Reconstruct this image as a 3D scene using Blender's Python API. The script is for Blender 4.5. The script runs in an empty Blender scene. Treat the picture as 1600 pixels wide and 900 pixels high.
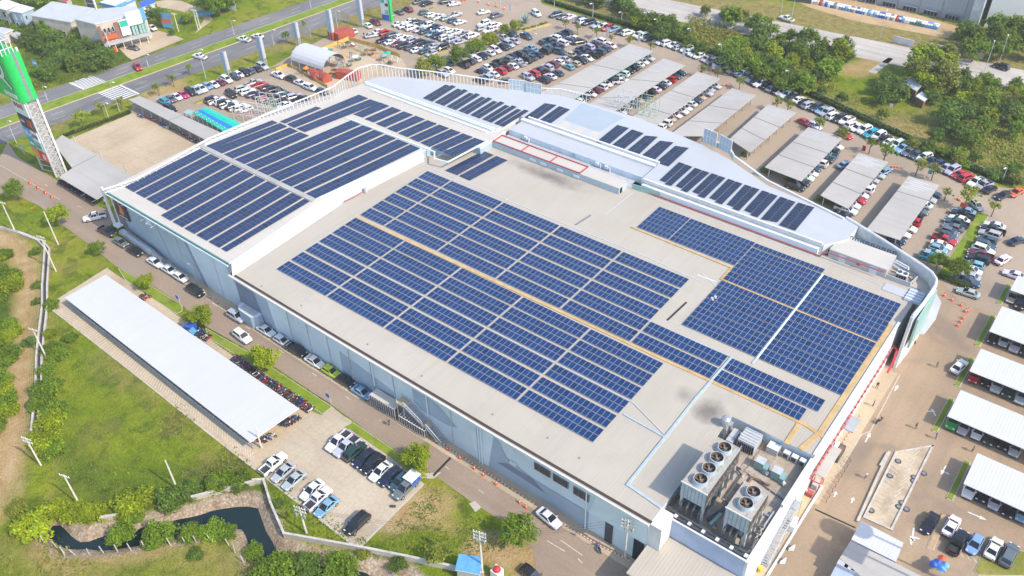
import bpy, math, random
import numpy as np
from mathutils import Vector, Matrix
rnd = random.Random(11)
R = math.radians
scene = bpy.context.scene
col = scene.collection
# ---------------------------------------------------------------- camera
H = 115.0                      # flying height of the camera
CF, CPITCH, CROLL, CYAW = 1370.2, 0.687028, -0.0317977, 2.248381
_cp, _sp = math.cos(CPITCH), math.sin(CPITCH)
_f = Vector((math.cos(CYAW)*_cp, math.sin(CYAW)*_cp, -_sp))
_r0 = Vector((math.sin(CYAW), -math.cos(CYAW), 0))
_u0 = _r0.cross(_f)
_r = math.cos(CROLL)*_r0 + math.sin(CROLL)*_u0
_u = -math.sin(CROLL)*_r0 + math.cos(CROLL)*_u0
cam = bpy.data.cameras.new('camera')
cam.sensor_width = 36.0
cam.lens = CF/1600*36.0
cam.clip_start, cam.clip_end = 1.0, 8000.0
co = bpy.data.objects.new('camera', cam)
co.matrix_world = Matrix(((_r.x, _u.x, -_f.x, 0), (_r.y, _u.y, -_f.y, 0), (_r.z, _u.z, -_f.z, H), (0, 0, 0, 1)))
col.objects.link(co)
scene.camera = co
def U(px, py, z=0.0):
    "ground plan position of a survey point read off the photograph, at height z"
    d = _f*CF + _r*(px-800) - _u*(py-450)
    t = (z-H)/d.z
    return (d.x*t, d.y*t)
def P(px, py, z=0.0):
    a = U(px, py, z); return (a[0], a[1], z)
def K(X, Y, s):
    return lambda x, y: (X+x/s, Y+y/s)
def UL(pts, z=0.0, k=None):
    return [U(*(k(*p) if k else p), z) for p in pts]
# ---------------------------------------------------------------- objects
def tag(o, label=None, cat=None, group=None, kind=None):
    if label: o['label'] = label
    if cat: o['category'] = cat
    if group: o['group'] = group
    if kind: o['kind'] = kind
    return o
def thing(name, label, cat, loc=(0, 0, 0), rz=0.0, group=None):
    o = bpy.data.objects.new(name, None); col.objects.link(o)
    o.empty_display_size = 0.5
    o.location = loc; o.rotation_euler = (0, 0, rz)
    return tag(o, label, cat, group)
def copy_tree(o, parent=None):
    c = o.copy(); col.objects.link(c); c.parent = parent
    for ch in KIDS.get(o.name, ()):
        copy_tree(ch, c)
    return c
KIDS = {}
MATS = {}
class MB:
    "collects faces of one mesh"
    def __init__(s):
        s.v = []; s.f = []; s.m = []; s.c = []; s.sm = []
    def face(s, pts, mat, c=None, smooth=False):
        n = len(s.v); s.v += [tuple(p) for p in pts]
        s.f.append(tuple(range(n, n+len(pts)))); s.m.append(mat); s.c.append(c); s.sm.append(smooth)
        return s
    def prism(s, poly, z0, z1, mat, top=None, bottom=False, cap=True):
        n = len(poly)
        a = sum(poly[i][0]*poly[(i+1) % n][1]-poly[(i+1) % n][0]*poly[i][1] for i in range(n))
        if a < 0: poly = poly[::-1]
        for i in range(n):
            p, q = poly[i], poly[(i+1) % n]
            s.face([(p[0], p[1], z0), (q[0], q[1], z0), (q[0], q[1], z1), (p[0], p[1], z1)], mat)
        if cap: s.face([(p[0], p[1], z1) for p in poly], top or mat)
        if bottom: s.face([(p[0], p[1], z0) for p in poly[::-1]], mat)
        return s
    def box(s, x0, x1, y0, y1, z0, z1, mat, top=None, bottom=True):
        return s.prism([(x0, y0), (x1, y0), (x1, y1), (x0, y1)], z0, z1, mat, top, bottom)
    def obox(s, cx, cy, z0, z1, lx, ly, a, mat, top=None):
        ca, sa = math.cos(a), math.sin(a)
        pts = [(cx+x*ca-y*sa, cy+x*sa+y*ca) for x, y in ((-lx/2, -ly/2), (lx/2, -ly/2), (lx/2, ly/2), (-lx/2, ly/2))]
        return s.prism(pts, z0, z1, mat, top, True)
    def tube(s, p, q, r, mat, n=6, r2=None, cap=True):
        p, q = Vector(p), Vector(q); r2 = r if r2 is None else r2
        d = (q-p)
        if d.length < 1e-6: return s
        d.normalize()
        a = d.orthogonal().normalized(); b = d.cross(a)
        A = [p+(a*math.cos(2*math.pi*i/n)+b*math.sin(2*math.pi*i/n))*r for i in range(n)]
        B = [q+(a*math.cos(2*math.pi*i/n)+b*math.sin(2*math.pi*i/n))*r2 for i in range(n)]
        for i in range(n):
            j = (i+1) % n
            s.face([A[i], A[j], B[j], B[i]], mat, smooth=n > 6)
        if cap:
            s.face(B, mat); s.face(A[::-1], mat)
        return s
    def path(s, pts, r, mat, n=6):
        for a, b in zip(pts, pts[1:]): s.tube(a, b, r, mat, n)
        return s
    def cyl(s, x, y, z0, z1, r, mat, n=16, r2=None, cap=True):
        return s.tube((x, y, z0), (x, y, z1), r, mat, n, r2, cap)
    def wall(s, pts, h, t, mat, z0=0.0, top=None):
        "a wall of thickness t along a ground polyline"
        k = 0
        for a, b in zip(pts, pts[1:]):
            L = math.hypot(b[0]-a[0], b[1]-a[1])
            if L < 1e-4: continue
            k += 1
            s.obox((a[0]+b[0])/2, (a[1]+b[1])/2, z0, z0+h+.003*(k % 3), L+t*.98, t-.004*(k % 2), math.atan2(b[1]-a[1], b[0]-a[0]), mat, top)
        return s
    def mesh(s, name, off=(0, 0, 0)):
        me = bpy.data.meshes.new(name)
        ox, oy, oz = off
        me.from_pydata([(x-ox, y-oy, z-oz) for x, y, z in s.v], [], s.f)
        names = []
        for m in s.m:
            if m not in names: names.append(m)
        for m in names: me.materials.append(MATS[m])
        me.polygons.foreach_set('material_index', [names.index(m) for m in s.m])
        if any(s.sm): me.polygons.foreach_set('use_smooth', s.sm)
        if any(c is not None for c in s.c):
            at = me.color_attributes.new('tint', 'FLOAT_COLOR', 'CORNER')
            buf = []
            for f, c in zip(s.f, s.c):
                c = c or (1, 1, 1)
                buf += [c[0], c[1], c[2], 1.0]*len(f)
            at.data.foreach_set('color', buf)
        me.update()
        return me
    def build(s, name, parent=None, off=None, loc=None):
        "off: world point taken as the origin; a child of an unrotated thing given in world coordinates uses its base"
        if off is None: off = tuple(parent.location) if parent else (0, 0, 0)
        o = bpy.data.objects.new(name, s.mesh(name, off)); col.objects.link(o)
        if parent: o.parent = parent; KIDS.setdefault(parent.name, []).append(o)
        elif loc is not None: o.location = loc
        elif off != (0, 0, 0): o.location = off
        return o
def sub(o, parent):
    "make o (built at world coordinates) a sub-part of parent"
    o.parent = parent; o.location = (0, 0, 0); KIDS.setdefault(parent.name, []).append(o); return o
# ---------------------------------------------------------------- materials
def new_mat(name):
    m = bpy.data.materials.new(name); m.use_nodes = True
    MATS[name] = m
    nt = m.node_tree; b = nt.nodes['Principled BSDF']
    return m, nt, b
def N(nt, t, **kw):
    n = nt.nodes.new(t)
    for k, v in kw.items():
        if k in n.inputs: n.inputs[k].default_value = v
        else: setattr(n, k, v)
    return n
def lk(nt, a, b): nt.links.new(a, b)
def srgb(r, g, b):
    f = lambda c: (c/255/12.92) if c/255 <= .04045 else ((c/255+.055)/1.055)**2.4
    return (f(r), f(g), f(b))
def ramp(nt, fac, stops):
    r = N(nt, 'ShaderNodeValToRGB'); e = r.color_ramp.elements
    while len(e) < len(stops): e.new(.5)
    for el, (p, c) in zip(e, stops):
        el.position = p; el.color = (*c[:3], 1)
    lk(nt, fac, r.inputs[0]); return r.outputs[0]
def noise(nt, vec, scale, detail=4.0, rough=.55, dist=0.0):
    n = N(nt, 'ShaderNodeTexNoise', Scale=scale, Detail=detail, Roughness=rough, Distortion=dist)
    lk(nt, vec, n.inputs['Vector']); return n.outputs[0]
def mapped(nt, vec, sc=(1, 1, 1), rot=(0, 0, 0)):
    m = N(nt, 'ShaderNodeMapping'); m.inputs['Scale'].default_value = sc; m.inputs['Rotation'].default_value = rot
    lk(nt, vec, m.inputs[0]); return m.outputs[0]
def mix(nt, fac, a, b, mode='MIX'):
    m = N(nt, 'ShaderNodeMix', data_type='RGBA', blend_type=mode)
    for sock, val in ((m.inputs[0], fac), (m.inputs[6], a), (m.inputs[7], b)):
        if hasattr(val, 'links'): lk(nt, val, sock)
        elif isinstance(val, (int, float)): sock.default_value = val
        else: sock.default_value = (*val[:3], 1)
    return m.outputs[2]
def math_(nt, op, a, b=0.0):
    m = N(nt, 'ShaderNodeMath', operation=op)
    for sock, val in ((m.inputs[0], a), (m.inputs[1], b)):
        if hasattr(val, 'links'): lk(nt, val, sock)
        else: sock.default_value = val
    return m.outputs[0]
def bump(nt, b, h, dist, strength=.6):
    n = N(nt, 'ShaderNodeBump', Strength=strength, Distance=dist)
    lk(nt, h, n.inputs['Height']); lk(nt, n.outputs[0], b.inputs['Normal'])
def plain(name, c, rough=.5, metal=0.0, var=.12, scale=1.5, spec=.5, c2=None, emit=None, alpha=None):
    "a colour with gentle wear"
    m, nt, b = new_mat(name)
    pos = N(nt, 'ShaderNodeNewGeometry').outputs['Position']
    n = noise(nt, pos, scale, 5)
    d = tuple(max(0, x*(1-var)) for x in c) if c2 is None else c2
    u = tuple(min(1, x*(1+var*.6)) for x in c)
    lk(nt, ramp(nt, n, [(.3, d), (.7, u)]), b.inputs['Base Color'])
    b.inputs['Roughness'].default_value = rough; b.inputs['Metallic'].default_value = metal
    b.inputs['Specular IOR Level'].default_value = spec
    if emit: b.inputs['Emission Color'].default_value = (*c, 1); b.inputs['Emission Strength'].default_value = emit
    return m
def surface(name, cols, scale, rough=.85, fine=None, bumpd=0.0, streak=None, stain=None, joint=None):
    "outdoor surface: broad colour drift + fine grain + stains + joints; world position"
    m, nt, b = new_mat(name)
    pos = N(nt, 'ShaderNodeNewGeometry').outputs['Position']
    n1 = noise(nt, pos, scale, 6, .6)
    c = ramp(nt, n1, cols)
    if fine:
        n2 = noise(nt, pos, fine[0], 4, .7)
        c = mix(nt, fine[1], c, ramp(nt, n2, [(.3, (.55, .55, .55)), (.7, (1.25, 1.25, 1.25))]), 'MULTIPLY')
    if streak:
        n3 = noise(nt, mapped(nt, pos, streak[0], streak[3] if len(streak) > 3 else (0, 0, 0)), 1.0, 5, .6)
        c = mix(nt, ramp(nt, n3, [(.48, (0, 0, 0)), (.72, (streak[2],)*3)]), c, streak[1])
    if stain:
        n4 = noise(nt, pos, stain[0], 3, .5, .8)
        c = mix(nt, ramp(nt, n4, [(stain[3], (0, 0, 0)), (stain[3]+.16, (stain[2],)*3)]), c, stain[1])
    if joint:
        br = N(nt, 'ShaderNodeTexBrick', offset=0.0, squash=1.0)
        br.inputs['Scale'].default_value = 1.0
        br.inputs['Brick Width'].default_value = joint[0]; br.inputs['Row Height'].default_value = joint[1]
        br.inputs['Mortar Size'].default_value = joint[2]; br.inputs['Mortar Smooth'].default_value = .3
        br.inputs['Color1'].default_value = (1, 1, 1, 1); br.inputs['Color2'].default_value = (.95, .95, .95, 1)
        br.inputs['Mortar'].default_value = (*joint[3], 1)
        lk(nt, pos, br.inputs['Vector'])
        c = mix(nt, 1.0, c, br.outputs['Color'], 'MULTIPLY')
    lk(nt, c, b.inputs['Base Color'])
    b.inputs['Roughness'].default_value = rough
    b.inputs['Specular IOR Level'].default_value = .3
    if bumpd:
        bump(nt, b, noise(nt, pos, fine[0] if fine else 3.0, 4), bumpd)
    return m
def tinted(name, c, rough, spec=.5, coat=0.0, metal=0.0, objcol=False, attr=True):
    "base colour times the mesh's tint attribute or the object colour"
    m, nt, b = new_mat(name)
    base = c
    if attr:
        a = N(nt, 'ShaderNodeAttribute', attribute_name='tint')
        base = mix(nt, 1.0, c, a.outputs['Color'], 'MULTIPLY')
    if objcol:
        oi = N(nt, 'ShaderNodeObjectInfo'); base = oi.outputs['Color']
    lk(nt, base, b.inputs['Base Color'])
    b.inputs['Roughness'].default_value = rough; b.inputs['Specular IOR Level'].default_value = spec
    b.inputs['Coat Weight'].default_value = coat; b.inputs['Coat Roughness'].default_value = .05
    b.inputs['Metallic'].default_value = metal
    return m
# paving and ground covers
surface('asphalt', [(.3, (.29, .218, .16)), (.55, (.345, .262, .192)), (.75, (.38, .295, .22))], .045, .9, (2.2, .35), .01,
        streak=((.012, .35, 1), (.20, .155, .125), .45), stain=(.11, (.30, .255, .205), .5, .55))
surface('highway_asphalt', [(.3, (.165, .163, .165)), (.7, (.235, .228, .222))], .05, .9, (2.0, .3), .01,
        streak=((.3, .010, 1), (.075, .077, .085), .55), stain=(.06, (.26, .24, .215), .5, .58))
surface('yard_paving', [(.28, (.285, .21, .142)), (.5, (.37, .27, .178)), (.75, (.44, .325, .215))], .04, .9, (2.5, .3), .01,
        streak=((.30, .02, 1), (.17, .14, .115), .4), stain=(.09, (.17, .145, .125), .55, .56))
surface('park_paving', [(.3, (.32, .25, .185)), (.5, (.385, .305, .225)), (.75, (.43, .34, .25))], .035, .9, (2.5, .3), .01,
        stain=(.07, (.25, .215, .18), .5, .56))
surface('concrete', [(.3, (.43, .355, .25)), (.5, (.52, .43, .31)), (.72, (.57, .485, .36))], .11, .85, (1.8, .3), .01,
        streak=((.05, .25, 1), (.27, .24, .205), .4, (0, 0, .6)), stain=(.13, (.25, .225, .2), .6, .60), joint=(5.0, 6.3, .03, (.72, .70, .68)))
surface('tan_concrete', [(.3, (.44, .345, .23)), (.5, (.53, .42, .285)), (.75, (.58, .475, .335))], .06, .88, (1.5, .28), .01,
        streak=((.15, .03, 1), (.32, .24, .17), .5, (0, 0, .5)), joint=(6.0, 5.0, .03, (.75, .73, .7)))
surface('road_concrete', [(.3, (.42, .38, .335)), (.7, (.56, .51, .46))], .05, .9, (1.2, .3), .01, streak=((.02, .5, 1), (.33, .29, .25), .6), joint=(8.0, 6.0, .04, (.8, .78, .76)))
surface('kerb_concrete', [(.3, (.42, .38, .32)), (.7, (.56, .51, .43))], .8, .85, (4, .3))
surface('kerb_sand', [(.3, (.50, .38, .22)), (.7, (.62, .48, .29))], .4, .9, (3, .3))
surface('dirt', [(.3, (.40, .27, .14)), (.5, (.50, .35, .19)), (.7, (.56, .42, .26))], .12, .95, (1.2, .4), .03)
surface('lawn', [(.3, (.12, .19, .010)), (.5, (.19, .27, .018)), (.7, (.26, .30, .03))], .35, .95, (5, .5), .05, stain=(.25, (.36, .29, .12), .6, .6))
surface('verge', [(.3, (.15, .165, .022)), (.5, (.215, .22, .04)), (.7, (.33, .29, .075))], .12, .95, (2.2, .5), .05, stain=(.09, (.40, .31, .15), .6, .6))
surface('riprap', [(.3, (.30, .22, .15)), (.5, (.46, .36, .27)), (.7, (.56, .47, .38))], .5, .95, (2.2, .75), .25)
surface('stained_concrete', [(.25, (.34, .255, .165)), (.5, (.52, .42, .30)), (.75, (.62, .52, .40))], .22, .88, (2, .35), .01, stain=(.2, (.26, .2, .14), .6, .56))
surface('pale_stone', [(.3, (.42, .39, .35)), (.7, (.62, .57, .5))], .7, .9, (3, .4), .03)
# paint marks
plain('white_paint', (.74, .73, .70), .7, var=.25, scale=2.5)
plain('worn_white', (.60, .54, .45), .8, var=.3, scale=2.5)
plain('yellow_paint', (.66, .50, .04), .7)
plain('red_paint', (.55, .03, .03), .5)
plain('orange_plastic', (.75, .12, .03), .5)
plain('white_plastic', (.78, .77, .75), .5)
plain('black_rubber', (.02, .02, .022), .8)
plain('dark_grey', (.06, .062, .068), .7)
plain('mid_grey', (.22, .225, .235), .6)
plain('light_grey', (.48, .49, .5), .5)
plain('steel', (.42, .44, .46), .45, .4)
plain('dark_steel', (.10, .11, .12), .5, .3)
plain('galvanised', (.5, .52, .54), .4, .5)
plain('wood_brown', (.22, .12, .06), .8)
plain('pole_concrete', (.66, .61, .53), .8)
plain('blue_paint', (.03, .12, .5), .5)
plain('sky_blue_sheet', (.12, .36, .62), .5, var=.2)
plain('teal_paint', (.02, .42, .32), .6)
plain('green_paint', (.02, .52, .11), .45)
plain('purple_panel', (.075, .025, .075), .5)
plain('orange_emblem', (.75, .25, .03), .5)
plain('dark_void', (.018, .02, .024), .9)
plain('glass_dark', (.02, .028, .034), .12, spec=.8, var=.05)
plain('brown_brick', (.26, .13, .10), .8, var=.25, scale=3)
plain('cream_wall', (.60, .52, .42), .85, var=.15, scale=.6)
plain('pink_paint', (.65, .03, .16), .5)
# ================================================================ light, sky, view
SUN_EL, SUN_AZ = R(44), R(3)           # the sun stands beyond the right end of the building
w = bpy.data.worlds.new('World'); scene.world = w; w.use_nodes = True
nt = w.node_tree; bg = nt.nodes['Background']
sky = nt.nodes.new('ShaderNodeTexSky'); sky.sky_type = 'NISHITA'; sky.sun_disc = False
sky.sun_elevation = SUN_EL; sky.sun_rotation = R(90)-SUN_AZ
sky.air_density = 1.0; sky.dust_density = 1.2; sky.ozone_density = 1.2
nt.links.new(sky.outputs[0], bg.inputs[0]); bg.inputs[1].default_value = 0.15
sl = bpy.data.lights.new('sun', 'SUN'); sl.energy = 2.25; sl.angle = R(.55); sl.color = (1.0, .905, .775)
so = bpy.data.objects.new('sun', sl); col.objects.link(so)
so.rotation_euler = Vector((math.cos(SUN_EL)*math.cos(SUN_AZ), math.cos(SUN_EL)*math.sin(SUN_AZ), math.sin(SUN_EL))).to_track_quat('Z', 'Y').to_euler()
vs = scene.view_settings
vs.view_transform = 'Standard'; vs.look = 'None'; vs.exposure = 1.02; vs.gamma = 1.0; vs.use_curve_mapping = False
scene.cycles.max_bounces = 5; scene.cycles.diffuse_bounces = 3; scene.cycles.glossy_bounces = 3
scene.cycles.transparent_max_bounces = 4; scene.cycles.use_denoising = True
# thin warm air over the whole site
hz = bpy.data.materials.new('haze'); hz.use_nodes = True; hn = hz.node_tree; hn.nodes.clear()
ho = hn.nodes.new('ShaderNodeOutputMaterial'); hv = hn.nodes.new('ShaderNodeVolumePrincipled')
hv.inputs['Color'].default_value = (.96, .95, .93, 1); hv.inputs['Density'].default_value = .00026; hv.inputs['Anisotropy'].default_value = .2
hn.links.new(hv.outputs[0], ho.inputs['Volume'])
hm = bpy.data.meshes.new('haze'); hx, hz0, hz1 = 4300.0, -5.0, 118.0
hm.from_pydata([(-hx, -hx, hz0), (hx, -hx, hz0), (hx, hx+400, hz0), (-hx, hx+400, hz0), (-hx, -hx, hz1), (hx, -hx, hz1), (hx, hx+400, hz1), (-hx, hx+400, hz1)], [], [(3, 2, 1, 0), (4, 5, 6, 7), (0, 1, 5, 4), (1, 2, 6, 5), (2, 3, 7, 6), (3, 0, 4, 7)])
hm.materials.append(hz); hob = bpy.data.objects.new('haze', hm); col.objects.link(hob); tag(hob, 'thin pale haze over the whole site', 'haze', kind='stuff')
scene.cycles.volume_bounces = 0
# ================================================================ ground
def seg_dist(X, Y, pts, closed=False):
    d = np.full(X.shape, 1e9)
    n = len(pts)
    for i in range(n if closed else n-1):
        ax, ay = pts[i]; bx, by = pts[(i+1) % n]
        vx, vy = bx-ax, by-ay; L = vx*vx+vy*vy+1e-9
        t = np.clip(((X-ax)*vx+(Y-ay)*vy)/L, 0, 1)
        d = np.minimum(d, np.hypot(X-ax-t*vx, Y-ay-t*vy))
    return d
def inside(X, Y, pts):
    r = np.zeros(X.shape, bool); n = len(pts)
    for i in range(n):
        ax, ay = pts[i]; bx, by = pts[(i+1) % n]
        c = ((ay > Y) != (by > Y)) & (X < (bx-ax)*(Y-ay)/(by-ay+1e-12)+ax)
        r ^= c
    return r
def soft(X, Y, pts, width, fall, closed=False):
    d = seg_dist(X, Y, pts, closed)
    if closed: d = np.where(inside(X, Y, pts), -d, d)
    return np.clip((width-d)/fall+.5, 0, 1)
def wob(X, Y, s, seed):
    r = np.random.RandomState(seed); o = np.zeros(X.shape)
    for k in range(7):
        a, b, p = r.normal(0, 1, 3); o += np.sin((a*X+b*Y)/s*(1+k*.5)+p*7)/(1+k*.5)
    return o
kl = K(0, 675, 4); km = K(400, 675, 4)
WATER = UL([(345, 600), (390, 640), (440, 672), (520, 690), (640, 670), (760, 668), (850, 650), (890, 610), (1090, 575), (1250, 540), (1450, 490), (1600, 462)], -1.2, kl) + \
    UL([(30, 465), (90, 735), (130, 785), (400, 835), (700, 885), (900, 960), (1100, 1100)], -1.2, km) + \
    UL([(2200, 1500), (1500, 1050), (1700, 900), (1600, 775), (1500, 610), (1450, 600), (1100, 625), (850, 705), (560, 738), (470, 737), (400, 703), (350, 655)], -1.2, kl)
fx = np.concatenate([[-4000, -2500, -1500, -1000, -700, -500, -420], np.arange(-380, -135, 2.5), np.arange(-135, -15, 1.1), np.arange(-15, 60, 2.5), [75, 110, 160, 250, 400, 700, 1200, 2500, 4000]])
fy = np.concatenate([[-3000, -1500, -700, -300, -120, -60, -30, -15], np.arange(-5, 62, 1.0), np.arange(62, 400, 2.5), [430, 480, 560, 700, 900, 1300, 2200, 4500]])
GX, GY = np.meshgrid(fx, fy)
dw = seg_dist(GX, GY, WATER, True); dw = np.where(inside(GX, GY, WATER), -dw, dw)
bank = 1.9+.35*wob(GX, GY, 5, 3)
GZ = np.clip((dw-bank)*.85, -2.6, 0)
z_dirt = np.zeros(GX.shape); z_dry = np.zeros(GX.shape); z_lush = np.zeros(GX.shape)
def addz(arr, px, width, fall, v=1.0, closed=False, wv=1.0, z=0.0):
    pts = UL(px, z)
    np.maximum(arr, v*soft(GX, GY, pts, width+wv*wob(GX, GY, 9, abs(len(px)+int(px[0][0]))), fall, closed), out=arr)
addz(z_dirt, [(-30, 366), (0, 373), (22, 386), (38, 410), (43, 440), (40, 480), (37, 520), (35, 560), (30, 600), (22, 640), (15, 680), (8, 720), (-5, 760), (-30, 800)], 2.6, 3.0, .95, wv=.5)
addz(z_dirt, [(62, 858), (80, 878), (105, 890), (132, 880)], .9, 3.5, .7, wv=.6)
addz(z_dirt, [(-10, 800), (8, 770), (22, 742)], 1.2, 3, .6)
addz(z_dirt, [(160, 870), (240, 862), (330, 845)], .5, 2.5, .55)
addz(z_dirt, [(625, 808), (650, 797), (672, 800)], 2.6, 3.0, .95)
addz(z_dirt, [(690, 815), (715, 828)], 1.2, 3.0, .6)
addz(z_dirt, [(752, 852), (790, 872), (828, 880), (830, 930), (770, 920)], 2.0, 2.5, .9)
addz(z_dirt, [(240, 150), (268, 138), (275, 128)], 3.0, 3, .8)
addz(z_dirt, [(1325, 108), (1350, 100), (1380, 92)], 4.0, 5, .85)
addz(z_dirt, [(1345, 118), (1362, 106)], 2.5, 4, .9)
addz(z_dirt, [(1395, 190), (1420, 205), (1440, 212)], 2.5, 6, .75)
addz(z_dirt, [(1520, 165), (1545, 172)], 2.5, 5, .7)
addz(z_dirt, [(1130, -8), (1300, 22), (1500, 62), (1620, 85)], 1.0, 5, .35)
addz(z_dirt, [(480, -40), (640, -22), (760, -18)], 9.0, 6, .9)
addz(z_dirt, [(118, 98), (128, 90)], 2, 3, .6)
addz(z_dirt, [(85, 60), (110, 70), (100, 95)], 1.5, 4, .6)
addz(z_dirt, [(0, 145), (20, 150), (45, 140)], 2, 4, .5)
addz(z_dry, [(930, -10), (1100, 2), (1300, 38), (1460, 70), (1620, 100)], 9, 8, .9)
addz(z_dry, [(900, 3), (1000, 30), (1060, 52)], 4, 6, .8)
addz(z_dry, [(1250, 150), (1330, 190), (1420, 205), (1520, 225), (1600, 240)], 7, 9, .75)
addz(z_dry, [(1480, 200), (1560, 240), (1620, 250)], 12, 12, .6)
addz(z_dry, [(80, 190), (240, 120), (400, 78), (560, 30), (640, -5)], 5, 5, .8)
addz(z_dry, [(0, 860), (120, 880), (300, 870), (420, 890), (560, 930)], 4, 7, .6)
addz(z_dry, [(160, 560), (210, 600), (280, 660), (330, 700)], 2.5, 5, .45)
addz(z_dry, [(60, 480), (90, 520)], 2, 4, .4)
addz(z_lush, [(-20, 420), (8, 480), (6, 560), (0, 640)], 3.0, 2.5, .9)
addz(z_lush, [(90, 700), (140, 760), (220, 780), (310, 745), (380, 735)], 2.5, 4, .6)
addz(z_lush, [(60, 90), (110, 100), (150, 60), (200, 85)], 7, 6, .8)
addz(z_lush, [(1130, 70), (1190, 90), (1250, 100), (1310, 80)], 6, 8, .55)
addz(z_lush, [(1400, 120), (1450, 150), (1520, 180), (1600, 190)], 6, 9, .45)
addz(z_lush, [(100, 215), (200, 175), (330, 140)], 1.2, 2, .5)
z_rip = np.clip((bank+1.2-dw)/1.0, 0, 1)
nyg, nxg = GX.shape
me = bpy.data.meshes.new('ground')
idx = np.arange(nxg*nyg).reshape(nyg, nxg)
faces = np.stack([idx[:-1, :-1], idx[:-1, 1:], idx[1:, 1:], idx[1:, :-1]], -1).reshape(-1, 4)
me.from_pydata(np.stack([GX, GY, GZ], -1).reshape(-1, 3).tolist(), [], faces.tolist())
for nm, (a, b, c) in (('zone', (z_dirt, z_dry, z_lush)), ('bank', (z_rip, z_rip, z_rip))):
    at = me.color_attributes.new(nm, 'FLOAT_COLOR', 'POINT')
    at.data.foreach_set('color', np.stack([a, b, c, np.ones_like(a)], -1).reshape(-1))
me.polygons.foreach_set('use_smooth', [True]*len(faces))
m, nt, b = new_mat('ground')
pos = N(nt, 'ShaderNodeNewGeometry').outputs['Position']
az = N(nt, 'ShaderNodeAttribute', attribute_name='zone'); ab = N(nt, 'ShaderNodeAttribute', attribute_name='bank')
sp = N(nt, 'ShaderNodeSeparateColor'); lk(nt, az.outputs['Color'], sp.inputs[0])
n1 = noise(nt, pos, .06, 6, .62, .4); n2 = noise(nt, pos, .55, 5, .7); n3 = noise(nt, pos, 2.6, 4, .75)
grass = ramp(nt, n1, [(.28, (.12, .185, .010)), (.45, (.20, .265, .016)), (.6, (.275, .29, .028)), (.72, (.34, .285, .07))])
grass = mix(nt, .55, grass, ramp(nt, n2, [(.3, (.45, .55, .4)), (.5, (.95, .95, .95)), (.7, (1.35, 1.25, 1.2))]), 'MULTIPLY')
n5 = noise(nt, pos, .22, 6, .7, .6)
grass = mix(nt, ramp(nt, n5, [(.50, (0, 0, 0)), (.60, (.75, .75, .75))]), grass, ramp(nt, n2, [(.35, (.055, .10, .012)), (.65, (.13, .175, .02))]))
grass = mix(nt, ramp(nt, noise(nt, pos, .13, 6, .7, 1.0), [(.56, (0, 0, 0)), (.66, (.6, .6, .6))]), grass, (.20, .165, .055))
bare = ramp(nt, noise(nt, pos, .17, 5, .7, .3), [(.58, (0, 0, 0)), (.68, (.65, .65, .65))])
grass = mix(nt, bare, grass, (.30, .23, .085))
dry = ramp(nt, n2, [(.3, (.17, .15, .045)), (.5, (.30, .24, .085)), (.7, (.40, .31, .13))])
lush = ramp(nt, n2, [(.3, (.035, .075, .012)), (.6, (.085, .145, .02)), (.75, (.15, .19, .03))])
dirt = ramp(nt, noise(nt, pos, .3, 6, .7), [(.3, (.39, .25, .11)), (.5, (.50, .335, .165)), (.7, (.58, .43, .25))])
rip = mix(nt, .5, ramp(nt, noise(nt, pos, .45, 6, .75), [(.3, (.30, .21, .13)), (.5, (.52, .40, .28)), (.7, (.64, .54, .42))]), ramp(nt, N(nt, 'ShaderNodeTexVoronoi', Scale=2.3).outputs['Distance'], [(.0, (1.15, 1.15, 1.15)), (.35, (.9, .9, .9)), (.6, (.4, .38, .35))]), 'MULTIPLY')
def edge(v): # zone edges break up with the noise
    return math_(nt, 'MULTIPLY', v, ramp(nt, math_(nt, 'ADD', v, math_(nt, 'MULTIPLY', n2, .9)), [(.42, (0, 0, 0)), (.82, (1, 1, 1))]))
c = mix(nt, edge(sp.outputs[1]), grass, dry)
c = mix(nt, edge(sp.outputs[2]), c, lush)
c = mix(nt, edge(sp.outputs[0]), c, dirt)
c = mix(nt, edge(ab.outputs['Fac']), c, rip)
c = mix(nt, .4, c, ramp(nt, n3, [(.3, (.5, .5, .5)), (.7, (1.3, 1.3, 1.3))]), 'MULTIPLY')
lk(nt, c, b.inputs['Base Color']); b.inputs['Roughness'].default_value = 1.0; b.inputs['Specular IOR Level'].default_value = .1
bump(nt, b, math_(nt, 'ADD', n2, n3), .5, .8)
vt = [l for l in nt.nodes if l.type == 'TEX_VORONOI'][0]; lk(nt, pos, vt.inputs['Vector'])
me.materials.append(m)
go = bpy.data.objects.new('ground', me); col.objects.link(go); tag(go, 'bright green rough grass with bare tan soil around the whole site', 'ground', kind='structure')
# water of the canal
m, nt, b = new_mat('water')
b.inputs['Base Color'].default_value = (.008, .022, .024, 1); b.inputs['Roughness'].default_value = .08
pos = N(nt, 'ShaderNodeNewGeometry').outputs['Position']
bump(nt, b, noise(nt, pos, 1.2, 3), .03, .3)
tag(MB().face([(x, y, -1.2) for x, y in [(-125, 5), (-20, 5), (-20, 44), (-125, 44)]], 'water').build('canal_water'), 'dark still water in the stone lined canal', 'water', kind='structure')
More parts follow.
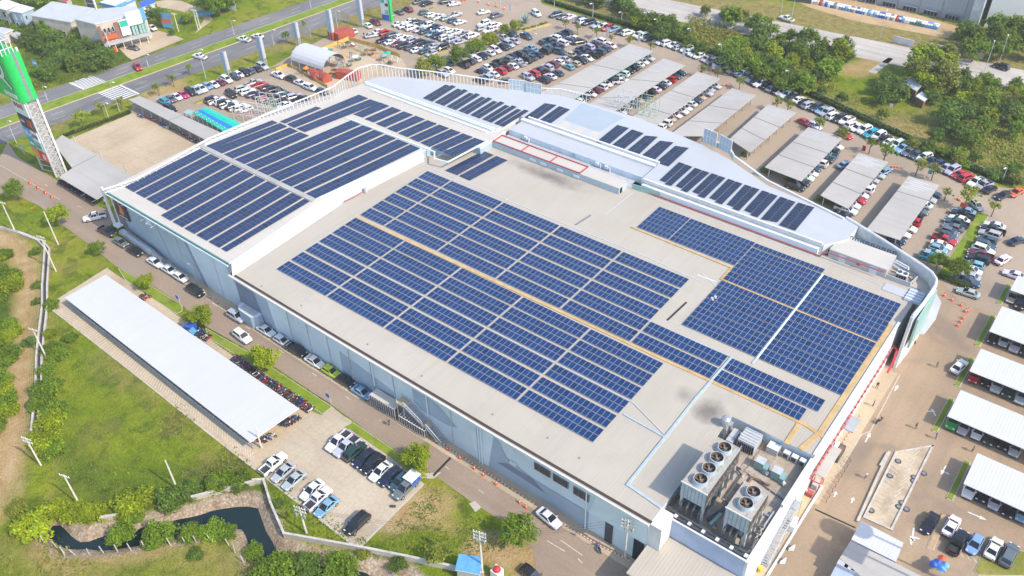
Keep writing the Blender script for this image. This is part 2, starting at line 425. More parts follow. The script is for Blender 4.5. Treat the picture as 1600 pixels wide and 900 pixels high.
# ================================================================ paved sheets
def sheet(name, pts, z, mat, label=None, thick=None):
    b = MB()
    if thick: b.prism(pts, -.3, z, mat)
    else:
        n = len(pts); a = sum(pts[i][0]*pts[(i+1) % n][1]-pts[(i+1) % n][0]*pts[i][1] for i in range(n))
        b.face([(x, y, z) for x, y in (pts if a > 0 else pts[::-1])], mat)
    o = b.build(name); return tag(o, label, name.replace('_', ' '), kind='structure')
def kerb(pts, h=.14, t=.3, mat='kerb_concrete', closed=False, label='pale concrete kerb edging the paving'):
    pts = list(pts)+([pts[0]] if closed else [])
    return tag(MB().wall(pts, h, t, mat, -.1).build('kerb'), label, 'kerb', kind='structure')
def ext(p, q, k0=0.0, k1=0.0):
    return (p[0]-(q[0]-p[0])*k0, p[1]-(q[1]-p[1])*k0), (q[0]+(q[0]-p[0])*k1, q[1]+(q[1]-p[1])*k1)
# highway, top left: two carriageways and a grass median
def line(a, b, k0=.8, k1=1.2):
    return ext(U(*a), U(*b), k0, k1)
hA = line((0, 166), (400, 29)); hB = line((0, 187), (400, 46)); hC = line((0, 200), (400, 55.5)); hD = line((14, 221), (400, 80))
sheet('highway_road', [hA[0], hA[1], hB[1], hB[0]], .03, 'highway_asphalt', 'far carriageway of the grey asphalt highway')
sheet('highway_road', [hC[0], hC[1], hD[1], hD[0]], .03, 'highway_asphalt', 'near carriageway of the grey asphalt highway')
sheet('grass_median', [hB[0], hB[1], hC[1], hC[0]], .12, 'lawn', 'green grass median strip between the two carriageways', True)
kerb([hB[0], hB[1]], .2, .5, 'kerb_concrete'); kerb([hC[0], hC[1]], .2, .9, 'kerb_sand')
def lerp(p, q, t): return (p[0]+(q[0]-p[0])*t, p[1]+(q[1]-p[1])*t)
mk = MB()
for e0, e1 in ((hA, hB), (hC, hD)):
    for f, wd in ((.36, .12), (.68, .12)):
        a, b_ = lerp(e0[0], e1[0], f), lerp(e0[1], e1[1], f)
        L = math.hypot(b_[0]-a[0], b_[1]-a[1]); n = int(L/12)
        for i in range(n):
            p, q = lerp(a, b_, (i+.1)/n), lerp(a, b_, (i+.4)/n)
            mk.obox((p[0]+q[0])/2, (p[1]+q[1])/2, .03, .036, L*.3/n, wd, math.atan2(q[1]-p[1], q[0]-p[0]), 'worn_white')
k1 = K(0, 0, 4)
def zebra(a, b_, c_, d_, n):
    "bars from edge a-b to edge d-c, stacked along a-d"
    a, b_, c_, d_ = [U(*k1(*p)) for p in (a, b_, c_, d_)]
    for i in range(n):
        t = (i+.5)/n
        p, q = lerp(a, d_, t), lerp(b_, c_, t)
        mk.obox((p[0]+q[0])/2, (p[1]+q[1])/2, .03, .037, math.hypot(q[0]-p[0], q[1]-p[1]), math.hypot(d_[0]-a[0], d_[1]-a[1])/n*.5, math.atan2(q[1]-p[1], q[0]-p[0]), 'white_paint')
zebra((440, 518), (570, 470), (672, 512), (540, 556), 8)
zebra((610, 582), (730, 535), (860, 592), (730, 638), 8)
for a, b_ in (((435, 517), (540, 564)), ((742, 528), (868, 588))):
    p, q = U(*k1(*a)), U(*k1(*b_))
    mk.obox((p[0]+q[0])/2, (p[1]+q[1])/2, .03, .038, math.hypot(q[0]-p[0], q[1]-p[1]), .6, math.atan2(q[1]-p[1], q[0]-p[0]), 'white_paint')
tag(mk.build('road_marking'), 'white zebra bars, stop lines and lane dashes on the highway', 'road marking', kind='structure')
# side road in front of the building, joining the highway on the left
FR = [(-60, 262), (0, 246), (12, 222), (28, 246), (94, 285), (152, 321), (172, 330)]
FRl = [(1020, 920), (860, 930), (838, 905), (836, 880), (832, 856), (822, 848), (793, 818), (745, 790), (677, 741), (625, 707), (575, 675), (552, 657), (520, 634), (432, 575), (385, 545), (322, 510), (285, 477), (245, 450), (217, 435), (180, 415), (140, 382), (102, 355), (62, 322), (30, 307), (-10, 300), (-60, 318)]
sheet('side_road', UL(FR)+[(-170.5, 77), (-127, 74.4), (-31, 72), (-10, 72), (-10, 55)]+UL(FRl), .02, 'asphalt', 'worn grey brown side road passing the long facade')
k5 = K(0, 225, 4)
# pavement under the long facade
sheet('pavement', [(-171, 75), (-150, 72.8), (-128, 72.2), (-32.3, 70.5), (-32.3, 67.4), (-60, 67.6), (-95, 68.0), (-125, 68.9), (-150, 69.9), (-172, 71.6)], .05, 'tan_concrete', 'narrow tan pavement along the foot of the facade')
# paved car park wrapping the back and right of the building
k3 = K(800, 0, 4)
CP = [(196, 200), (207, 165), (240, 150), (300, 139), (345, 124), (400, 106), (425, 104), (470, 78), (535, 46), (570, 42), (600, 30), (637, 12), (650, -4), (700, -40), (800, -60), (835, -20), (847, 6), (907, 24), (935, 36), (985, 48), (1030, 60), (1075, 74), (1150, 106), (1200, 128), (1300, 172), (1360, 200), (1417, 226), (1495, 262), (1555, 292), (1600, 296), (1760, 330)]
CPp = UL(CP) + [(45, 175), (45, 60), (-10, 60), (-10, 72), (-32, 72), (-32, 100), (-100, 100), (-172, 100)]
sheet('car_park', CPp, .024, 'park_paving', 'big tan paved car park behind and right of the building')
# the lighter concrete service yard on the right
sheet('service_yard', [(-17, 72.5), (-17, 150)]+UL([(1470, 440), (1500, 470), (1620, 520)])+[(30, 150), (30, 62), (-17, 62)], .032, 'yard_paving', 'sandy tan concrete service yard right of the building')
# empty motorbike park, left
sheet('motorbike_park', UL([(108, 218), (207, 177), (262, 200), (340, 238), (300, 262), (205, 310), (175, 300)]), .036, 'tan_concrete', 'empty sandy concrete motorbike park left of the building')
# small concrete car park, front
SP = UL([(402, 735), (560, 857), (661, 756), (546, 671), (550, 658), (534, 648), (520, 636), (503, 649), (487, 643), (440, 690)])
sheet('front_car_park', SP, .035, 'concrete', 'small pale concrete car park beside the side road')
kerb(UL([(402, 736), (560, 858), (661, 757), (548, 672)]), .16, .35)
# apron of the long white shed
AP = UL([(75, 477), (168, 420), (245, 470), (300, 510), (400, 583), (487, 643), (440, 690), (402, 735), (325, 675), (200, 575)])
sheet('shed_apron', AP, .03, 'tan_concrete', 'pale striped concrete apron around the white shed')
kerb(UL([(402, 736), (325, 676), (200, 576), (74, 478), (168, 419)]), .14, .3)
mk = MB()
a, b_ = U(88, 478), U(398, 712); c_, d_ = U(80, 482), U(392, 724)
for i in range(92):                        # bay stripes along the shed's front edge
    p, q = lerp(U(104, 474), U(392, 690), i/91), lerp(U(80, 479), U(398, 730), i/91)
    m_ = lerp(p, q, .68)
    mk.obox(lerp(p, q, .62)[0], lerp(p, q, .62)[1], .03, .04, 2.3, .14, math.atan2(q[1]-p[1], q[0]-p[0]), 'worn_white')
for i in range(70):
    p, q = lerp(U(222, 463), U(470, 640), i/69), lerp(U(232, 460), U(483, 638), i/69)
    mk.obox((p[0]+q[0])/2, (p[1]+q[1])/2, .03, .04, 1.5, .09, math.pi/2, 'worn_white')
for i in range(8):                         # bays of the small car park
    p, q = lerp(U(402, 737), U(552, 851), (i+.3)/8.4), None
    mk.obox(p[0]+.3, p[1]+2.6, .035, .042, .1, 4.6, 0, 'worn_white')
for i in range(9):
    p = lerp(U(546, 675), U(655, 757), i/9)
    mk.obox(p[0], p[1]-2.7, .035, .042, .1, 4.6, 0, 'worn_white')
def dash(a, b_, wd=.15, z=.036, mat='worn_white'):
    p, q = U(*a), U(*b_)
    mk.obox((p[0]+q[0])/2, (p[1]+q[1])/2, z-.006, z, math.hypot(q[0]-p[0], q[1]-p[1]), wd, math.atan2(q[1]-p[1], q[0]-p[0]), mat)
def arrow(a, b_, z=.042, s=1.0, bar=False):
    "painted arrow from a to b"
    p, q = Vector(U(*a)), Vector(U(*b_)); d = (q-p); L = d.length; d.normalize(); n = Vector((-d.y, d.x))
    t = q-d*min(1.3*s, L*.45)
    mk.face([(*(p-n*.13*s), z), (*(t-n*.13*s), z), (*(t+n*.13*s), z), (*(p+n*.13*s), z)][::1], 'white_paint')
    mk.face([(*(t-n*.45*s), z), (*q, z), (*(t+n*.45*s), z)], 'white_paint')
    if bar:
        u = p+d*L*.55
        mk.face([(*(u), z+.003), (*(u+d*.25), z+.003), (*(u+n*1.0+d*.25), z+.003), (*(u+n*1.0), z+.003)], 'white_paint')
for t in range(11):                        # centre dashes of the side road
    p, q = (280+t*52, 437+t*36.5), (287+t*52, 442+t*36.5)
    dash(p, q, .13)
for a, b_ in (((855, 845), (883, 862)), ((876, 844), (910, 868)), ((903, 873), (910, 880)), ((70, 288), (74, 291)), ((120, 322), (128, 324))): dash(a, b_, .16)
dash((0, 258), (94, 312), .12)
for a, b_ in (((1303, 777), (1307, 768)), ((1330, 786), (1334, 777)), ((1352, 691), (1360, 676)), ((1398, 611), (1403, 602)), ((1440, 518), (1444, 510)), ((1425, 870-26), (1424, 848))): arrow(a, b_, s=.8)
for a, b_ in (((1478, 728), (1470, 742)), ((1462, 650), (1455, 638)), ((1430, 844), (1420, 842))): arrow(a, b_, s=.8, bar=True)
arrow((1512, 800), (1542, 813), s=.8)
arrow((1428, 825), (1424, 848), s=.9, bar=True)
for i in range(5): dash((1497+i*11, 858+i*5.5), (1506+i*11, 872+i*5), .1)
# bays in the fenced plot on the right
for i in range(13):
    t = i/12; dash((1397-t*35, 720+t*70), (1408-t*35, 728+t*69), .12, .075); dash((1430-t*42, 705+t*95), (1440-t*42, 697+t*95), .12, .075)
# bay lines of the empty motorbike park
for r_ in range(4):
    for i in range(7):
        a = (148+i*21-r_*2, 206+r_*15+i*7.5+(i*r_)*.3); dash(a, (a[0]+9, a[1]+3.8), .09, .044, 'mid_grey')
# bay lines in the lot right of the back carports
for i in range(6): dash((1404-i*26, 330+i*28), (1401-i*26, 336+i*28), .14)
tag(mk.build('road_marking'), 'worn white bay lines, dashes and arrows on the paving', 'road marking', kind='structure')
# grass strips along the side road
def lawn(px, z=.12, mat='lawn', label='narrow strip of mown green grass with a pale kerb', k=None):
    pts = UL(px, 0, k)
    o = sheet('grass_strip', pts, z, mat, label, True); kerb(pts, z+.05, .25, closed=True); return o
lawn([(186, 420), (210, 433), (243, 452), (284, 478), (284, 486), (276, 490), (232, 462), (196, 437)], label='short grass strip by the round tree along the side road')
lawn([(322, 514), (384, 549), (430, 579), (518, 636), (504, 647), (470, 622), (380, 560), (330, 530)], label='long grass strip between white shed and side road')
lawn([(552, 661), (578, 679), (626, 711), (668, 745), (655, 747), (600, 708), (548, 672), (538, 668)], label='grass strip between front car park and side road')
kr = K(1420, 300, 1012/180)
lawn([(520, 165), (700, 205), (665, 265), (500, 555), (350, 760), (250, 720), (360, 585), (595, 205)], label='long grass island between two rows of parked cars', k=kr)
lawn([(350, 760), (520, 835), (500, 850), (230, 745), (250, 715)], .2, 'lawn', 'low clipped hedge strip at the foot of the grass island', kr)
kq = K(1400, 760, 1286/200)
lawn([(860, 690), (1150, 825), (1240, 650), (1500, 720), (1500, 900), (830, 890), (795, 860)], .14, 'verge', 'green corner lawn bottom right with a pale kerb', kq)
lawn([(455, 285), (510, 300), (370, 640), (315, 620)], .14, 'dirt', 'long narrow planter between two parked cars', kq)
# concrete road, top right
rA = line((935, -22), (1600, 110), .6, .6); rB = line((935, 8), (1600, 142), .6, .6)
sheet('far_road', [rA[0], rA[1], rB[1], rB[0]], .03, 'road_concrete', 'pale concrete road crossing the top right corner')
mk = MB()
for f in (.5,):
    a, b_ = lerp(rA[0], rB[0], f), lerp(rA[1], rB[1], f)
    mk.obox((a[0]+b_[0])/2, (a[1]+b_[1])/2, .03, .036, math.hypot(a[0]-b_[0], a[1]-b_[1]), .15, math.atan2(b_[1]-a[1], b_[0]-a[0]), 'worn_white')
tag(mk.build('road_marking'), 'thin centre line on the pale concrete road', 'road marking', kind='structure')
sheet('dirt_yard', UL([(1205, -20), (1260, 10), (1330, 32), (1480, 60), (1500, 42), (1350, 0)]), .03, 'dirt', 'bare brown yard before the grey warehouse')
sheet('concrete_path', UL([(1356, 112), (1368, 116), (1396, 92), (1388, 90)]), .03, 'road_concrete', 'short pale concrete track off the far road')
kk = K(120, 0, 8)
sheet('shop_forecourt', UL([(520, 600), (860, 440), (1010, 380), (1180, 430), (1340, 490), (690, 750), (640, 720)], 0, kk), .05, 'tan_concrete', 'pale concrete forecourt of the billboard shop')
sheet('side_lane', UL([(985, 20), (1120, 0), (1300, 10), (1620, 130), (1700, 250), (1480, 420), (1600, 230), (1480, 190), (1250, 130), (1010, 90)], 0, kk), .045, 'tan_concrete', 'sandy lane leading off behind the shops')
# ================================================================ the mall
def roofmat(name, c0, c1, c2, ribs, stain, rough=.6, smudges=()):
    m, nt, b = new_mat(name)
    pos = N(nt, 'ShaderNodeNewGeometry').outputs['Position']
    c = ramp(nt, noise(nt, pos, .05, 5, .6), [(.3, c0), (.5, c1), (.7, c2)])
    st = noise(nt, mapped(nt, pos, (.9, .035, 1) if ribs == 'y' else (.035, .9, 1)), 1.0, 5, .65)
    c = mix(nt, ramp(nt, st, [(.5, (0, 0, 0)), (.8, (.45,)*3)]), c, stain)
    c = mix(nt, ramp(nt, noise(nt, pos, .10, 4, .6, .5), [(.58, (0, 0, 0)), (.75, (.5,)*3)]), c, stain)
    wv = N(nt, 'ShaderNodeTexWave', wave_type='BANDS', bands_direction='X' if ribs == 'y' else 'Y', wave_profile='SIN', Scale=.62, Distortion=0.0)
    lk(nt, pos, wv.inputs['Vector'])
    sheetw = N(nt, 'ShaderNodeTexBrick', offset=.5); sheetw.inputs['Scale'].default_value = 1.0
    sheetw.inputs['Brick Width'].default_value = .76 if ribs == 'y' else 11; sheetw.inputs['Row Height'].default_value = 11 if ribs == 'y' else .76
    sheetw.inputs['Mortar Size'].default_value = .02
    sheetw.inputs['Color1'].default_value = (1, 1, 1, 1); sheetw.inputs['Color2'].default_value = (.975, .975, .975, 1); sheetw.inputs['Mortar'].default_value = (.93, .93, .93, 1)
    lk(nt, pos, sheetw.inputs['Vector'])
    c = mix(nt, .8, c, sheetw.outputs['Color'], 'MULTIPLY')
    for (sx, sy, ax_, ay_, amt) in smudges:          # blurred dark smudges laid over the roof colour around the plant
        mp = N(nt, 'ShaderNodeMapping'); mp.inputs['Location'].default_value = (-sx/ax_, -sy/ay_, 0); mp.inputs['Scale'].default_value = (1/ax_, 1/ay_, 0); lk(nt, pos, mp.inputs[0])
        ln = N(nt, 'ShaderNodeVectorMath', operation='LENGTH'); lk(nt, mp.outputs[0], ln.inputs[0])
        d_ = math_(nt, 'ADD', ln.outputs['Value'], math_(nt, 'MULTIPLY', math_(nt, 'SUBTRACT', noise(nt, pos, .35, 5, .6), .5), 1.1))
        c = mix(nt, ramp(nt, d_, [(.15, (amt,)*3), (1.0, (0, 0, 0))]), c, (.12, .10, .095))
    lk(nt, c, b.inputs['Base Color']); b.inputs['Roughness'].default_value = rough; b.inputs['Specular IOR Level'].default_value = .35
    bump(nt, b, wv.outputs['Fac'], .03, .35)
roofmat('main_roof', (.435, .385, .315), (.47, .42, .345), (.495, .445, .37), 'y', (.385, .345, .29), smudges=((-97.5, 135.2, 11, 2.8, .75), (-35.5, 93.5, 3.2, 3.4, .75), (-40.3, 94.2, 2.4, 2.2, .45)))
roofmat('side_roof', (.52, .475, .41), (.55, .51, .45), (.57, .53, .465), 'x', (.46, .43, .38))
roofmat('white_roof', (.45, .47, .485), (.475, .495, .515), (.49, .51, .53), 'x', (.41, .43, .445))
roofmat('carport_roof', (.385, .36, .325), (.45, .42, .38), (.48, .45, .41), 'x', (.30, .285, .265))
roofmat('white_carport_roof', (.555, .555, .56), (.57, .572, .58), (.58, .583, .59), 'y', (.52, .525, .53))
plain('white_wall', (.66, .66, .65), .7, var=.2, scale=.5)
plain('white_trim', (.72, .72, .72), .5, var=.12, scale=.8)
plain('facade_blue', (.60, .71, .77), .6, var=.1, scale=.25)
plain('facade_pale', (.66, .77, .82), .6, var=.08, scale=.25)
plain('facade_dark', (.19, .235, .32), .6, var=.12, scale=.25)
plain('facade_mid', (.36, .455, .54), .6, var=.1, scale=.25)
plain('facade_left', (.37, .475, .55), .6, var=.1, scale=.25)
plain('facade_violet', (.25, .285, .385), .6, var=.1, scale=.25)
plain('plant_wall', (.38, .46, .62), .7, var=.12, scale=.4)
plain('teal_trim', (.06, .22, .20), .5)
plain('teal_glass', (.28, .47, .43), .3, var=.1, scale=.6)
plain('gutter_dark', (.055, .04, .035), .7)
plain('gutter_metal', (.20, .20, .21), .6)
plain('walkway_yellow', (.55, .37, .16), .7, var=.2, scale=.8)
plain('pipe_blue', (.42, .51, .57), .45)
plain('pink_red', (.42, .085, .085), .6)
plain('ridge_grey', (.40, .385, .36), .6, var=.15, scale=.4)
plain('sheet_blue', (.37, .43, .475), .6, var=.05, scale=.3)
plain('apron_roof', (.50, .48, .45), .6, var=.05, scale=.3)
surface('plant_deck', [(.3, (.30, .235, .18)), (.5, (.44, .36, .285)), (.7, (.54, .46, .38))], .3, .9, (2, .4), .01, stain=(.4, (.16, .12, .09), .6, .58))
RZ, BZ, CZ = 10.3, 12.2, 12.5
def yA(x): return 71.2+(x+127)*(69.5-71.2)/94.6          # foot line of the front wall
def yB(x): return float(np.interp(x, [-171.5, -150, -127.6], [74.0, 72.2, 71.7]))
mall = thing('shopping_mall', 'huge low shopping mall with pale roofs covered in solar panels', 'mall', (-75, 100, 0))
def part(b, name, label=None, parent=None):
    if parent is None or not parent.parent:
        o = b.build(name, parent or mall)
    else:
        o = b.build(name, off=tuple((parent.parent or parent).location))
        sub(o, parent)
    if label: o['label'] = label
    return o
Apoly = [(-127, 71.2), (-32.4, 69.5), (-32.4, 94.8), (-18.7, 94.8), (-18.7, 143), (-36, 143), (-118, 143), (-127, 128)]
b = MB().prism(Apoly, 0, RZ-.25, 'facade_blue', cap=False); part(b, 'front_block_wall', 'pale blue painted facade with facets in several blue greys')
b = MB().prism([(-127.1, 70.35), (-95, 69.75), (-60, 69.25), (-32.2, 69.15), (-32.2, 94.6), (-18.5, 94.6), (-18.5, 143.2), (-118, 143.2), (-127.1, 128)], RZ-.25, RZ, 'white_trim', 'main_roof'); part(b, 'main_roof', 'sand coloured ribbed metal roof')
Bpoly = [(-171, 74), (-150, 72.2), (-127.6, 71.7), (-129.6, 96.4), (-125.6, 125), (-125, 127.5), (-121.5, 128.8), (-120, 133.5), (-115.5, 133.5), (-115.5, 143), (-160.5, 143), (-164, 131), (-169.5, 118), (-171.2, 100)]
b = MB().prism(Bpoly, 0, BZ-.3, 'facade_left', cap=False); part(b, 'left_block_wall')
b = MB().prism([(-171.2, 72.0), (-127.6, 71.4)]+[(x-(.1 if x < -150 else -.1), y) for x, y in Bpoly[3:]], BZ-.3, BZ, 'white_trim', 'side_roof'); part(b, 'left_roof', 'cream ribbed metal roof on the higher left block')
Cpoly = [(-161.4, 141.6), (-117.4, 141.7), (-117.2, 150.4), (-78.5, 150.4), (-78.4, 143.1), (-37.5, 143.1), (-34.5, 147.6), (-34.5, 153.6), (-37.8, 154.3), (-55.3, 156.3), (-67.2, 161.5), (-75.1, 163.6), (-92.6, 166), (-114.3, 164.9), (-126.9, 160.3), (-143.2, 154.3), (-156, 149.2), (-160.6, 145.6)]
b = MB().prism(Cpoly, 0, CZ-.35, 'white_wall', cap=False); part(b, 'rear_block_wall')
b = MB().prism(Cpoly, CZ-.35, CZ, 'white_trim', 'white_roof'); part(b, 'rear_roof', 'bright white smooth roof of the long rear wing')
# low white curb and grey ledge along the front of the rear roof
b = MB()
b.box(-77.8, -38.2, 142.2, 143.05, RZ, 11.7, 'facade_pale', 'white_trim'); b.box(-77.9, -37.8, 142.95, 143.35, CZ-.3, CZ+.3, 'white_trim')
b.box(-160.5, -118, 141.05, 141.65, BZ, CZ+.05, 'facade_pale'); b.box(-160.8, -118, 141.5, 141.95, CZ-.2, CZ+.25, 'white_trim')
b.box(-157, -118.5, 139.6, 140.2, BZ, BZ+.3, 'white_trim')
b.box(-114.5, -78.4, 150.5, 151.0, CZ-.1, CZ+.45, 'white_trim')
part(b, 'roof_parapet')
# sloping apron between the left roof and the main roof
b = MB()
up = [(-127.5, 71.8), (-129.5, 96.4), (-125.5, 125)]; lo = [(-125.9, 70.3), (-127.0, 101.4), (-124.4, 124)]
for i in range(2):
    b.face([(*lo[i], RZ+.02), (*lo[i+1], RZ+.02), (*up[i+1], BZ-.02), (*up[i], BZ-.02)], 'apron_roof')
part(b, 'roof_apron', 'smooth white sloping strip between the two roof levels')
b = MB()                                  # ridge cap between the two panel fields of the left roof, gutters beside them
b.obox((-169.3-130.8)/2, 96.15, BZ, BZ+.22, 39.5, 1.25, R(-.3), 'ridge_grey', 'ridge_grey')
b.wall([(-131.4, 97.2), (-126.6, 125.7)], .18, .5, 'pipe_blue', BZ)
b.wall(UL([(494, 312), (659, 236)], BZ), .2, .35, 'facade_pale', BZ)
b.wall(UL([(541, 185), (679, 238), (679, 249), (700, 254), (760, 222)], BZ), .25, .3, 'facade_pale', BZ)
part(b, 'roof_gutter')
b = MB()
ev = [(-126.9, 70.3), (-95, 69.7), (-60, 69.2), (-32.3, 69.1)]
b.wall([(x, y+.55) for x, y in ev], .06, .5, 'gutter_dark', RZ); b.wall([(x, y-.1) for x, y in ev], .42, .24, 'white_trim', RZ-.35)
part(b, 'eave_gutter', 'dark open gutter along the long front eave')
b = MB().wall([(-171.2, 71.85), (-127.8, 71.25)], .42, .2, 'teal_trim', BZ-.4); b.wall([(-171.2, 71.6), (-127.8, 71.0)], .28, .2, 'facade_pale', BZ-.68); part(b, 'eave_gutter', 'dark teal strip along the left block eave')
# painted facets of the long facade: (x, z) outlines on the wall
def facets(y, lst):
    for fi, (mat, pts) in enumerate(lst):
        b = MB(); n = len(pts)
        a = sum(pts[i][0]*pts[(i+1) % n][1]-pts[(i+1) % n][0]*pts[i][1] for i in range(n))
        b.face([(x, y(x)-.012*(fi+1), z) for x, z in (pts if a > 0 else pts[::-1])], mat); part(b, 'facade_facet')
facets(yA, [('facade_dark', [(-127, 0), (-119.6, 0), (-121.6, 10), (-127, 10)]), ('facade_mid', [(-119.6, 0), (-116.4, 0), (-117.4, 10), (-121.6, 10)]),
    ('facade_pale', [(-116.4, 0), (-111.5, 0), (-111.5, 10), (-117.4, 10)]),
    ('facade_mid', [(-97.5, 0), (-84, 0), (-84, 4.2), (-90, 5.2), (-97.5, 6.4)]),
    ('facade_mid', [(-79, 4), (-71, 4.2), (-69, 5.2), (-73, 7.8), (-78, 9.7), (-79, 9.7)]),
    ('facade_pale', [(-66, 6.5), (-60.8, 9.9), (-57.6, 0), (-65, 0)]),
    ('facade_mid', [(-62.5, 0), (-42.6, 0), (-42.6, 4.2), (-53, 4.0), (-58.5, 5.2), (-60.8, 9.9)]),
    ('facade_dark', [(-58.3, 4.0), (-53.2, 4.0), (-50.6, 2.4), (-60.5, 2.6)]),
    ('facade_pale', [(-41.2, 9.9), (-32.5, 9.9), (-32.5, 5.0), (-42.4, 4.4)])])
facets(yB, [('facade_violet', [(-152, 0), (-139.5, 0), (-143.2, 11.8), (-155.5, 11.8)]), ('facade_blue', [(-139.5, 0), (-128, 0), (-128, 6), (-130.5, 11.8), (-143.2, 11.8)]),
    ('facade_pale', [(-160, 7.2), (-157.5, 10.6), (-156.3, 8.2)])])
b = MB()
for x in (-111.5, -106, -100.4, -94.8, -89.2, -83.6, -70.2, -64.6): b.box(x-.04, x+.04, yA(x)-.17, yA(x)-.02, 0, 9.9, 'light_grey')
for x in (-147, -134): b.box(x-.04, x+.04, yB(x)-.12, yB(x)-.02, 0, 11.8, 'light_grey')
part(b, 'wall_joint')
for x, z0 in ((-64.2, 0), (-63.6, 0), (-88.6, 3), (-75.5, 4), (-42.9, 0)):
    part(MB().tube((x, yA(x)-.3, z0), (x, yA(x)-.3, 10), .11, 'facade_pale', 6), 'downpipe')
# three ribbon windows, vents and doors of the front
for x0, x1, z0, z1 in ((-52.7, -49.8, 7.0, 8.35), (-49.1, -46.4, 7.0, 8.35), (-45.3, -42.6, 6.8, 8.3)):
    yw = yA((x0+x1)/2)
    fo = part(MB().box(x0-.08, x1+.08, yw-.2, yw-.03, z0-.08, z1+.08, 'mid_grey'), 'window')
    b = MB(); n = 3
    for i in range(n):
        a = x0+(x1-x0)*i/n; b.box(a+.06, x0+(x1-x0)*(i+1)/n-.06, yw-.26, yw-.19, z0, z1, 'glass_dark')
    part(b, 'pane', None, fo)
for x, z, wd in ((-58, 8.5, 1.2), (-57.6, 4.8, 1.2), (-54.5, 8.8, 1.0)): part(MB().box(x, x+wd, yA(x)-.4, yA(x)-.12, z, z+.5, 'white_trim'), 'wall_vent')
part(MB().box(-39.4, -38.1, yA(-38.8)-.2, yA(-38.8)-.1, 0, 4.6, 'dark_grey'), 'door', 'tall dark louvred door')
part(MB().box(-34.4, -32.7, yA(-33.5)-.2, yA(-33.5)-.1, 0, 4.8, 'dark_void'), 'doorway')
# purple wall sign with an orange emblem
sg = part(MB().box(-171.9, -167.7, 73.3, 73.5, 4.4, 8.9, 'purple_panel'), 'wall_sign', 'purple square wall sign with an orange leaf emblem')
b = MB()
b.face([(x-3.05, 73.28, z-2.1) for x, z in ((-167.9, 8.0), (-166.6, 7.3), (-165.9, 8.6), (-166.5, 10.1), (-167.4, 10.5), (-167.1, 9.5))], 'orange_emblem')
part(b, 'emblem', None, sg)
b = MB()
for i in range(9): b.box(-171.5+i*.36, -171.5+i*.36+.27, 73.25, 73.28, 4.75, 5.05, 'white_paint')
part(b, 'lettering', None, sg)
b = MB()
for x in (-166.9, -165.4, -162.6, -161.2, -157, -155, -153): b.tube((x, yB(x), 10.4), (x, yB(x)-1.9, 10.6), .05, 'white_trim', 5)
part(b, 'lamp_arm', 'white lamp arms over the left facade')
# white corner frame at the far left end
b = MB()
b.tube((-172.9, 72.1, 2.3), (-172.2, 72.0, 12.6), .34, 'white_trim', 4); b.tube((-171.9, 72.9, 2.6), (-171.5, 72.8, 12.0), .15, 'white_trim', 4)
b.box(-173.1, -171.2, 71.7, 73.2, 2.1, 2.4, 'white_trim')
rl = UL([(160.5, 296), (212, 279.5), (268, 249), (326, 216), (366, 199), (405, 184)], 12.7)
b.wall(rl, .22, .38, 'white_trim', 12.5); b.wall([(p[0]+.9, p[1]-.1) for p in rl], .12, .2, 'white_trim', 12.2)
for (p, q) in zip(rl, rl[1:]):
    for i in range(6): x, y = lerp(p, q, i/6); b.obox(x+.4, y, 12.25, 12.5, 1.0, .12, 0, 'white_trim')
part(b, 'corner_frame', 'white box frame wrapping the far left corner')
b = MB(); b.tube((-171.2, 72.3, .8), (-158, 71.6, 1.0), .8, 'galvanised', 8); b.tube((-158, 71.6, 1.0), (-154.5, 71.4, .6), .6, 'galvanised', 8); part(b, 'entrance_ramp', 'grey curved ramp cover below the left facade')
# open slatted parapet screens on the back edge
def screen(plan, zt, zb, label, step=.95):
    b = MB()
    top = [(x, y, z) for (x, y), z in zip(plan, zt)]
    b.path(top, .17, 'white_trim', 5); b.path([(x, y, z) for (x, y), z in zip(plan, zb)], .12, 'white_trim', 5)
    for (p, q, za, zc, ya, yc) in zip(plan, plan[1:], zt, zt[1:], zb, zb[1:]):
        L = math.hypot(q[0]-p[0], q[1]-p[1]); n = max(1, int(L/step)); an = math.atan2(q[1]-p[1], q[0]-p[0])
        for i in range(n):
            t = i/n; x, y = lerp(p, q, t)
            b.obox(x, y, ya+(yc-ya)*t, za+(zc-za)*t, .10, .26, an, 'white_trim')
    return part(b, 'parapet_screen', label)
screen(rl[-1:]+[(-161.6, 131.4), (-162.9, 137.1), (-163.9, 142.7), (-162.7, 146.2), (-160.4, 147.7), (-155.8, 149.2), (-148.8, 152.2), (-141.2, 155.5), (-134.2, 158.5), (-127.3, 161.5), (-121, 163.8)],
       [12.8, 15.2, 15.3, 15.3, 15.2, 15.2, 15.0, 14.9, 14.6, 14.2, 13.7, 13.2], [12.0]*1+[10.5]*11, 'curving white slatted screen standing above the rear roof edge')
screen([(-121, 163.8), (-116, 166.2), (-108, 167.6)], [13.2, 13.4, 13.3], [10.5]*3, 'low white slatted screen')
def glass_screen(pts, z0, z1, n):
    b = MB(); g = MB()
    (p, q) = pts; an = math.atan2(q[1]-p[1], q[0]-p[0]); L = math.hypot(q[0]-p[0], q[1]-p[1])
    for i in range(n+1):
        x, y = lerp(p, q, i/n); b.obox(x, y, z0, z1, .12, .12, an, 'white_trim')
    for z in (z0, (z0+z1)/2, z1): b.obox((p[0]+q[0])/2, (p[1]+q[1])/2, z-.06, z+.06, L, .14, an, 'white_trim')
    g.obox((p[0]+q[0])/2, (p[1]+q[1])/2, z0, z1, L, .05, an, 'pipe_blue')
    o = part(b, 'billboard_frame'); part(g, 'glass_panel', None, o); return o
glass_screen((U(1101, 202, 16.), U(1121, 210, 16.)), 12.8, 16.3, 4)
glass_screen((U(1126, 212, 16.), U(1144, 222, 16.)), 12.8, 16.3, 4)
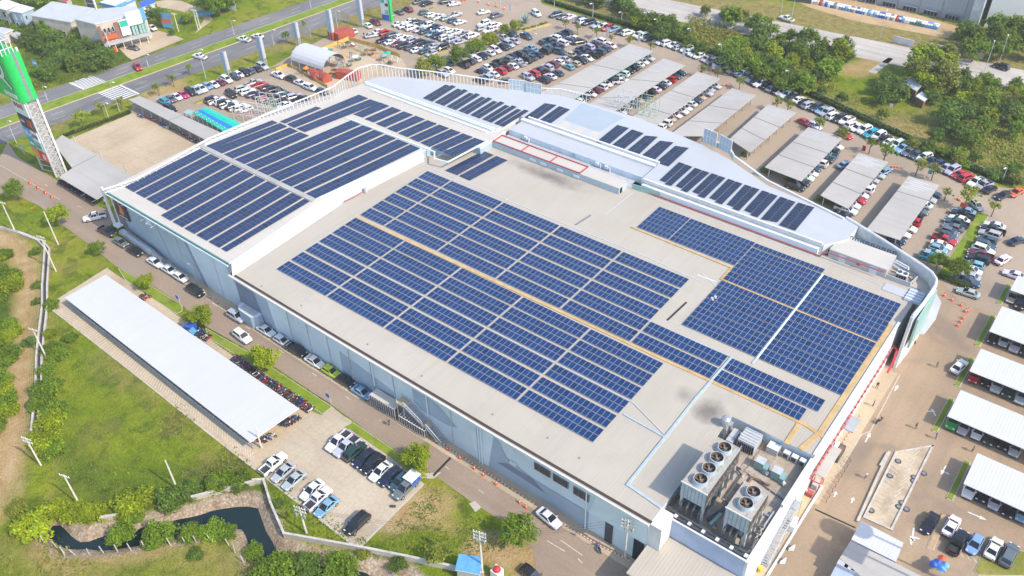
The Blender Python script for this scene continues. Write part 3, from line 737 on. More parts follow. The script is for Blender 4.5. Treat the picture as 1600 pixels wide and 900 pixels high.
glass_screen((U(795, 126, 15), U(823, 129, 15)), 12.5, 15.4, 5)
glass_screen((U(823, 130, 15), U(846, 134, 15)), 12.5, 15.4, 4)
b = MB(); pts = UL([(1098, 213), (1120, 222), (1140, 230), (1147, 243)], 13.6)
b.path([(x, y, 13.6) for x, y in pts], .22, 'white_trim', 5); b.wall(pts, 1.4, .12, 'teal_glass', 12.3); part(b, 'parapet_screen', 'short glazed screen on the rear roof edge')
b = MB()
rp = [U(*p, CZ) for p in [(1148, 246), (1200, 284), (1250, 309), (1317, 342)]]
b.wall(rp, .35, .4, 'white_trim', CZ); part(b, 'roof_edge')
for i in range(9):                       # small dark openings under the rear roof edge
    pass
# tall rounded parapet around the right end
b = MB()
Rp = [(-37.5, 154.4), (-29, 151.2), (-20.4, 147.6), (-18.2, 146.4), (-16.9, 144.8), (-16.5, 143), (-16.6, 137.3), (-17, 132.2)]
b.wall(Rp, 12.4, .5, 'white_wall', 0, 'white_trim'); b.path([(x, y, 12.6) for x, y in Rp], .28, 'white_trim', 6); part(b, 'end_parapet', 'tall rounded white parapet wall at the right end')
b = MB(); b.box(-16.25, -15.9, 132.6, 143, 5.2, 11.8, 'teal_glass'); part(b, 'glazed_wall', 'pale teal glazed wall over the corner entrance')
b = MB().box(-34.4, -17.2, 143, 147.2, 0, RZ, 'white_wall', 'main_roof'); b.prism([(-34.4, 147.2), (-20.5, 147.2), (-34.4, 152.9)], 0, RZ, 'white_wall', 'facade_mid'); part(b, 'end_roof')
cn = MB().prism([(-18.6, 151.9), (-16.9, 151.4), (-15.2, 149.1), (-14.6, 144), (-15.0, 138.6), (-16.4, 137.8), (-16.4, 143.3), (-17.6, 146.8), (-19.4, 148.2)], 4.6, 4.95, 'white_trim', 'white_roof', True); part(cn, 'entrance_canopy', 'rounded white canopy round the right corner entrance')
part(MB().box(-18.68, -16.7, 96.8, 103.8, 4.1, 4.4, 'white_trim', 'carport_roof'), 'side_canopy', 'pale flat canopy on the right side wall')
part(MB().box(-18.68, -16.6, 108.5, 112, 4.0, 4.25, 'galvanised'), 'side_canopy', 'small corrugated canopy on the right side wall')
b = MB().box(-18.72, -18.62, 94.7, 132, 0, RZ-.27, 'white_trim'); b.box(-18.9, -18.45, 94.7, 132, RZ, RZ+.2, 'white_trim'); part(b, 'side_wall', 'bright white right side wall')
b = MB(); b.tube((-18.35, 95, 4.6), (-18.35, 132.4, 4.6), .12, 'pink_red', 6)
for i in range(24): b.box(-18.5, -18.15, 95.6+i*1.5, 95.8+i*1.5, 4.45, 4.85, 'pink_red')
b.path([(-18.3, 132.4, 4.6), (-17.6, 132.2, 4.2), (-17.2, 129.5, 3.4), (-17.2, 127.5, 2.4)], .2, 'red_paint', 6)
part(b, 'fire_pipe', 'red pipe running along the right side wall')
b = MB(); b.tube((-76.5, 142.0, RZ+.25), (-37.4, 142.0, RZ+.25), .12, 'pink_red', 6); b.path([(-37.4, 142.0, RZ+.25), (-37.0, 142.0, 11.6), (-36.2, 142.2, 11.8), (-25.4, 142.3, 11.9)], .12, 'pink_red', 6); part(b, 'fire_pipe', 'red pipe at the foot of the rear wall')
# rooftop plant rooms
pr = part(MB().box(-115.6, -79, 144.5, 149.6, RZ-.1, 11.95, 'facade_pale', 'white_roof'), 'rooftop_house', 'long grey plant room with a white roof')
b = MB()
for i in range(13): b.box(-114.8+i*2.8, -114.72+i*2.8, 144.42, 144.5, RZ, 11.85, 'light_grey')
part(b, 'wall_joint', None, pr)
b = MB()
for x in (-111, -91, -88.5): b.box(x, x+.9, 144.1, 144.5, 11.0, 11.7, 'white_trim'); b.tube((x+1.4, 144.3, RZ), (x+1.4, 144.3, 11.6), .16, 'white_trim', 6)
part(b, 'duct', None, pr)
part(MB().box(-115.8, -78.8, 149.2, 150.3, 11.95, 12.5, 'white_trim'), 'raised_curb', None, pr)
for x in (-97.5, -89.5): part(MB().box(x, x+1.0, 144.44, 144.5, RZ, 11.8, 'pipe_blue'), 'door', None, pr)
pr = part(MB().box(-115.4, -80.8, 138.0, 141.4, RZ-.1, 11.85, 'pipe_blue', 'side_roof'), 'rooftop_house', 'low blue plant room whose roof is framed in red')
b = MB(); z0 = 11.85
for (x0, x1, y0, y1) in ((-115.4, -90.9, 137.95, 138.2), (-115.4, -90.9, 141.2, 141.45), (-115.4, -115.1, 138, 141.4), (-91.1, -90.85, 138, 141.4), (-107.3, -107.1, 138, 141.4), (-99.2, -99, 138, 141.4)): b.box(x0, x1, y0, y1, z0, z0+.22, 'pink_red')
part(b, 'red_frame', None, pr)
part(MB().box(-80.85, -80.72, 138.4, 139.3, RZ, 11.6, 'dark_void'), 'door', None, pr)
b = MB()
for x in (-104.5, -101.6, -97, -92.6): b.box(x, x+1.5, 137.85, 138.0, 10.6, 11.2, 'facade_pale')
part(b, 'wall_vent', None, pr)
b = MB(); b.box(-115.9, -80.6, 141.45, 144.4, RZ, RZ+.25, 'light_grey'); part(b, 'service_passage')
b = MB(); b.wall([(-79.6, 141.6), (-73.2, 142.2)], 1.3, .12, 'teal_glass', RZ); part(b, 'passage_screen')
pr = part(MB().box(-36.2, -25.2, 142.9, 148.3, RZ-.1, 12.2, 'light_grey', 'side_roof'), 'rooftop_house', 'white roofed plant room near the right end')
for x in (-34.2, -28.2): part(MB().box(x, x+1.3, 142.82, 142.9, RZ, 11.8, 'facade_blue'), 'door', None, pr)
part(MB().box(-30.6, -30.1, 142.7, 142.9, 11.0, 11.5, 'red_paint'), 'hose_box', None, pr)
b = MB()
for i in range(9): b.path([(-34.5+i*1.05, 149.0, 11.2), (-34.5+i*1.05, 149.0, 12.4), (-34.0+i*1.05, 149.0, 12.4), (-34.0+i*1.05, 149.0, 11.2)], .09, 'dark_grey', 5)
b.path([(-25, 147.6, 11.6), (-22.4, 146.9, 11.6), (-22.2, 146.5, 11.2)], .16, 'white_trim', 6); b.path([(-25, 147.1, 11.5), (-22.6, 146.4, 11.5)], .14, 'white_trim', 6)
part(b, 'pipework', None, pr)
b = MB()
for i in range(4): b.box(-37.9+i*.42, -37.65+i*.42, 144.2, 147.4, 11.6, 11.75, 'white_trim')
b.box(-38.0, -36.3, 144.2, 147.4, RZ, 11.0, 'dark_void'); part(b, 'pergola', None, pr)
t = thing('roof_chiller', 'grey chiller box in the walled corner beside the white plant room', 'chiller', (-22.6, 144.2, RZ))
MB().box(-23.6, -21.6, 143.6, 145.0, RZ+.2, RZ+1.5, 'light_grey', 'white_trim').build('body', t); m = MB()
for x in (-23.1, -22.1): m.cyl(x, 144.3, RZ+1.5, RZ+1.65, .38, 'dark_grey', 10)
m.build('fan', t); m = MB()
for i in range(4): m.box(-23.4+i*.45, -23.1+i*.45, 143.52, 143.6, RZ+.4, RZ+1.3, 'dark_void')
m.build('grille', t)
b = MB(); b.wall([(-25, 142.9), (-20.6, 142.9), (-20.2, 145.6)], 1.0, .15, 'light_grey', RZ); part(b, 'low_wall')
b = MB(); b.path([(-24.8, 145.8, RZ+.6), (-20.8, 145.6, RZ+.6), (-20.4, 143.6, RZ+.4)], .14, 'wood_brown', 6); b.path([(-24.8, 145.3, RZ+.3), (-21.4, 145.3, RZ+.3)], .12, 'dark_steel', 6); part(b, 'pipework')
# yellow grating walkways, pale cable trays
def strip(name, pts, wd, z, mat, h=.08, label=None):
    strip.n += 1
    return part(MB().wall(pts, h+.012*strip.n, wd, mat, z), name, label)
strip.n = 0
strip('roof_walkway', UL([(560, 341), (1258, 663), (1284, 681)], RZ+.1), .62, RZ, 'walkway_yellow', .1, 'ochre grating walkway crossing the middle of the front panels')
strip('roof_walkway', [(-20.75, 94.9), (-19.75, 99.5), (-19.55, 130)], .8, RZ, 'walkway_yellow', .1, 'ochre grating walkway along the right edge')
strip('roof_walkway', [(-72.2, 129.2), (-49.6, 128.9), (-49.6, 124.6), (-20.1, 124.4)], .34, RZ, 'walkway_yellow', .12, 'thin ochre walkway crossing the right panels')
strip('roof_walkway', UL([(1247, 665), (1229, 692)], RZ), .7, RZ, 'walkway_yellow', .1, 'short ochre walkway down to the plant deck')
b = MB(); b.wall([(-38.3, 106.5), (-38.6, 94.8), (-38.3, 73.2), (-32.5, 72.6)], .22, .4, 'pipe_blue', RZ); b.wall([(-46, 84.7), (-38.5, 84.4)], .2, .3, 'pipe_blue', RZ); b.wall([(-34.75, 109), (-34.75, 136.8)], .2, .36, 'facade_pale', RZ); b.wall([(-34.9, 107.4), (-34.8, 109)], .16, .25, 'pipe_blue', RZ)
b.wall([(-54.2, 106.3), (-38.5, 106.6)], .16, .18, 'pipe_blue', RZ); b.wall([(-120.7, 87.7), (-46.2, 87.75), (-38.6, 84.8)], .12, .2, 'light_grey', RZ)
part(b, 'cable_tray', 'pale blue cable trays on the main roof')
b = MB(); b.wall(UL([(648, 252), (870, 345), (1000, 397), (1095, 440)], RZ), .05, .3, 'light_grey', RZ); b.wall(UL([(990, 300), (945, 335)], RZ), .05, .2, 'light_grey', RZ); b.wall(UL([(900, 351), (922, 337)], RZ), .06, .45, 'mid_grey', RZ); b.wall(UL([(1098, 428), (1120, 448), (1132, 425), (1110, 410)][:2], RZ), .05, .3, 'light_grey', RZ)
b.wall(UL([(1090, 430), (1118, 440)], RZ), .06, .25, 'white_trim', RZ); b.wall(UL([(1072, 473), (1043, 500)], RZ), .05, .35, 'dark_void', RZ); b.wall(UL([(1044, 501), (1195, 560)], RZ), .04, .18, 'light_grey', RZ)
b.wall(UL([(1020, 310), (1300, 412), (1400, 456)], RZ), .05, .25, 'light_grey', RZ)
part(b, 'roof_flashing')
b = MB().box(-24.4, -20.4, 139.2, 141.6, RZ, RZ+.12, 'white_roof'); b.box(-20.2, -17.4, 138.6, 142.6, RZ, RZ+.3, 'pipe_blue')
for i in range(4): b.box(-20.2, -17.4, 138.9+i*.9, 139.2+i*.9, RZ+.3, RZ+.45, 'white_trim')
part(b, 'roof_hatch')
for x, y in ((-48.2, 118.3), (-47.9, 119.0)): part(MB().cyl(x, y, RZ, RZ+.5, .35, 'light_grey', 10, .25), 'roof_vent')
for x, y in ((-119, 71.8), (-108.5, 72.4), (-91, 72.2), (-78, 72.0), (-63, 72.3), (-53, 73.6), (-46.8, 73.2)): part(MB().cyl(x, y, RZ, RZ+.14, .14, 'mid_grey', 8), 'roof_bolt')
b = MB()
p0 = U(537, 315, 11); p1 = U(556, 307, 11); p2 = U(571, 297, 11)
b.path([(*p0, 11), (*p1, 11.2), (*p2, 11)], .1, 'pink_red', 5); b.cyl(*p2, RZ+.2, 11.6, .35, 'light_grey', 8); part(b, 'roof_vent')
# plant deck at the front right corner
b = MB()
b.box(-32.4, -18.9, 73.0, 94.8, 0, 8.0, 'plant_wall', 'plant_deck'); part(b, 'plant_deck')
b = MB(); b.box(-32.4, -19.0, 72.75, 73.05, 4.95, 8.9, 'plant_wall', 'white_trim'); b.box(-19.0, -18.6, 72.7, 84, 0, 8.9, 'white_wall', 'white_trim'); b.box(-19.0, -18.65, 84, 94.65, 0, 9.6, 'white_wall', 'white_trim')
part(b, 'plant_parapet', 'blue grey parapet wall round the plant deck')
b = MB(); b.box(-32.6, -30.4, 69.6, 73.0, 5.0, 9.9, 'white_wall', 'white_trim')
b.prism([(-32.4, 69.5), (-31.2, 69.5), (-31.2, 73), (-32.4, 73)], 0, 5, 'facade_mid'); part(b, 'corner_wall', 'white recessed corner wall beside the loading canopy')
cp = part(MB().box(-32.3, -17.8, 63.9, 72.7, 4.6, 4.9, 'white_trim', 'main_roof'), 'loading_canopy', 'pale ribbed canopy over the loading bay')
b = MB()
for x in (-32.0, -25, -17.5): b.box(x, x+.35, 64.2, 64.55, 0, 4.6, 'light_grey')
b.box(-32.0, -31.6, 69.0, 69.4, 0, 4.6, 'light_grey'); part(b, 'canopy_post', None, cp)
# rooftop machines: each stands on the deck on its own
plain('fan_blade', (.17, .13, .10), .6, var=.3, scale=3)
plain('tower_shell', (.40, .48, .55), .5, var=.2, scale=1.0)
plain('tower_deck', (.43, .39, .335), .6, var=.2, scale=2)
plain('louvre_rust', (.16, .11, .075), .8, var=.4, scale=3)
plain('machine_green', (.22, .37, .36), .5, var=.2, scale=2)
def cooling_tower(x0, x1, y0, y1, fans, label):
    t = thing('cooling_tower', label, 'cooling tower', ((x0+x1)/2, (y0+y1)/2, 8.0), 0, 'rooftop cooling towers')
    zb, zt = 11.8, 15.0
    b = MB(); b.box(x0, x1, y0, y1, zb, zt, 'tower_shell', 'tower_deck')
    n = int((x1-x0)/.55)
    for i in range(n+1):
        x = x0+(x1-x0)*i/n; b.box(x-.03, x+.03, y0-.05, y0, zb, zt, 'mid_grey')
    b.box(x0-.12, x1+.12, y0-.12, y0+.02, zt-.14, zt+.06, 'white_trim')
    b.build('casing', t)
    for sx in (x0-.06, x1+.02):
        b = MB(); n = int((y1-y0)/.5)
        for i in range(n):
            y = y0+(y1-y0)*(i+.15)/n; b.box(sx, sx+.1, y, y+.3, zb+.2, zt-.35, 'louvre_rust')
        b.build('louvre', t)
    for (fx_, fy_) in fans:
        b = MB(); k = 20; ri, ro = .93, 1.02
        for i in range(k):
            a0, a1 = 2*math.pi*i/k, 2*math.pi*(i+1)/k
            def c_(r, a, z): return (fx_+r*math.cos(a), fy_+r*math.sin(a), z)
            b.face([c_(ro+.12, a0, zt), c_(ro+.12, a1, zt), c_(ro, a1, zt+.8), c_(ro, a0, zt+.8)], 'tower_shell', smooth=True)
            b.face([c_(ro, a0, zt+.8), c_(ro, a1, zt+.8), c_(ri, a1, zt+.8), c_(ri, a0, zt+.8)], 'light_grey')
            b.face([c_(ri, a1, zt+.03), c_(ri, a0, zt+.03), c_(ri, a0, zt+.8), c_(ri, a1, zt+.8)], 'louvre_rust', smooth=True)
        b.face([(fx_+ri*math.cos(2*math.pi*i/k), fy_+ri*math.sin(2*math.pi*i/k), zt+.03) for i in range(k)], 'dark_void')
        st = b.build('fan_stack', t)
        b = MB()
        for i in range(6):
            a = i*math.pi/3; ca, sa = math.cos(a), math.sin(a)
            b.face([(fx_+.15*ca-.08*sa, fy_+.15*sa+.08*ca, zt+.30), (fx_+.15*ca+.12*sa, fy_+.15*sa-.12*ca, zt+.22), (fx_+.92*ca+.26*sa, fy_+.92*sa-.26*ca, zt+.20), (fx_+.92*ca-.18*sa, fy_+.92*sa+.18*ca, zt+.34)], 'fan_blade')
        b.cyl(fx_, fy_, zt+.1, zt+.5, .17, 'mid_grey', 8)
        sub(b.build('fan', off=tuple(t.location)), st)
    for lx in (x0+.25, x1-.25):
        k = int((y1-y0)/2.3)+1
        for i in range(k+1):
            y = y0+.25+(y1-y0-.5)*i/k
            MB().box(lx-.18, lx+.18, y-.18, y+.18, 8.0, zb, 'light_grey').build('leg', t)
    b = MB(); b.box(x0, x1, y0+.3, y1-.3, 9.6, 10.2, 'dark_steel')
    for i in range(4):
        x = x0+.5+i*(x1-x0-1)/3
        b.path([(x, y0-.5, 8.5), (x, y0-.5, 10.4), (x, y0+.6, 11.2), (x, y0+.6, 11.8)], .18, 'dark_steel', 7)
    b.build('pipework', t)
    b = MB(); x = x1+.05
    for i in range(int((y1-y0)/1.2)): b.tube((x, y0+i*1.2, zb), (x+.35, y0+.9+i*1.2, zt-.3), .05, 'galvanised', 5)
    for y in (y0+.2, y1-.2): b.path([(x+.1, y, zt), (x+.1, y, zt+.9)], .04, 'galvanised', 5)
    b.path([(x+.1, y0+.2, zt+.9), (x+.1, y1-.2, zt+.9)], .04, 'galvanised', 5)
    b.build('railing', t)
    return t
cooling_tower(-30.8, -26.9, 75.1, 85.4, [(-28.63, 83.65), (-28.66, 81.3), (-28.66, 78.9), (-28.68, 76.49)], 'long cooling tower with four round fans on the plant deck')
cooling_tower(-23.8, -20.2, 74.8, 80.4, [(-21.8, 78.85), (-21.76, 76.48)], 'shorter cooling tower with two round fans on the plant deck')
t = thing('chiller', 'big pale boxy chiller with a dark louvred front behind the cooling towers', 'chiller', (-28, 92.4, 8))
MB().box(-29.4, -26.6, 91.0, 94.0, 8.2, 10.2, 'light_grey', 'light_grey').build('body', t)
b = MB()
for i in range(8): b.box(-29.3+i*.34, -29.08+i*.34, 90.92, 91.0, 8.3, 9.8, 'dark_void')
b.build('grille', t)
b = MB()
for i in range(5): b.box(-29.4, -26.6, 91.3+i*.6, 91.36+i*.6, 10.2, 10.26, 'mid_grey')
b.build('lid', t)
tag(MB().box(-31.1, -30.0, 90.6, 93.6, 8, 9.2, 'light_grey').box(-31.1, -30.0, 91.5, 91.56, 9.2, 9.24, 'mid_grey').build('duct_box'), 'narrow ribbed silver duct box left of the chiller', 'duct')
t = thing('exhaust_stack', 'shiny silver exhaust stack with a domed cap on the plant deck', 'exhaust stack', (-32.4, 92.6, 8))
b = MB().cyl(-32.2, 92.2, 8, 11.3, .55, 'steel', 12); b.build('stack', t)
b = MB().cyl(-32.2, 92.2, 11.3, 11.9, .85, 'steel', 12, .75); b.cyl(-32.2, 92.2, 11.9, 12.2, .75, 'steel', 12, .25); b.build('cap', t)
b = MB().box(-33.0, -31.5, 90.4, 91.4, 8, 10.2, 'dark_steel').box(-33.0, -31.5, 93.0, 94, 8, 9.8, 'galvanised'); b.build('base', t)
def pump(x, y, label):
    t = thing('pump_unit', label, 'pump', (x, y, 8), 0, 'green pump units on the plant deck')
    MB().box(x-1.1, x+.3, y-.7, y+.7, 8.1, 9.7, 'machine_green', 'light_grey').build('housing', t)
    MB().box(x+.3, x+1.0, y-.9, y+.5, 8.1, 9.2, 'machine_green').build('motor', t)
    MB().tube((x+1.0, y-.7, 8.5), (x+1.3, y-.9, 8.5), .3, 'white_trim', 8).build('flange', t)
pump(-24.4, 89.7, 'left one of the two green pump units behind the two-fan tower')
pump(-21.6, 89.4, 'right one of the two green pump units behind the two-fan tower')
tag(MB().box(-25.4, -23.6, 93.0, 94.5, 8, 9.3, 'light_grey', 'white_trim').build('duct_box'), 'plain white duct box behind the left pump unit', 'duct')
for i, x in enumerate((-22.4, -21.1, -19.8)):
    t = thing('ac_unit', ['leftmost', 'middle', 'rightmost'][i]+' of three white outdoor air conditioners in the deck corner', 'air conditioner', (x, 93.9, 8), 0, 'white air conditioners on the plant deck')
    MB().box(x-.5, x+.5, 93.5, 94.3, 8.1, 9.2, 'white_trim').build('case', t)
    MB().box(x-.42, x+.30, 93.44, 93.5, 8.25, 9.0, 'dark_grey').build('grille', t)
b = MB()
b.path([(-31.5, 73.6, 8.6), (-18.8, 73.6, 8.6)], .22, 'dark_steel', 8); b.path([(-31.5, 74.2, 8.8), (-19.6, 74.2, 8.8), (-19.2, 74.8, 9.2), (-19.4, 76.5, 9.2)], .26, 'dark_steel', 8)
b.path([(-31, 74.0, 8.4), (-20, 74.0, 8.4)], .12, 'light_grey', 6)
for i in range(6): b.box(-30.6+i*2.2, -30.1+i*2.2, 73.4, 74.0, 8.5, 8.9, 'white_trim')
tag(b.build('pipe_run'), 'black water pipes along the front parapet of the plant deck', 'pipes')
b = MB(); b.path([(-26.4, 76, 8.6), (-25.4, 79, 8.6), (-25.2, 85, 8.6)], .3, 'dark_steel', 8); b.path([(-25.2, 80, 8.6), (-24.4, 80, 8.6), (-24.4, 78, 10)], .2, 'teal_glass', 7); b.path([(-25.8, 75.5, 8.6), (-25.2, 77.6, 9.4)], .25, 'teal_glass', 7)
tag(b.build('pipe_run'), 'dark and teal pipes between the two cooling towers', 'pipes')
b = MB()
for i in range(9): b.path([(-26.2+i*.02, 86.6+i*.9, 8.05), (-26.2+i*.02, 86.6+i*.9, 9.0)], .04, 'wood_brown', 5)
b.path([(-26.2, 86.6, 9.0), (-26.0, 93.8, 9.0)], .05, 'wood_brown', 5)
for i in range(8): b.path([(-25.6+i*.95, 87.6-i*.2, 8.05), (-25.6+i*.95, 87.6-i*.2, 8.6)], .03, 'galvanised', 5)
b.path([(-25.6, 87.6, 8.6), (-19, 86.2, 8.6)], .05, 'galvanised', 5); b.path([(-25.6, 87.3, 8.2), (-19, 85.9, 8.2)], .09, 'dark_steel', 5)
tag(b.build('guard_rail'), 'rusty guard rail and pipes around the pump units', 'railing')
for x, y, s_ in ((-20.0, 75.6, .35), (-19.6, 77.2, .3), (-19.8, 78.6, .3), (-19.4, 74.4, .4)):
    pass
for j, pts in enumerate((((-26.2, 81, 8.4), (-26.2, 86.4, 8.4), (-30.4, 88.6, 8.4)), ((-24.6, 82.2, 8.3), (-19.6, 82, 8.3)), ((-24.8, 83.4, 8.3), (-24.8, 87, 8.3), (-22, 87.2, 8.3)), ((-30.6, 87.6, 8.3), (-26.8, 87.4, 8.3)), ((-19.6, 74.6, 8.5), (-19.5, 83, 8.5)), ((-31.9, 75, 8.5), (-31.8, 88, 8.5)))):
    b = MB(); b.path(pts, .13+.03*(j % 3), ('dark_steel', 'galvanised', 'wood_brown')[j % 3], 6)
    for p in pts[:-1]: b.box(p[0]-.3, p[0]+.3, p[1]-.2, p[1]+.2, 8.0, 8.25, 'pale_stone')
    tag(b.build('pipe_run'), ['dark pipe running back from between the towers', 'bright pipe behind the two-fan tower', 'brown bent pipe in the middle of the plant deck', 'dark pipe behind the four-fan tower', 'bright pipe along the right deck parapet', 'brown pipe along the left deck edge'][j], 'pipes')
for j, (x, y) in enumerate(((-19.5, 75.6), (-19.4, 77.0), (-19.5, 78.2), (-19.6, 79.5), (-25.0, 75.6))): tag(MB().box(x-.3, x+.3, y-.35, y+.35, 8.0, 8.6+.1*(j % 3), 'walkway_yellow', 'tower_deck').cyl(x, y, 8.6+.1*(j % 3), 8.85+.1*(j % 3), .18, 'dark_steel', 8).build('valve_box'), f'rusty yellow valve box, {("first", "second", "third", "fourth", "fifth")[j]} from the front on the right edge of the plant deck' if j < 4 else 'rusty yellow valve box between the two cooling towers', 'valve box')
# outdoor stair, lean-to cage and a shed against the facade
st = part(MB().box(-81.6, -79.7, 68.4, 70.2, 4.65, 4.8, 'tan_concrete'), 'stair', 'grey steel stair climbing the front facade')
b = MB()
for (xa, za, xb, zb_) in ((-79.7, 4.75, -75.8, 2.55), (-74.9, 2.5, -71.6, .1)):
    n = 11
    for i in range(n):
        t_ = i/n; x = xa+(xb-xa)*t_; z = za+(zb_-za)*t_; b.box(x, x+.34, 68.6, 70.0, z-.05, z, 'galvanised')
    for y in (68.55, 70.0): b.tube((xa, y, za), (xb, y, zb_), .09, 'light_grey', 4); b.tube((xa, y, za+1), (xb, y, zb_+1), .05, 'white_trim', 4)
b.box(-75.9, -74.8, 68.5, 70.0, 2.45, 2.55, 'tan_concrete')
for x, z in ((-81.4, 4.65), (-79.9, 4.65), (-75.8, 2.45), (-74.9, 2.45)):
    for y in (68.55, 69.95): b.box(x-.06, x+.06, y-.06, y+.06, 0, z+1, 'light_grey')
part(b, 'flight', None, st)
def cage(x0, x1, zt, label, solid):
    t = part(MB().box(x0, x1, 68.2, 70.1, zt-.12, zt, 'light_grey', 'side_roof') if solid else MB().box(x0, x1, 68.1, 68.22, zt-.1, zt, 'white_trim'), 'bike_cage', label)
    b = MB(); n = int((x1-x0)/.55)
    for i in range(n+1):
        x = x0+(x1-x0)*i/n; b.box(x-.04, x+.04, 68.1, 68.2, 0, zt-.1, 'light_grey')
        if not solid: b.box(x-.03, x+.03, 68.2, 70.0, zt-.1, zt-.04, 'white_trim')
    b.box(x0, x1, 68.4, 68.45, 0, zt-.1, 'dark_steel'); part(b, 'bars', None, t)
cage(-88.0, -81.9, 2.9, 'barred cage with a pale roof under the facade stair', True); cage(-80.9, -75.0, 2.1, 'low open barred cage beside the facade stair', False)
sh = part(MB().prism([(-126.3, 71.1), (-126.3, 70.0), (-125.2, 69.2), (-121.4, 69.0), (-120.2, 69.8), (-120.2, 71.0)], 0, 3.2, 'facade_mid', 'facade_pale'), 'porch', 'angular blue porch jutting from the facade')
b = MB()
for i in range(9): b.box(-125.3+i*.5, -125.05+i*.5, 69.3, 71.0, 3.2, 3.32, 'light_grey')
part(b, 'slats', None, sh)
# ================================================================ solar tables
tinted('cell_blue', (.008, .036, .122), .24, .5)
tinted('cell_slate', (.017, .035, .098), .25, .5)
tinted('cell_navy', (.014, .025, .062), .25, .5)
plain('panel_frame', (.34, .38, .46), .35, var=.05)
plain('dark_frame', (.10, .115, .15), .4, var=.05)
plain('rail_metal', (.42, .43, .44), .5, var=.1)
ORD = 'zeroth first second third fourth fifth sixth seventh eighth ninth tenth eleventh twelfth thirteenth fourteenth fifteenth sixteenth seventeenth eighteenth nineteenth twentieth'.split()
TENS = {2: 'twenty', 3: 'thirty', 4: 'forty', 5: 'fifty', 6: 'sixty', 7: 'seventy', 8: 'eighty'}
def ordi(n):
    if n <= 20: return ORD[n]
    t, u = divmod(n, 10)
    return TENS[t]+'-'+ORD[u] if u else TENS[t][:-1]+'ieth'
def table(quad, z, rows, n, cell, label, group, along='u'):
    """a table of solar panels: quad = near-left, near-right, far-right, far-left plan corners.
    along 'u': panels run along near-left -> near-right, rows stack towards the far side; 'v': the other way"""
    a, b_, c_, d_ = [Vector(q) for q in quad]
    if along == 'v': a, b_, c_, d_ = a, d_, c_, b_
    o = (a+c_)/2
    t = thing('solar_table', label, 'solar panels', (o.x, o.y, z), 0, group)
    def pt(u, v): return (a*(1-u)+b_*u)*(1-v)+(d_*(1-u)+c_*u)*v
    flip = (b_-a).cross(d_-a) < 0
    def fc(m, ps, mat, tint=None):
        m.face(ps[::-1] if flip else ps, mat, tint)
    W = (b_-a).length; D = (d_-a).length
    z1 = z+.17
    for r_ in range(rows):
        v0, v1 = r_/rows+.012, (r_+1)/rows-.012
        m = MB()
        q = [pt(0, v0), pt(1, v0), pt(1, v1), pt(0, v1)]
        if flip: q = q[::-1]
        m.prism([tuple(p) for p in q], z+.12, z1, 'panel_frame' if cell == 'cell_blue' else 'dark_frame')
        iu = .034/(W/n)/n; iv = .035/D
        for i in range(n):
            u0, u1 = i/n+iu, (i+1)/n-iu
            g = 1+rnd.gauss(0, .09); h = rnd.gauss(0, .06)
            if rnd.random() < .06: g *= .78
            fc(m, [(*pt(u0, v0+iv), z1+.006), (*pt(u1, v0+iv), z1+.006), (*pt(u1, v1-iv), z1+.006), (*pt(u0, v1-iv), z1+.006)], cell, (g*(1+2.2*max(h, 0)), g*(1-h*.4), g))
        m.build('panel_row', t)
    m = MB()
    for v in (.2, .8):
        p, q = pt(0, v), pt(1, v); m.tube((p.x, p.y, z+.06), (q.x, q.y, z+.06), .06, 'rail_metal', 4)
    m.build('rail', t)
    return t
zA = RZ+.02
YL = [(76.9, 80.1), (80.6, 83.8), (84.35, 87.5), (88.1, 91.3), (91.75, 94.95), (95.3, 98.45)]
YU = [(99.75, 102.85), (103.3, 106.4), (106.85, 109.95), (110.5, 113.75), (114.3, 117.3), (117.85, 121.05)]
XLn = [-120.7, -106.4, -91.4, -76.5, -61.45, -46.4]
XUp = [-120.7, -113.5, -98.8, -83.9, -68.95, -53.95, -38.5, -21.7]
def rect(x0, x1, y0, y1): return [(x0, y0), (x1, y0), (x1, y1), (x0, y1)]
for j, (y0, y1) in enumerate(YL):
    for i in range(5):
        table(rect(XLn[i], XLn[i+1]-.42, y0, y1), zA, 2, 14 if i == 0 else 15, 'cell_blue', f'blue panel table, {ordi(i+1)} from the left in the {ordi(j+1)} row from the front eave', 'blue solar tables on the main roof')
for j, (y0, y1) in enumerate(YU):
    for i in range(7 if j < 2 else 5):
        x1 = XUp[i+1]-.42 if i < 6 else (-23.3, -21.7)[j]
        table(rect(XUp[i], x1, y0, y1), zA, 2, 7 if i == 0 else (17 if i == 6 else 15), 'cell_blue', f'blue panel table, {ordi(i+1)} from the left in the {ordi(j+1)} row behind the ochre walkway', 'blue solar tables on the main roof')
g = 'blue solar tables on the right part of the main roof'
colx = [(-71.2, -63.95), (-63.75, -49.45), (-49.25, -35.05), (-34.6, -20.05)]
for i in (0, 1):
    for j, (y0, y1, r_) in enumerate(((129.85, 131.3, 1), (131.5, 134.4, 2), (134.55, 137.3, 2), (137.45, 138.85, 1))):
        table(rect(*colx[i], y0, y1), zA, r_, 8 if i == 0 else 15, 'cell_blue', f'blue panel table, {ordi(j+1)} strip up, in the {("short left", "long right")[i]} pair of the upper field', g)
for i in (2, 3):
    ys = [(108.95+k*3.1, 108.95+k*3.1+2.92) for k in range(5)]+[(124.75+k*3.12, 124.75+k*3.12+2.92) for k in range(4)]
    if i == 2: ys.append((137.35, 138.75))
    for j, (y0, y1) in enumerate(ys):
        table(rect(*colx[i], y0, y1), zA, 2 if y1-y0 > 2 else 1, 15, 'cell_blue', f'blue panel table, {ordi(j+1)} row up in the {("left", "right")[i-2]} column of the right panel field', g)
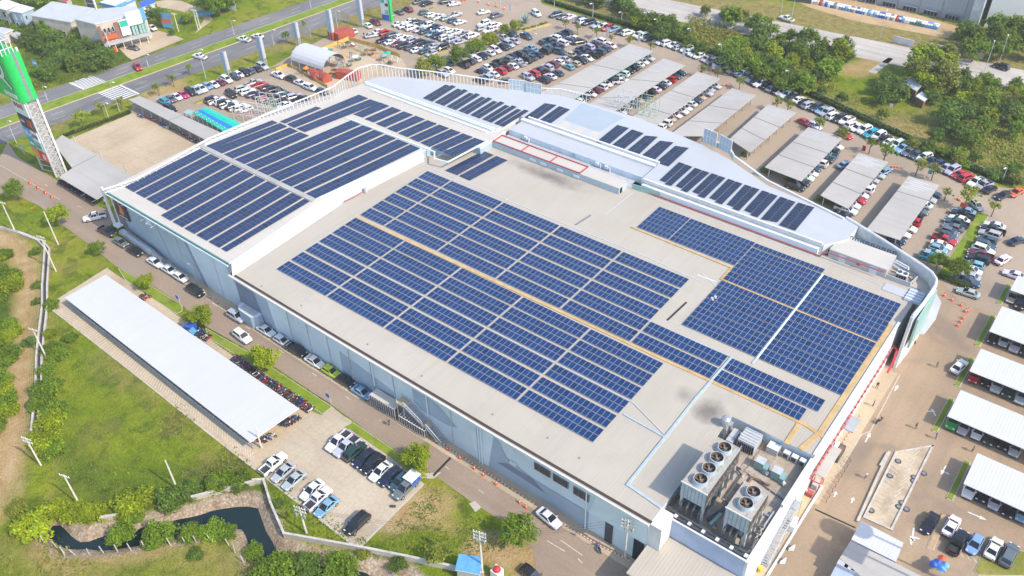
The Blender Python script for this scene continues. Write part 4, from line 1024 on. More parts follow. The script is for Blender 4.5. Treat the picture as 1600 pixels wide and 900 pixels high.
def bands(k, z, lines, n, cell, what, group, rows=2, jag=None):
    "lines: (near-left, near-right, far-left, far-right) photo points of each band running away from the eave"
    for i, (a, b_, c_, d_) in enumerate(lines):
        q = UL([a, b_, d_, c_], z+.17, k)
        table(q, z, rows, n(i) if callable(n) else n, cell, what.format(ordi(i+1)), group, along='v')
def quick(n, a, sa, b_, sb, c_, sc, d_, sd):
    return [((a[0]+sa[0]*i, a[1]+sa[1]*i), (b_[0]+sb[0]*i, b_[1]+sb[1]*i), (c_[0]+sc[0]*i, c_[1]+sc[1]*i), (d_[0]+sd[0]*i, d_[1]+sd[1]*i)) for i in range(n)]
g1 = K(180, 200, 4.5)
zB = BZ+.02
gB = 'slate solar tables on the left roof'
for i in range(10):
    x0 = -168.5+3.99*i; x1 = x0+(3.45 if i < 9 else 1.75)
    y0 = 75.3 if i < 4 else 73.4
    table(rect(x0, x1, y0, 95.2), zB, 2 if i < 9 else 1, 20, 'cell_slate', f'slate panel band, {ordi(i+1)} from the left in front of the grey ridge strip', gB, along='v')
g2 = K(330, 140, 1600/340)
L2 = [((10, 435), (75, 470), (505, 245), (560, 270)), ((90, 475), (155, 508), (575, 277), (640, 305)), ((170, 513), (240, 548), (650, 311), (720, 338)), ((250, 553), (325, 590), (1025, 226), (1098, 255)), ((335, 595), (410, 632), (1110, 262), (1185, 288)),
      ((420, 635), (495, 675), (1195, 295), (1270, 322)), ((505, 680), (585, 715), (1282, 330), (1360, 358)), ((598, 720), (672, 758), (1370, 365), (1455, 396)), ((690, 765), (765, 802), (1465, 401), (1538, 433))]
bands(g2, zB, L2, lambda i: 18 if i < 3 else 28, 'cell_slate', 'slate panel band, {} from the left behind the grey ridge strip', gB)
bands(K(0, 0, 1), zB, [((321.5, 228), (331, 232.5), (425, 187.8), (434, 191.5))], 18, 'cell_slate', 'slate panel band at the left edge behind the grey ridge strip', gB)
bands(g2, zB, [((505, 233), (545, 247), (770, 124), (810, 135)), ((558, 252), (612, 280), (1085, 36), (1155, 63)), ((627, 285), (692, 310), (1166, 70), (1240, 95))], lambda i: (11, 21, 21)[i], 'cell_slate', 'slate panel band, {} of three leading to the far left corner', gB)
g3 = K(520, 100, 5)
bands(g3, zB, quick(9, (162, 390), (87, 37), (236, 416), (87.5, 38.2), (370, 300), (92, 34.4), (442, 327), (93.5, 34.7)), lambda i: 9 if i < 5 else 12, 'cell_slate', 'slate panel band, {} from the left beside the rear wing', gB)
zC = CZ+.02
gC = 'navy solar tables on the white rear roof'
for i in range(7):
    s = (92.6*i, 33*i); s2 = (93.3*i, 31.7*i); s3 = (95*i, 31.7*i)
    for h, (a, b_, c_, d_) in enumerate((((705, 263), (741, 276), (880, 160), (915, 170)), ((743, 277), (780, 291), (928, 164), (962, 176)))):
        q = UL([(a[0]+s[0], a[1]+s[1]), (b_[0]+s[0], b_[1]+s[1]), (d_[0]+(s2, s3)[h][0], d_[1]+(s2, s3)[h][1]), (c_[0]+(s2, s3)[h][0], c_[1]+(s2, s3)[h][1])], zC+.17, g3)
        table(q, zC, 1, 10+h, 'cell_navy', f'navy panel strip, {("left", "right")[h]} half of {ordi(i+1)} pair from left on white roof', gC, along='v')
g4 = K(760, 130, 5)
bands(g4, zC, [((296, 265), (386, 290), (455, 155), (550, 170)), ((400, 297), (488, 325), (568, 178), (654, 205))], 10, 'cell_navy', 'navy panel band, {} of two beside the blue grey skylight sheet', gC)
bands(g4, zC, [((855, 460), (950, 485), (1022, 325), (1115, 350)), ((970, 490), (1065, 523), (1136, 360), (1230, 390)), ((1085, 535), (1180, 568), (1240, 408), (1340, 418)), ((1200, 574), (1305, 609), (1355, 448), (1463, 462)), ((1325, 614), (1425, 648), (1475, 488), (1583, 505))], 10, 'cell_navy', 'navy panel band, {} of five behind the long plant room', gC)
g5 = K(1000, 230, 5)
L8 = [((155, 255), (245, 300), (305, 115), (410, 153)), ((280, 300), (372, 350), (430, 160), (545, 199)), ((410, 345), (505, 396), (560, 202), (670, 240)), ((543, 393), (642, 444), (690, 246), (802, 285)), ((680, 444), (776, 495), (820, 291), (936, 330)), ((815, 490), (920, 546), (957, 336), (1077, 380)), ((945, 560), (1075, 584), (1097, 385), (1217, 428)), ((1087, 606), (1215, 650), (1238, 431), (1364, 470))]
for i, (a, b_, c_, d_) in enumerate(L8):
    m0 = ((a[0]+b_[0])/2-1+(4 if i < 6 else 0), (a[1]+b_[1])/2-1-(5 if i < 6 else 0)); m1 = ((c_[0]+d_[0])/2-1, (c_[1]+d_[1])/2); m2 = (m0[0]+3, m0[1]+2); m3 = (m1[0]+3, m1[1]+1)
    if i < 6: m2 = (m0[0]-8, m0[1]+13)
    for h, q in enumerate(([a, m0, m1, c_], [m2, b_, d_, m3])):
        table(UL(q, zC+.17, g5), zC, 1, 10+(h if i < 6 else 0), 'cell_navy', f'navy panel strip, {("left", "right")[h]} half of {ordi(i+1)} pair behind the red pipe wall', gC, along='v')
bands(K(640, 170, 4), zA, [((222, 383), (300, 413), (460, 262), (527, 288)), ((310, 418), (378, 447), (540, 294), (613, 321))], 15, 'cell_slate', 'slate panel band, {} of two alone beside the low blue plant room', 'slate solar tables on the main roof')
# pale sheets on the white roof
part(MB().face([(*p, CZ+.01) for p in UL([(880, 385), (600, 285), (745, 155), (1080, 265)], CZ, g4)], 'sheet_blue'), 'skylight_sheet', 'flat blue grey sheet on the white roof')
b = MB()
pp = UL([(490, 325), (560, 278), (900, 390), (835, 445)], CZ, g4)
for i in range(6):
    if i % 2: b.face([(*lerp(pp[0], pp[3], i/6), CZ+.014), (*lerp(pp[0], pp[3], (i+1)/6), CZ+.014), (*lerp(pp[1], pp[2], (i+1)/6), CZ+.014), (*lerp(pp[1], pp[2], i/6), CZ+.014)], 'side_roof')
part(b, 'roof_sheet', 'cream sheets among the white roofing')
# ================================================================ vehicles
tinted('car_paint', (.6, .6, .6), .28, .5, coat=.6, objcol=True, attr=False)
tinted('car_paint_mass', (1, 1, 1), .28, .5, coat=.6)
plain('car_glass', (.012, .016, .02), .08, spec=.8, var=.02)
plain('tyre', (.018, .018, .019), .8)
plain('rim', (.45, .46, .47), .35, .6)
plain('lamp_clear', (.75, .76, .78), .15)
plain('lamp_red', (.45, .015, .015), .25)
plain('bed_dark', (.035, .036, .04), .6)
plain('bumper_dark', (.03, .031, .033), .6)
CC = dict(w=(.74, .74, .74), s=(.42, .44, .47), g=(.13, .14, .155), k=(.012, .013, .016), b=(.012, .022, .06), t=(.035, .075, .11), r=(.50, .015, .02), m=(.15, .012, .03),
          o=(.62, .11, .02), y=(.50, .62, .01), l=(.20, .36, .50), p=(.62, .02, .18), d=(.012, .045, .035), c=(.45, .38, .28), B=(.01, .07, .55), e=(.01, .28, .40), G=(.02, .30, .05))
CN = dict(w='white', s='silver', g='grey', k='black', b='navy', t='blue grey', r='red', m='maroon', o='orange', y='lime green', l='pale blue', p='pink', d='dark green', c='beige', B='bright blue', e='teal', G='green')
# profile: half length, half width, hood height, tail height, cabin base (rear, front), roof (rear, front), roof height
SPEC = {'sedan': (2.25, .88, .84, .93, (-1.72, 1.05), (-.98, .15), 1.44), 'hatchback': (1.98, .86, .90, .98, (-1.88, 1.02), (-1.45, .15), 1.50),
        'suv': (2.35, .93, 1.04, 1.12, (-2.25, 1.15), (-1.85, .35), 1.78), 'pickup': (2.62, .92, 1.05, 1.08, (-.85, 1.30), (-.55, .45), 1.76), 'van': (2.45, .92, 1.10, 1.25, (-2.38, 1.85), (-2.25, .95), 1.92)}
def car_parts(kind, paint):
    L, W, zh, zt, (cb0, cb1), (cr0, cr1), zr = SPEC[kind]
    out = {}
    b = MB()
    st = [(-L, .80*W, zt-.16, .34), (-L+.10, .93*W, zt-.03, .26), (-L+.5, W, zt, .22)]
    if kind == 'pickup': st += [(-.95, W, zt, .22), (-.85, W, zh+.02, .22)]
    else: st += [(cb0*.5, W, zt, .22)]
    st += [(cb1-.1, W, zh+.02, .22), (L-.75, .97*W, zh-.05, .22), (L-.22, .90*W, zh-.17, .26), (L, .70*W, zh-.30, .34)]
    rings = []
    for x, w_, z, z0 in st:
        rings.append([(x, -.84*w_, z0), (x, -w_, z0+.18), (x, -w_, z-.15), (x, -.88*w_, z), (x, .88*w_, z), (x, w_, z-.15), (x, w_, z0+.18), (x, .84*w_, z0)])
    for a, c in zip(rings, rings[1:]):
        for i in range(7):
            if kind == 'pickup' and i == 3 and a[0][0] < -.9: continue     # open bed
            b.face([a[i], c[i], c[i+1], a[i+1]][::-1], paint)
    b.face(rings[0][::-1][::-1], paint); b.face(rings[-1][::-1], paint)
    # cabin: painted frustum, glass set into it
    wb, wt = .90*W, .72*W; zb = (zh+zt)/2 if kind != 'pickup' else zh
    base = [(cb0, -wb, zb-.02), (cb1, -wb, zb-.04), (cb1, wb, zb-.04), (cb0, wb, zb-.02)]
    top = [(cr0, -wt, zr-.05), (cr1, -wt, zr-.06), (cr1, wt, zr-.06), (cr0, wt, zr-.05)]
    t2 = [(cr0+.12, -wt+.1, zr), (cr1-.12, -wt+.1, zr), (cr1-.12, wt-.1, zr), (cr0+.12, wt-.1, zr)]
    for i in range(4):
        j = (i+1) % 4
        b.face([base[i], base[j], top[j], top[i]], paint); b.face([top[i], top[j], t2[j], t2[i]], paint)
    b.face(t2, paint)
    if kind == 'pickup':
        b.box(-L+.12, -.95, -W+.10, W-.10, .60, .70, 'bed_dark')
        b.box(-L+.12, -L+.18, -W+.08, W-.08, .70, zt-.01, paint); b.box(-1.0, -.9, -W+.08, W-.08, .70, zt-.02, paint)
        b.box(-L+.15, -.95, -W+.08, -W+.13, .70, zt-.01, paint); b.box(-L+.15, -.95, W-.13, W-.08, .70, zt-.01, paint)
    for s_ in (-1, 1):
        b.obox(L-.10, 0, .34, .50, .22, 1.3*W, 0, 'bumper_dark')if s_ > 0 else b.obox(-L+.06, 0, .34, .48, .18, 1.4*W, 0, 'bumper_dark')
        b.box(cb1-.30, cb1-.12, s_*(W+.02)-.09, s_*(W+.02)+.09, zb+.02, zb+.16, paint)
    out['body'] = [b]
    def inset(q, u0, u1, v0, v1, off):
        a, c, d, e = [Vector(p) for p in q]
        n = (c-a).cross(e-a).normalized()*off
        f = lambda u, v: tuple((a*(1-u)+c*u)*(1-v)+(e*(1-u)+d*u)*v+n)
        return [f(u0, v0), f(u1, v0), f(u1, v1), f(u0, v1)]
    side = lambda i: [base[i], base[(i+1) % 4], top[(i+1) % 4], top[i]]
    out['windscreen'] = [MB().face(inset(side(1), .05, .95, .08, .96, .012), 'car_glass')]
    out['rear_window'] = [MB().face(inset(side(3), .07, .93, .14, .93, .012), 'car_glass')]
    sw = []
    for i in (0, 2):
        m = MB(); cuts = ((.08, .47), (.50, .90)) if kind != 'pickup' else ((.12, .5), (.53, .9))
        for u0, u1 in cuts: m.face(inset(side(i), u0, u1, .14, .90, .012), 'car_glass')
        sw.append(m)
    out['side_window'] = sw
    rw = .33 if kind in ('sedan', 'hatchback') else .38
    wh = []
    for x in (-L*.60, L*.63):
        for s_ in (-1, 1):
            m = MB(); y0, y1 = s_*(W-.19), s_*(W+.015)
            m.tube((x, y0, rw), (x, y1, rw), rw, 'tyre', 10); m.tube((x, y1, rw), (x, y1+s_*.012, rw), rw*.62, 'rim', 8)
            wh.append(m)
    out['wheel'] = wh
    hl, tl = [], []
    for s_ in (-1, 1):
        hl.append(MB().box(L-.26, L-.10, s_*.62*W-.17, s_*.62*W+.17, zh-.30, zh-.14, 'lamp_clear'))
        tl.append(MB().box(-L-.015, -L+.12, s_*.70*W-.13, s_*.70*W+.13, zt-.34, zt-.12, 'lamp_red'))
    out['headlight'] = hl; out['taillight'] = tl
    return out
def joined(kind, paint):
    m = MB()
    for ps in car_parts(kind, paint).values():
        for q in ps:
            n = len(m.v); m.v += q.v; m.f += [tuple(i+n for i in f) for f in q.f]; m.m += q.m; m.c += q.c; m.sm += q.sm
    return m
KNAME = {'sedan': 'sedan_car', 'hatchback': 'hatchback_car', 'suv': 'suv_car', 'pickup': 'pickup_truck', 'van': 'van'}
KWORD = {'sedan': 'sedan', 'hatchback': 'hatchback', 'suv': 'SUV', 'pickup': 'pickup', 'van': 'van'}
FULL = {}; ONE = {}; RAW = {}
for k_ in SPEC:
    FULL[k_] = {nm: [q.mesh(KNAME[k_]+'_'+nm) for q in ps] for nm, ps in car_parts(k_, 'car_paint').items()}
    ONE[k_] = joined(k_, 'car_paint').mesh(KNAME[k_]); RAW[k_] = joined(k_, 'car_paint_mass')
CARS = []          # (x, y, heading, kind, colour, label, group, full)
PICK = {'w': ('sedan', 'hatchback', 'suv', 'pickup', 'suv', 'sedan'), 'k': ('suv', 'sedan', 'pickup', 'suv'), 's': ('sedan', 'hatchback', 'suv', 'pickup')}
def add_car(x, y, h, kind, c, label, group, full=False):
    CARS.append([x, y, h, kind, c, label, group, full])
def car(px, py, h, code, where, group=None, full=True, z=.7):
    "code: colour letter + kind"
    c, kind = code[0], code[1:] or 'sedan'
    kind = {'s': 'sedan', 'h': 'hatchback', 'u': 'suv', 'p': 'pickup', 'v': 'van'}.get(kind, kind)
    x, y = U(px, py, z)
    add_car(x, y, R(h), kind, c, f'{CN[c]} {KWORD[kind]} {where}', group, full)
def row(p0, p1, h, what, group, n=None, pitch=2.62, cols=None, miss=.04, z=.7, full=False, raw=False, jit=.16, hj=2.5, kinds=None):
    a, b_ = (p0, p1) if raw else (U(*p0, z), U(*p1, z))
    L = math.hypot(b_[0]-a[0], b_[1]-a[1])
    if n is None: n = max(2, int(round(L/pitch))+1)
    for i in range(n):
        if cols is None and rnd.random() < miss: continue
        c = cols[i % len(cols)] if cols else rnd.choice('wwwwwwwwssssgkkkktttbbbrmlc')
        if c == '.': continue
        kind = rnd.choice(kinds or PICK.get(c, ('sedan', 'hatchback', 'suv', 'sedan', 'pickup')))
        x, y = lerp(a, b_, i/max(1, n-1))
        hh = h+rnd.gauss(0, hj)+(180 if rnd.random() < .25 else 0)
        add_car(x+rnd.gauss(0, jit*.6), y+rnd.gauss(0, jit), R(hh), kind, c, f'{CN[c]} {KWORD[kind]}, {ordi(i+1)} from the left in {what}', group, full)
# --- the side road, along the facade
G1 = 'cars standing along the side road'
_a, _b = U(164, 336, .7), U(133, 343, .7); HEAD_CORNER = math.degrees(math.atan2(_b[1]-_a[1], _b[0]-_a[0]))
for px, py, h, code, where in ((148, 338.5, HEAD_CORNER, 'wp', 'turning at the far left corner of the building'), (167.5, 361.5, 4, 'kp', 'parked by the hedge at the left corner'), (188.5, 378, 0, 'gs', 'parked under the left end of the facade'),
        (210.5, 392, 0, 'ks', 'parked between a grey and a white car under the left facade'), (242.5, 409.5, 0, 'ws', 'leftmost of three white cars under the facade'), (265, 421.5, 0, 'ws', 'middle of three white cars under the facade'), (282.5, 433, 0, 'wh', 'rightmost of three white cars under the facade, dark windows'),
        (305.5, 454.5, 0, 'ku', 'parked left of the angular blue porch'), (369.5, 494, 0, 'su', 'parked right of the angular blue porch'), (378.8, 525.5, -4, 'wu', 'driving down the middle of the side road'),
        (416, 516, 0, 'ws', 'parked left of the white hatchback and black pickup'), (441, 532, 0, 'wh', 'parked tight behind the black pickup'), (462.5, 546, 0, 'kp', 'parked before the long facade'), (492, 564.5, 0, 'ws', 'parked left of the lime green car'),
        (517, 580, 0, 'yh', 'parked before the facade, the brightest car'), (540, 595, 0, 'kh', 'parked right of the lime green car'), (566, 612.5, 0, 'ls', 'parked at the end of the barred cage'), (858, 809, -8, 'ws', 'driving past the ribbon windows'), (833, 899, -8, 'ks', 'cut by the bottom edge near the round tree')):
    car(px, py, h, code, where, G1)
# --- the small front car park
G2 = 'cars in the small front car park'
for px, py, h, code, where in ((529, 689, 270, 'wp', 'with a dark bed, first in the upper row of the front car park'), (541.5, 697, 270, 'sp', 'with a dark bed, second in the upper row of the front car park'), (554.5, 705, 90, 'du', 'third in the upper row of the front car park'), (568.5, 715.5, 270, 'bs', 'fourth in the upper row of the front car park'),
        (582.5, 725, 270, 'ku', 'fifth in the upper row of the front car park'), (594.5, 736, 270, 'ws', 'alone among dark cars in the upper row of the front car park'), (609.5, 744, 270, 'bs', 'beside the only white sedan, upper row of the front car park'), (624, 752.5, 270, 'th', 'beside the white and blue truck'),
        (427, 724.5, 90, 'wp', 'first in the lower row of the front car park'), (442.5, 737.5, 270, 'ss', 'second in the lower row of the front car park'), (459.3, 749.5, 270, 'ss', 'third in the lower row of the front car park'), (487.5, 765, 270, 'ws', 'fourth in the lower row of the front car park'),
        (497, 778.8, 90, 'wp', 'with an empty bed beside a pale blue sedan, front car park'), (510, 791.3, 270, 'ls', 'last in the lower row of the front car park'), (558.3, 817.5, 270, 'ku', 'alone near the tip of the front car park')):
    car(px, py, h, code, where, G2)
# --- right side
G3 = 'cars near the bottom right planters'
for px, py, h, code, where in ((1453, 817, 270, 'ks', 'left of the long narrow planter'), (1487, 821, 90, 'ws', 'right of the long narrow planter'), (1497, 847, 90, 'kp', 'between the planter and a pale blue hatchback'), (1523, 850, 270, 'lh', 'parked right of the black pickup'), (1553, 856, 90, 'ws', 'second from right in the bottom right row'), (1577, 867, 90, 'gu', 'at the corner lawn bottom right')):
    car(px, py, h-4, code, where, G3)
G4 = 'cars under the white carports'
def noses(lst, nm):
    for i, (px, py, c) in enumerate(lst):
        x, y = U(px, py, .7)
        kind = rnd.choice(('suv', 'sedan', 'pickup', 'hatchback'))
        add_car(x, y+1.1, R(270), kind, c, f'{CN[c]} {KWORD[kind]}, {ordi(i+1)} from the left under {nm}', G4, True)
noses(((1580, 467, 'c'), (1594, 477, 'k')), 'the topmost white carport')
noses(((1551, 530, 'k'), (1567.6, 536, 's'), (1586, 542, 's'), (1602, 549, 'k')), 'the second white carport from the top')
noses(((1522, 591, 'r'), (1541, 598, 'k'), (1557, 606, 's'), (1574, 613, 'd'), (1595, 622, 's')), 'the third white carport from the top')
noses(((1487, 663, 'G'), (1504.5, 671, 's'), (1526, 680, 'w'), (1545, 689, 'd'), (1567, 696, 'k'), (1585.5, 705, 's')), 'the fourth white carport from the top')
noses(((1513.5, 769, 'w'), (1533, 777, 'k'), (1553, 789, 's'), (1576, 799, 'k'), (1596, 808, 'l')), 'the lowest white carport')
car(1499, 572, 80, 'ws', 'standing in the shadow of a white carport on the yard', None); car(1513, 457, 184, 'ss', 'crossing the yard beside the orange cones', None); car(1567.6, 405, 72, 'ws', 'driving between two parked rows, right edge', None)
car(1590, 376, 60, 'bs', 'driving at the right edge beyond the grass island', None); car(1585, 429, 180, 'ws', 'half hidden by the topmost white carport', None); car(1526, 321, -40, 'sh', 'turning at the head of the grass island', None)
row((1508, 329), (1456, 403), 182, 'the row left of the long grass island', 'cars left of the long grass island', 12, cols='lkwtggtrwlse', full=True, jit=.1)
row((1554, 352), (1511, 439), 182, 'the row right of the long grass island', 'cars right of the long grass island', 12, cols='wksttwmklwst', full=True, jit=.1)
# --- along the hedge behind the car park
HG = [(869, 23, 't'), (879, 26, 'g'), (889, 27, 'w'), (907, 31, 't'), (912.7, 33, 'w'), (920, 35, 'b'), (934.7, 39, 's'), (942, 41, 'w'), (950, 43, 'r'), (958.7, 45, 'l'), (971, 49, 'k'), (981, 51, 'w'), (997, 54, 'w'), (1004, 57, 'w'), (1012, 60, 'g'), (1028, 63, 's'), (1035, 65, 'w'), (1043, 67, 'w'), (1053, 70, 'w'), (1061, 74, 's'),
      (1073, 77, 'w'), (1079, 80, 'w'), (1085, 83, 'w'), (1092, 87, 'w'), (1104, 92, 's'), (1112, 96, 'g'), (1127, 101, 's'), (1137, 104, 'b'), (1145, 109, 'w'), (1152, 112, 's'), (1160.7, 115, 'l'), (1168, 119, 'g'), (1174.7, 123, 'w'), (1181, 127, 'k'), (1189, 130, 'w'), (1199, 133, 'k'), (1206.7, 138, 's'), (1214.7, 141, 'k'),
      (1224, 144, 'w'), (1231, 148, 'w'), (1239, 152, 'k'), (1248.7, 155, 'w'), (1256, 160, 'k'), (1264, 164, 's'), (1274.7, 168, 'b'), (1284.7, 172, 'l'), (1292, 176, 's'), (1302, 181, 'w'), (1312, 185, 'k'), (1323, 188, 'w'), (1331, 195, 'w'), (1339, 199, 'w'), (1350.7, 203, 'w'), (1361, 209, 'e'), (1372.7, 212, 'w'), (1381, 217, 'k'), (1391, 221, 'w'),
      (1402, 226, 'w'), (1411, 232, 'l'), (1420, 237, 'g'), (1431, 242, 't'), (1444, 246, 'w'), (1454.7, 252, 'd'), (1465, 256, 'b'), (1477, 262, 's'), (1488, 266, 's'), (1499, 272, 'r'), (1510.7, 277, 'r'), (1525, 284, 'w'), (1537, 289, 's'), (1547, 295, 'k'), (1567, 305, 'k'), (1588, 300, 'o')]
for i, (px, py, c) in enumerate(HG):
    x, y = U(px, py, .7); kind = rnd.choice(PICK.get(c, ('sedan', 'hatchback', 'suv', 'pickup')))
    add_car(x, y, R(250+rnd.gauss(0, 3)+(180 if rnd.random() < .2 else 0)), kind, c, f'{CN[c]} {KWORD[kind]}, {ordi(i+1)} from the left in the row along the hedge', 'cars along the hedge')
GB = 'cars in the back car park'
for px, py, h, code, where in ((1115, 94, -20, 'ku', 'driving behind the third grey carport'), (906, 65, 60, 'ku', 'driving at the end of the open rows'), (875, 81, 5, 'tu', 'driving between two open rows'), (792, 126, 40, 'gs', 'leaving the row behind the roof screen'), (756, 18.5, 60, 'ws', 'alone on the upper open paving'), (776, 24, 75, 'gu', 'alone near the upper traffic island'),
        (697, 2, 60, 'bu', 'at the top edge of the car park'), (710, 5.5, 60, 'ws', 'at the top edge beside a navy SUV'), (580, 55, 60, 'ss', 'alone at the left end of a double row'), (266, 169.5, 0, 'ku', 'at the end of the grey walkway canopy'), (361, 147, -10, 'ku', 'driving beside the row with the white roof tent'), (1258, 191, -20, 'rs', 'driving between the grey carports and the hedge'),
        (1320, 210, -20, 'rs', 'half hidden below a small tree'), (1273, 196, -25, 'ws', 'parked behind a grey carport end'), (1320, 257, 70, 'ls', 'in the shadow beside the second last grey carport'), (1383, 267, 75, 'ls', 'at the corner of the second last grey carport'), (838, 21, -25, 'wu', 'driving near the big agave'), (970, 127, 40, 'wp', 'leaving the first grey carport')):
    car(px, py, h, code, where, GB, False)
for p0, p1, h, what in (((593, 48.5), (691, 74.5), 75, 'the upper line of the lowest double row'), ((590, 59.5), (674, 83), 75, 'the lower line of the lowest double row'), ((642, 32), (662, 36.5), 75, 'the short line of three near the middle'), ((668, 40), (738, 56), 75, 'the upper line of the middle double row'),
        ((623, 37), (718, 65), 75, 'the lower line of the middle double row'), ((664, 19), (686, 26), 75, 'the short upper left line'), ((697, 28), (711, 23), 75, 'the pair beside the blue car'), ((708, 31), (730, 38), 75, 'the short upper middle line'), ((753, 44), (766, 47), 75, 'the lower line of the small upper cluster'), ((757, 36), (773, 40), 75, 'the upper line of the small upper cluster'),
        ((691, 115), (833, 52), 170, 'the long line by the round trees'), ((700, 98), (714, 91), 170, 'the line half hidden by round trees'), ((741, 115.5), (886, 51), 170, 'the upper line of the long double row'), ((750, 125), (897, 59), 170, 'the lower line of the long double row'), ((824, 120), (938, 64), 170, 'the upper line beside the first grey carport'), ((850, 124), (954, 71), 170, 'the lower line beside the first grey carport'),
        ((610, 22), (636, 15), 165, 'the line at the green totem'), ((574, 39), (587, 34), 165, 'the trio left of the green totem'), ((543, 50.5), (551, 47.5), 165, 'the pair by the red container'), ((655, 2), (667, 5), 75, 'the line at the top edge')):
    row(p0, p1, h, what, GB, pitch=2.75)
row((734, 84), (742, 80), 170, 'the pair between two round trees', GB, 2); row((757, 72), (800, 52.5), 170, 'the loose line above the tree line', GB, 4)
row((257, 157.5), (353, 125), -4, 'the verge row of the left lot', 'cars in the left lot', 11, cols='egwpkswlwmw'); row((365, 119), (410, 104), -4, 'the right half of the verge row', 'cars in the left lot', 6, cols='twktks')
row((333, 155), (384, 171), 75, 'the row behind the teal tent', 'cars in the left lot', 9, cols='kwwkwkwww'); row((378, 139), (445, 164), 75, 'the lower line of the left double row', 'cars in the left lot'); row((396, 129), (470, 155), 75, 'the upper line of the left double row', 'cars in the left lot')
row((435, 117), (503, 143), 0, 'the row beside the yellow fence', 'cars in the left lot', 5, cols='wkwwt')
for px, py, h, code, where in ((215, 104, -20, 'rp', 'driving on the far carriageway'), (312, 88, 190, 'wp', 'driving behind the lamp post on the near carriageway'), (381, 61, 190, 'wp', 'farther right on the near carriageway'), (402, 56, 190, 'ws', 'right of a pickup on the near carriageway'), (208.5, 74, 10, 'gs', 'on the billboard shop forecourt'), (238, 43, -8, 'ws', 'at the corner of the billboard shop'),
        (1229, 29, 170, 'wp', 'driving on the pale far road'), (1564, 104, 168, 'ku', 'at the right end of the pale far road')):
    car(px, py, h, code, where, None, False)
# --- rows under the grey carports (read off the visible bonnets)
CP8 = [((838, 149), (985, 68), (1021, 80), (897, 155)), ((905, 172), (1037, 91), (1071, 102), (972, 166)), ((985, 184), (1090, 112), (1125, 122.5), (1026, 196)), ((1055, 204), (1144, 137.5), (1181, 149), (1112, 205)), ((1140, 217), (1200, 163), (1244, 176), (1172, 238)), ((1195, 261), (1263, 198.5), (1317.6, 215), (1252, 283)), ((1282, 305), (1342, 239), (1388, 253), (1325, 326)), ((1354, 358), (1420, 275), (1468, 289), (1406, 375))]
CPH = 2.7
for i, (a, b_, c_, d_) in enumerate(CP8):
    if i in (3, 4): continue
    p, q = U(*d_, CPH), U(*c_, CPH)
    row((p[0]-1.15, p[1]-(2 if i < 3 else 0)), (q[0]-1.15, q[1]-1.2), 0, f'the {ordi(i+1)} grey carport from the left', 'cars under the grey carports', raw=True, pitch=2.7, jit=.12)
# nearest 300 as things of their own, the far rest as one mass
CARS.sort(key=lambda c: math.hypot(c[0], c[1]))
seen = {}
mass = MB()
for i, (x, y, h, kind, c, label, group, full) in enumerate(CARS):
    colr = tuple(max(.004, v*(1+rnd.gauss(0, .06))) for v in CC[c])
    if i < 296:
        seen[label] = seen.get(label, 0)+1
        if full or i < 110:
            o = thing(KNAME[kind], label, 'pickup truck' if kind == 'pickup' else 'car', (x, y, .04), h, group)
            for nm, ms in FULL[kind].items():
                for me in ms:
                    p = bpy.data.objects.new(nm, me); col.objects.link(p); p.parent = o; p.color = (*colr, 1)
        else:
            o = bpy.data.objects.new(KNAME[kind], ONE[kind]); col.objects.link(o); o.location = (x, y, .04); o.rotation_euler = (0, 0, h); o.color = (*colr, 1)
            tag(o, label, 'pickup truck' if kind == 'pickup' else 'car', group)
    else:
        q = RAW[kind]; n = len(mass.v); ca, sa = math.cos(h), math.sin(h)
        mass.v += [(x+a*ca-b_*sa, y+a*sa+b_*ca, z+.04) for a, b_, z in q.v]
        mass.f += [tuple(k+n for k in f) for f in q.f]; mass.m += q.m; mass.sm += q.sm
        mass.c += [colr if mm == 'car_paint_mass' else (1, 1, 1) for mm in q.m]
if mass.v: tag(mass.build('parked_cars'), 'many tiny parked cars filling the far rows of the back car park', 'cars', kind='stuff')
print('CARS', len(CARS), 'dup labels', [k for k, v in seen.items() if v > 1][:8])
# ================================================================ carports, sheds, canopies
def roof_on_posts(name, label, cat, quad, z, mat, group=None, posts=6, thick=.14, fascia='white_trim', seams=(), inset=.6, rows=(0.12, .88)):
    a, b_, c_, d_ = [Vector(q) for q in quad]          # a->b long side
    o = (a+b_+c_+d_)/4
    t = thing(name, label, cat, (o.x, o.y, 0), 0, group)
    MB().prism([tuple(p) for p in (a, b_, c_, d_)], z, z+thick, fascia, mat, True).build('roof', t)
    pt = lambda u, v: (a*(1-u)+b_*u)*(1-v)+(d_*(1-u)+c_*u)*v
    for s_ in seams:
        p, q = pt(s_, 0), pt(s_, 1); MB().wall([tuple(p), tuple(q)], .05, .22, 'mid_grey', z+thick).build('seam', t)
    for i in range(posts):
        for v in rows:
            p = pt(.02+.96*i/(posts-1), v)
            MB().box(p.x-.09, p.x+.09, p.y-.09, p.y+.09, 0, z, 'light_grey').build('post', t)
    m = MB()
    for v in rows:
        p, q = pt(.01, v), pt(.99, v); m.tube((p.x, p.y, z-.12), (q.x, q.y, z-.12), .09, 'light_grey', 4)
    m.build('beam', t)
    return t
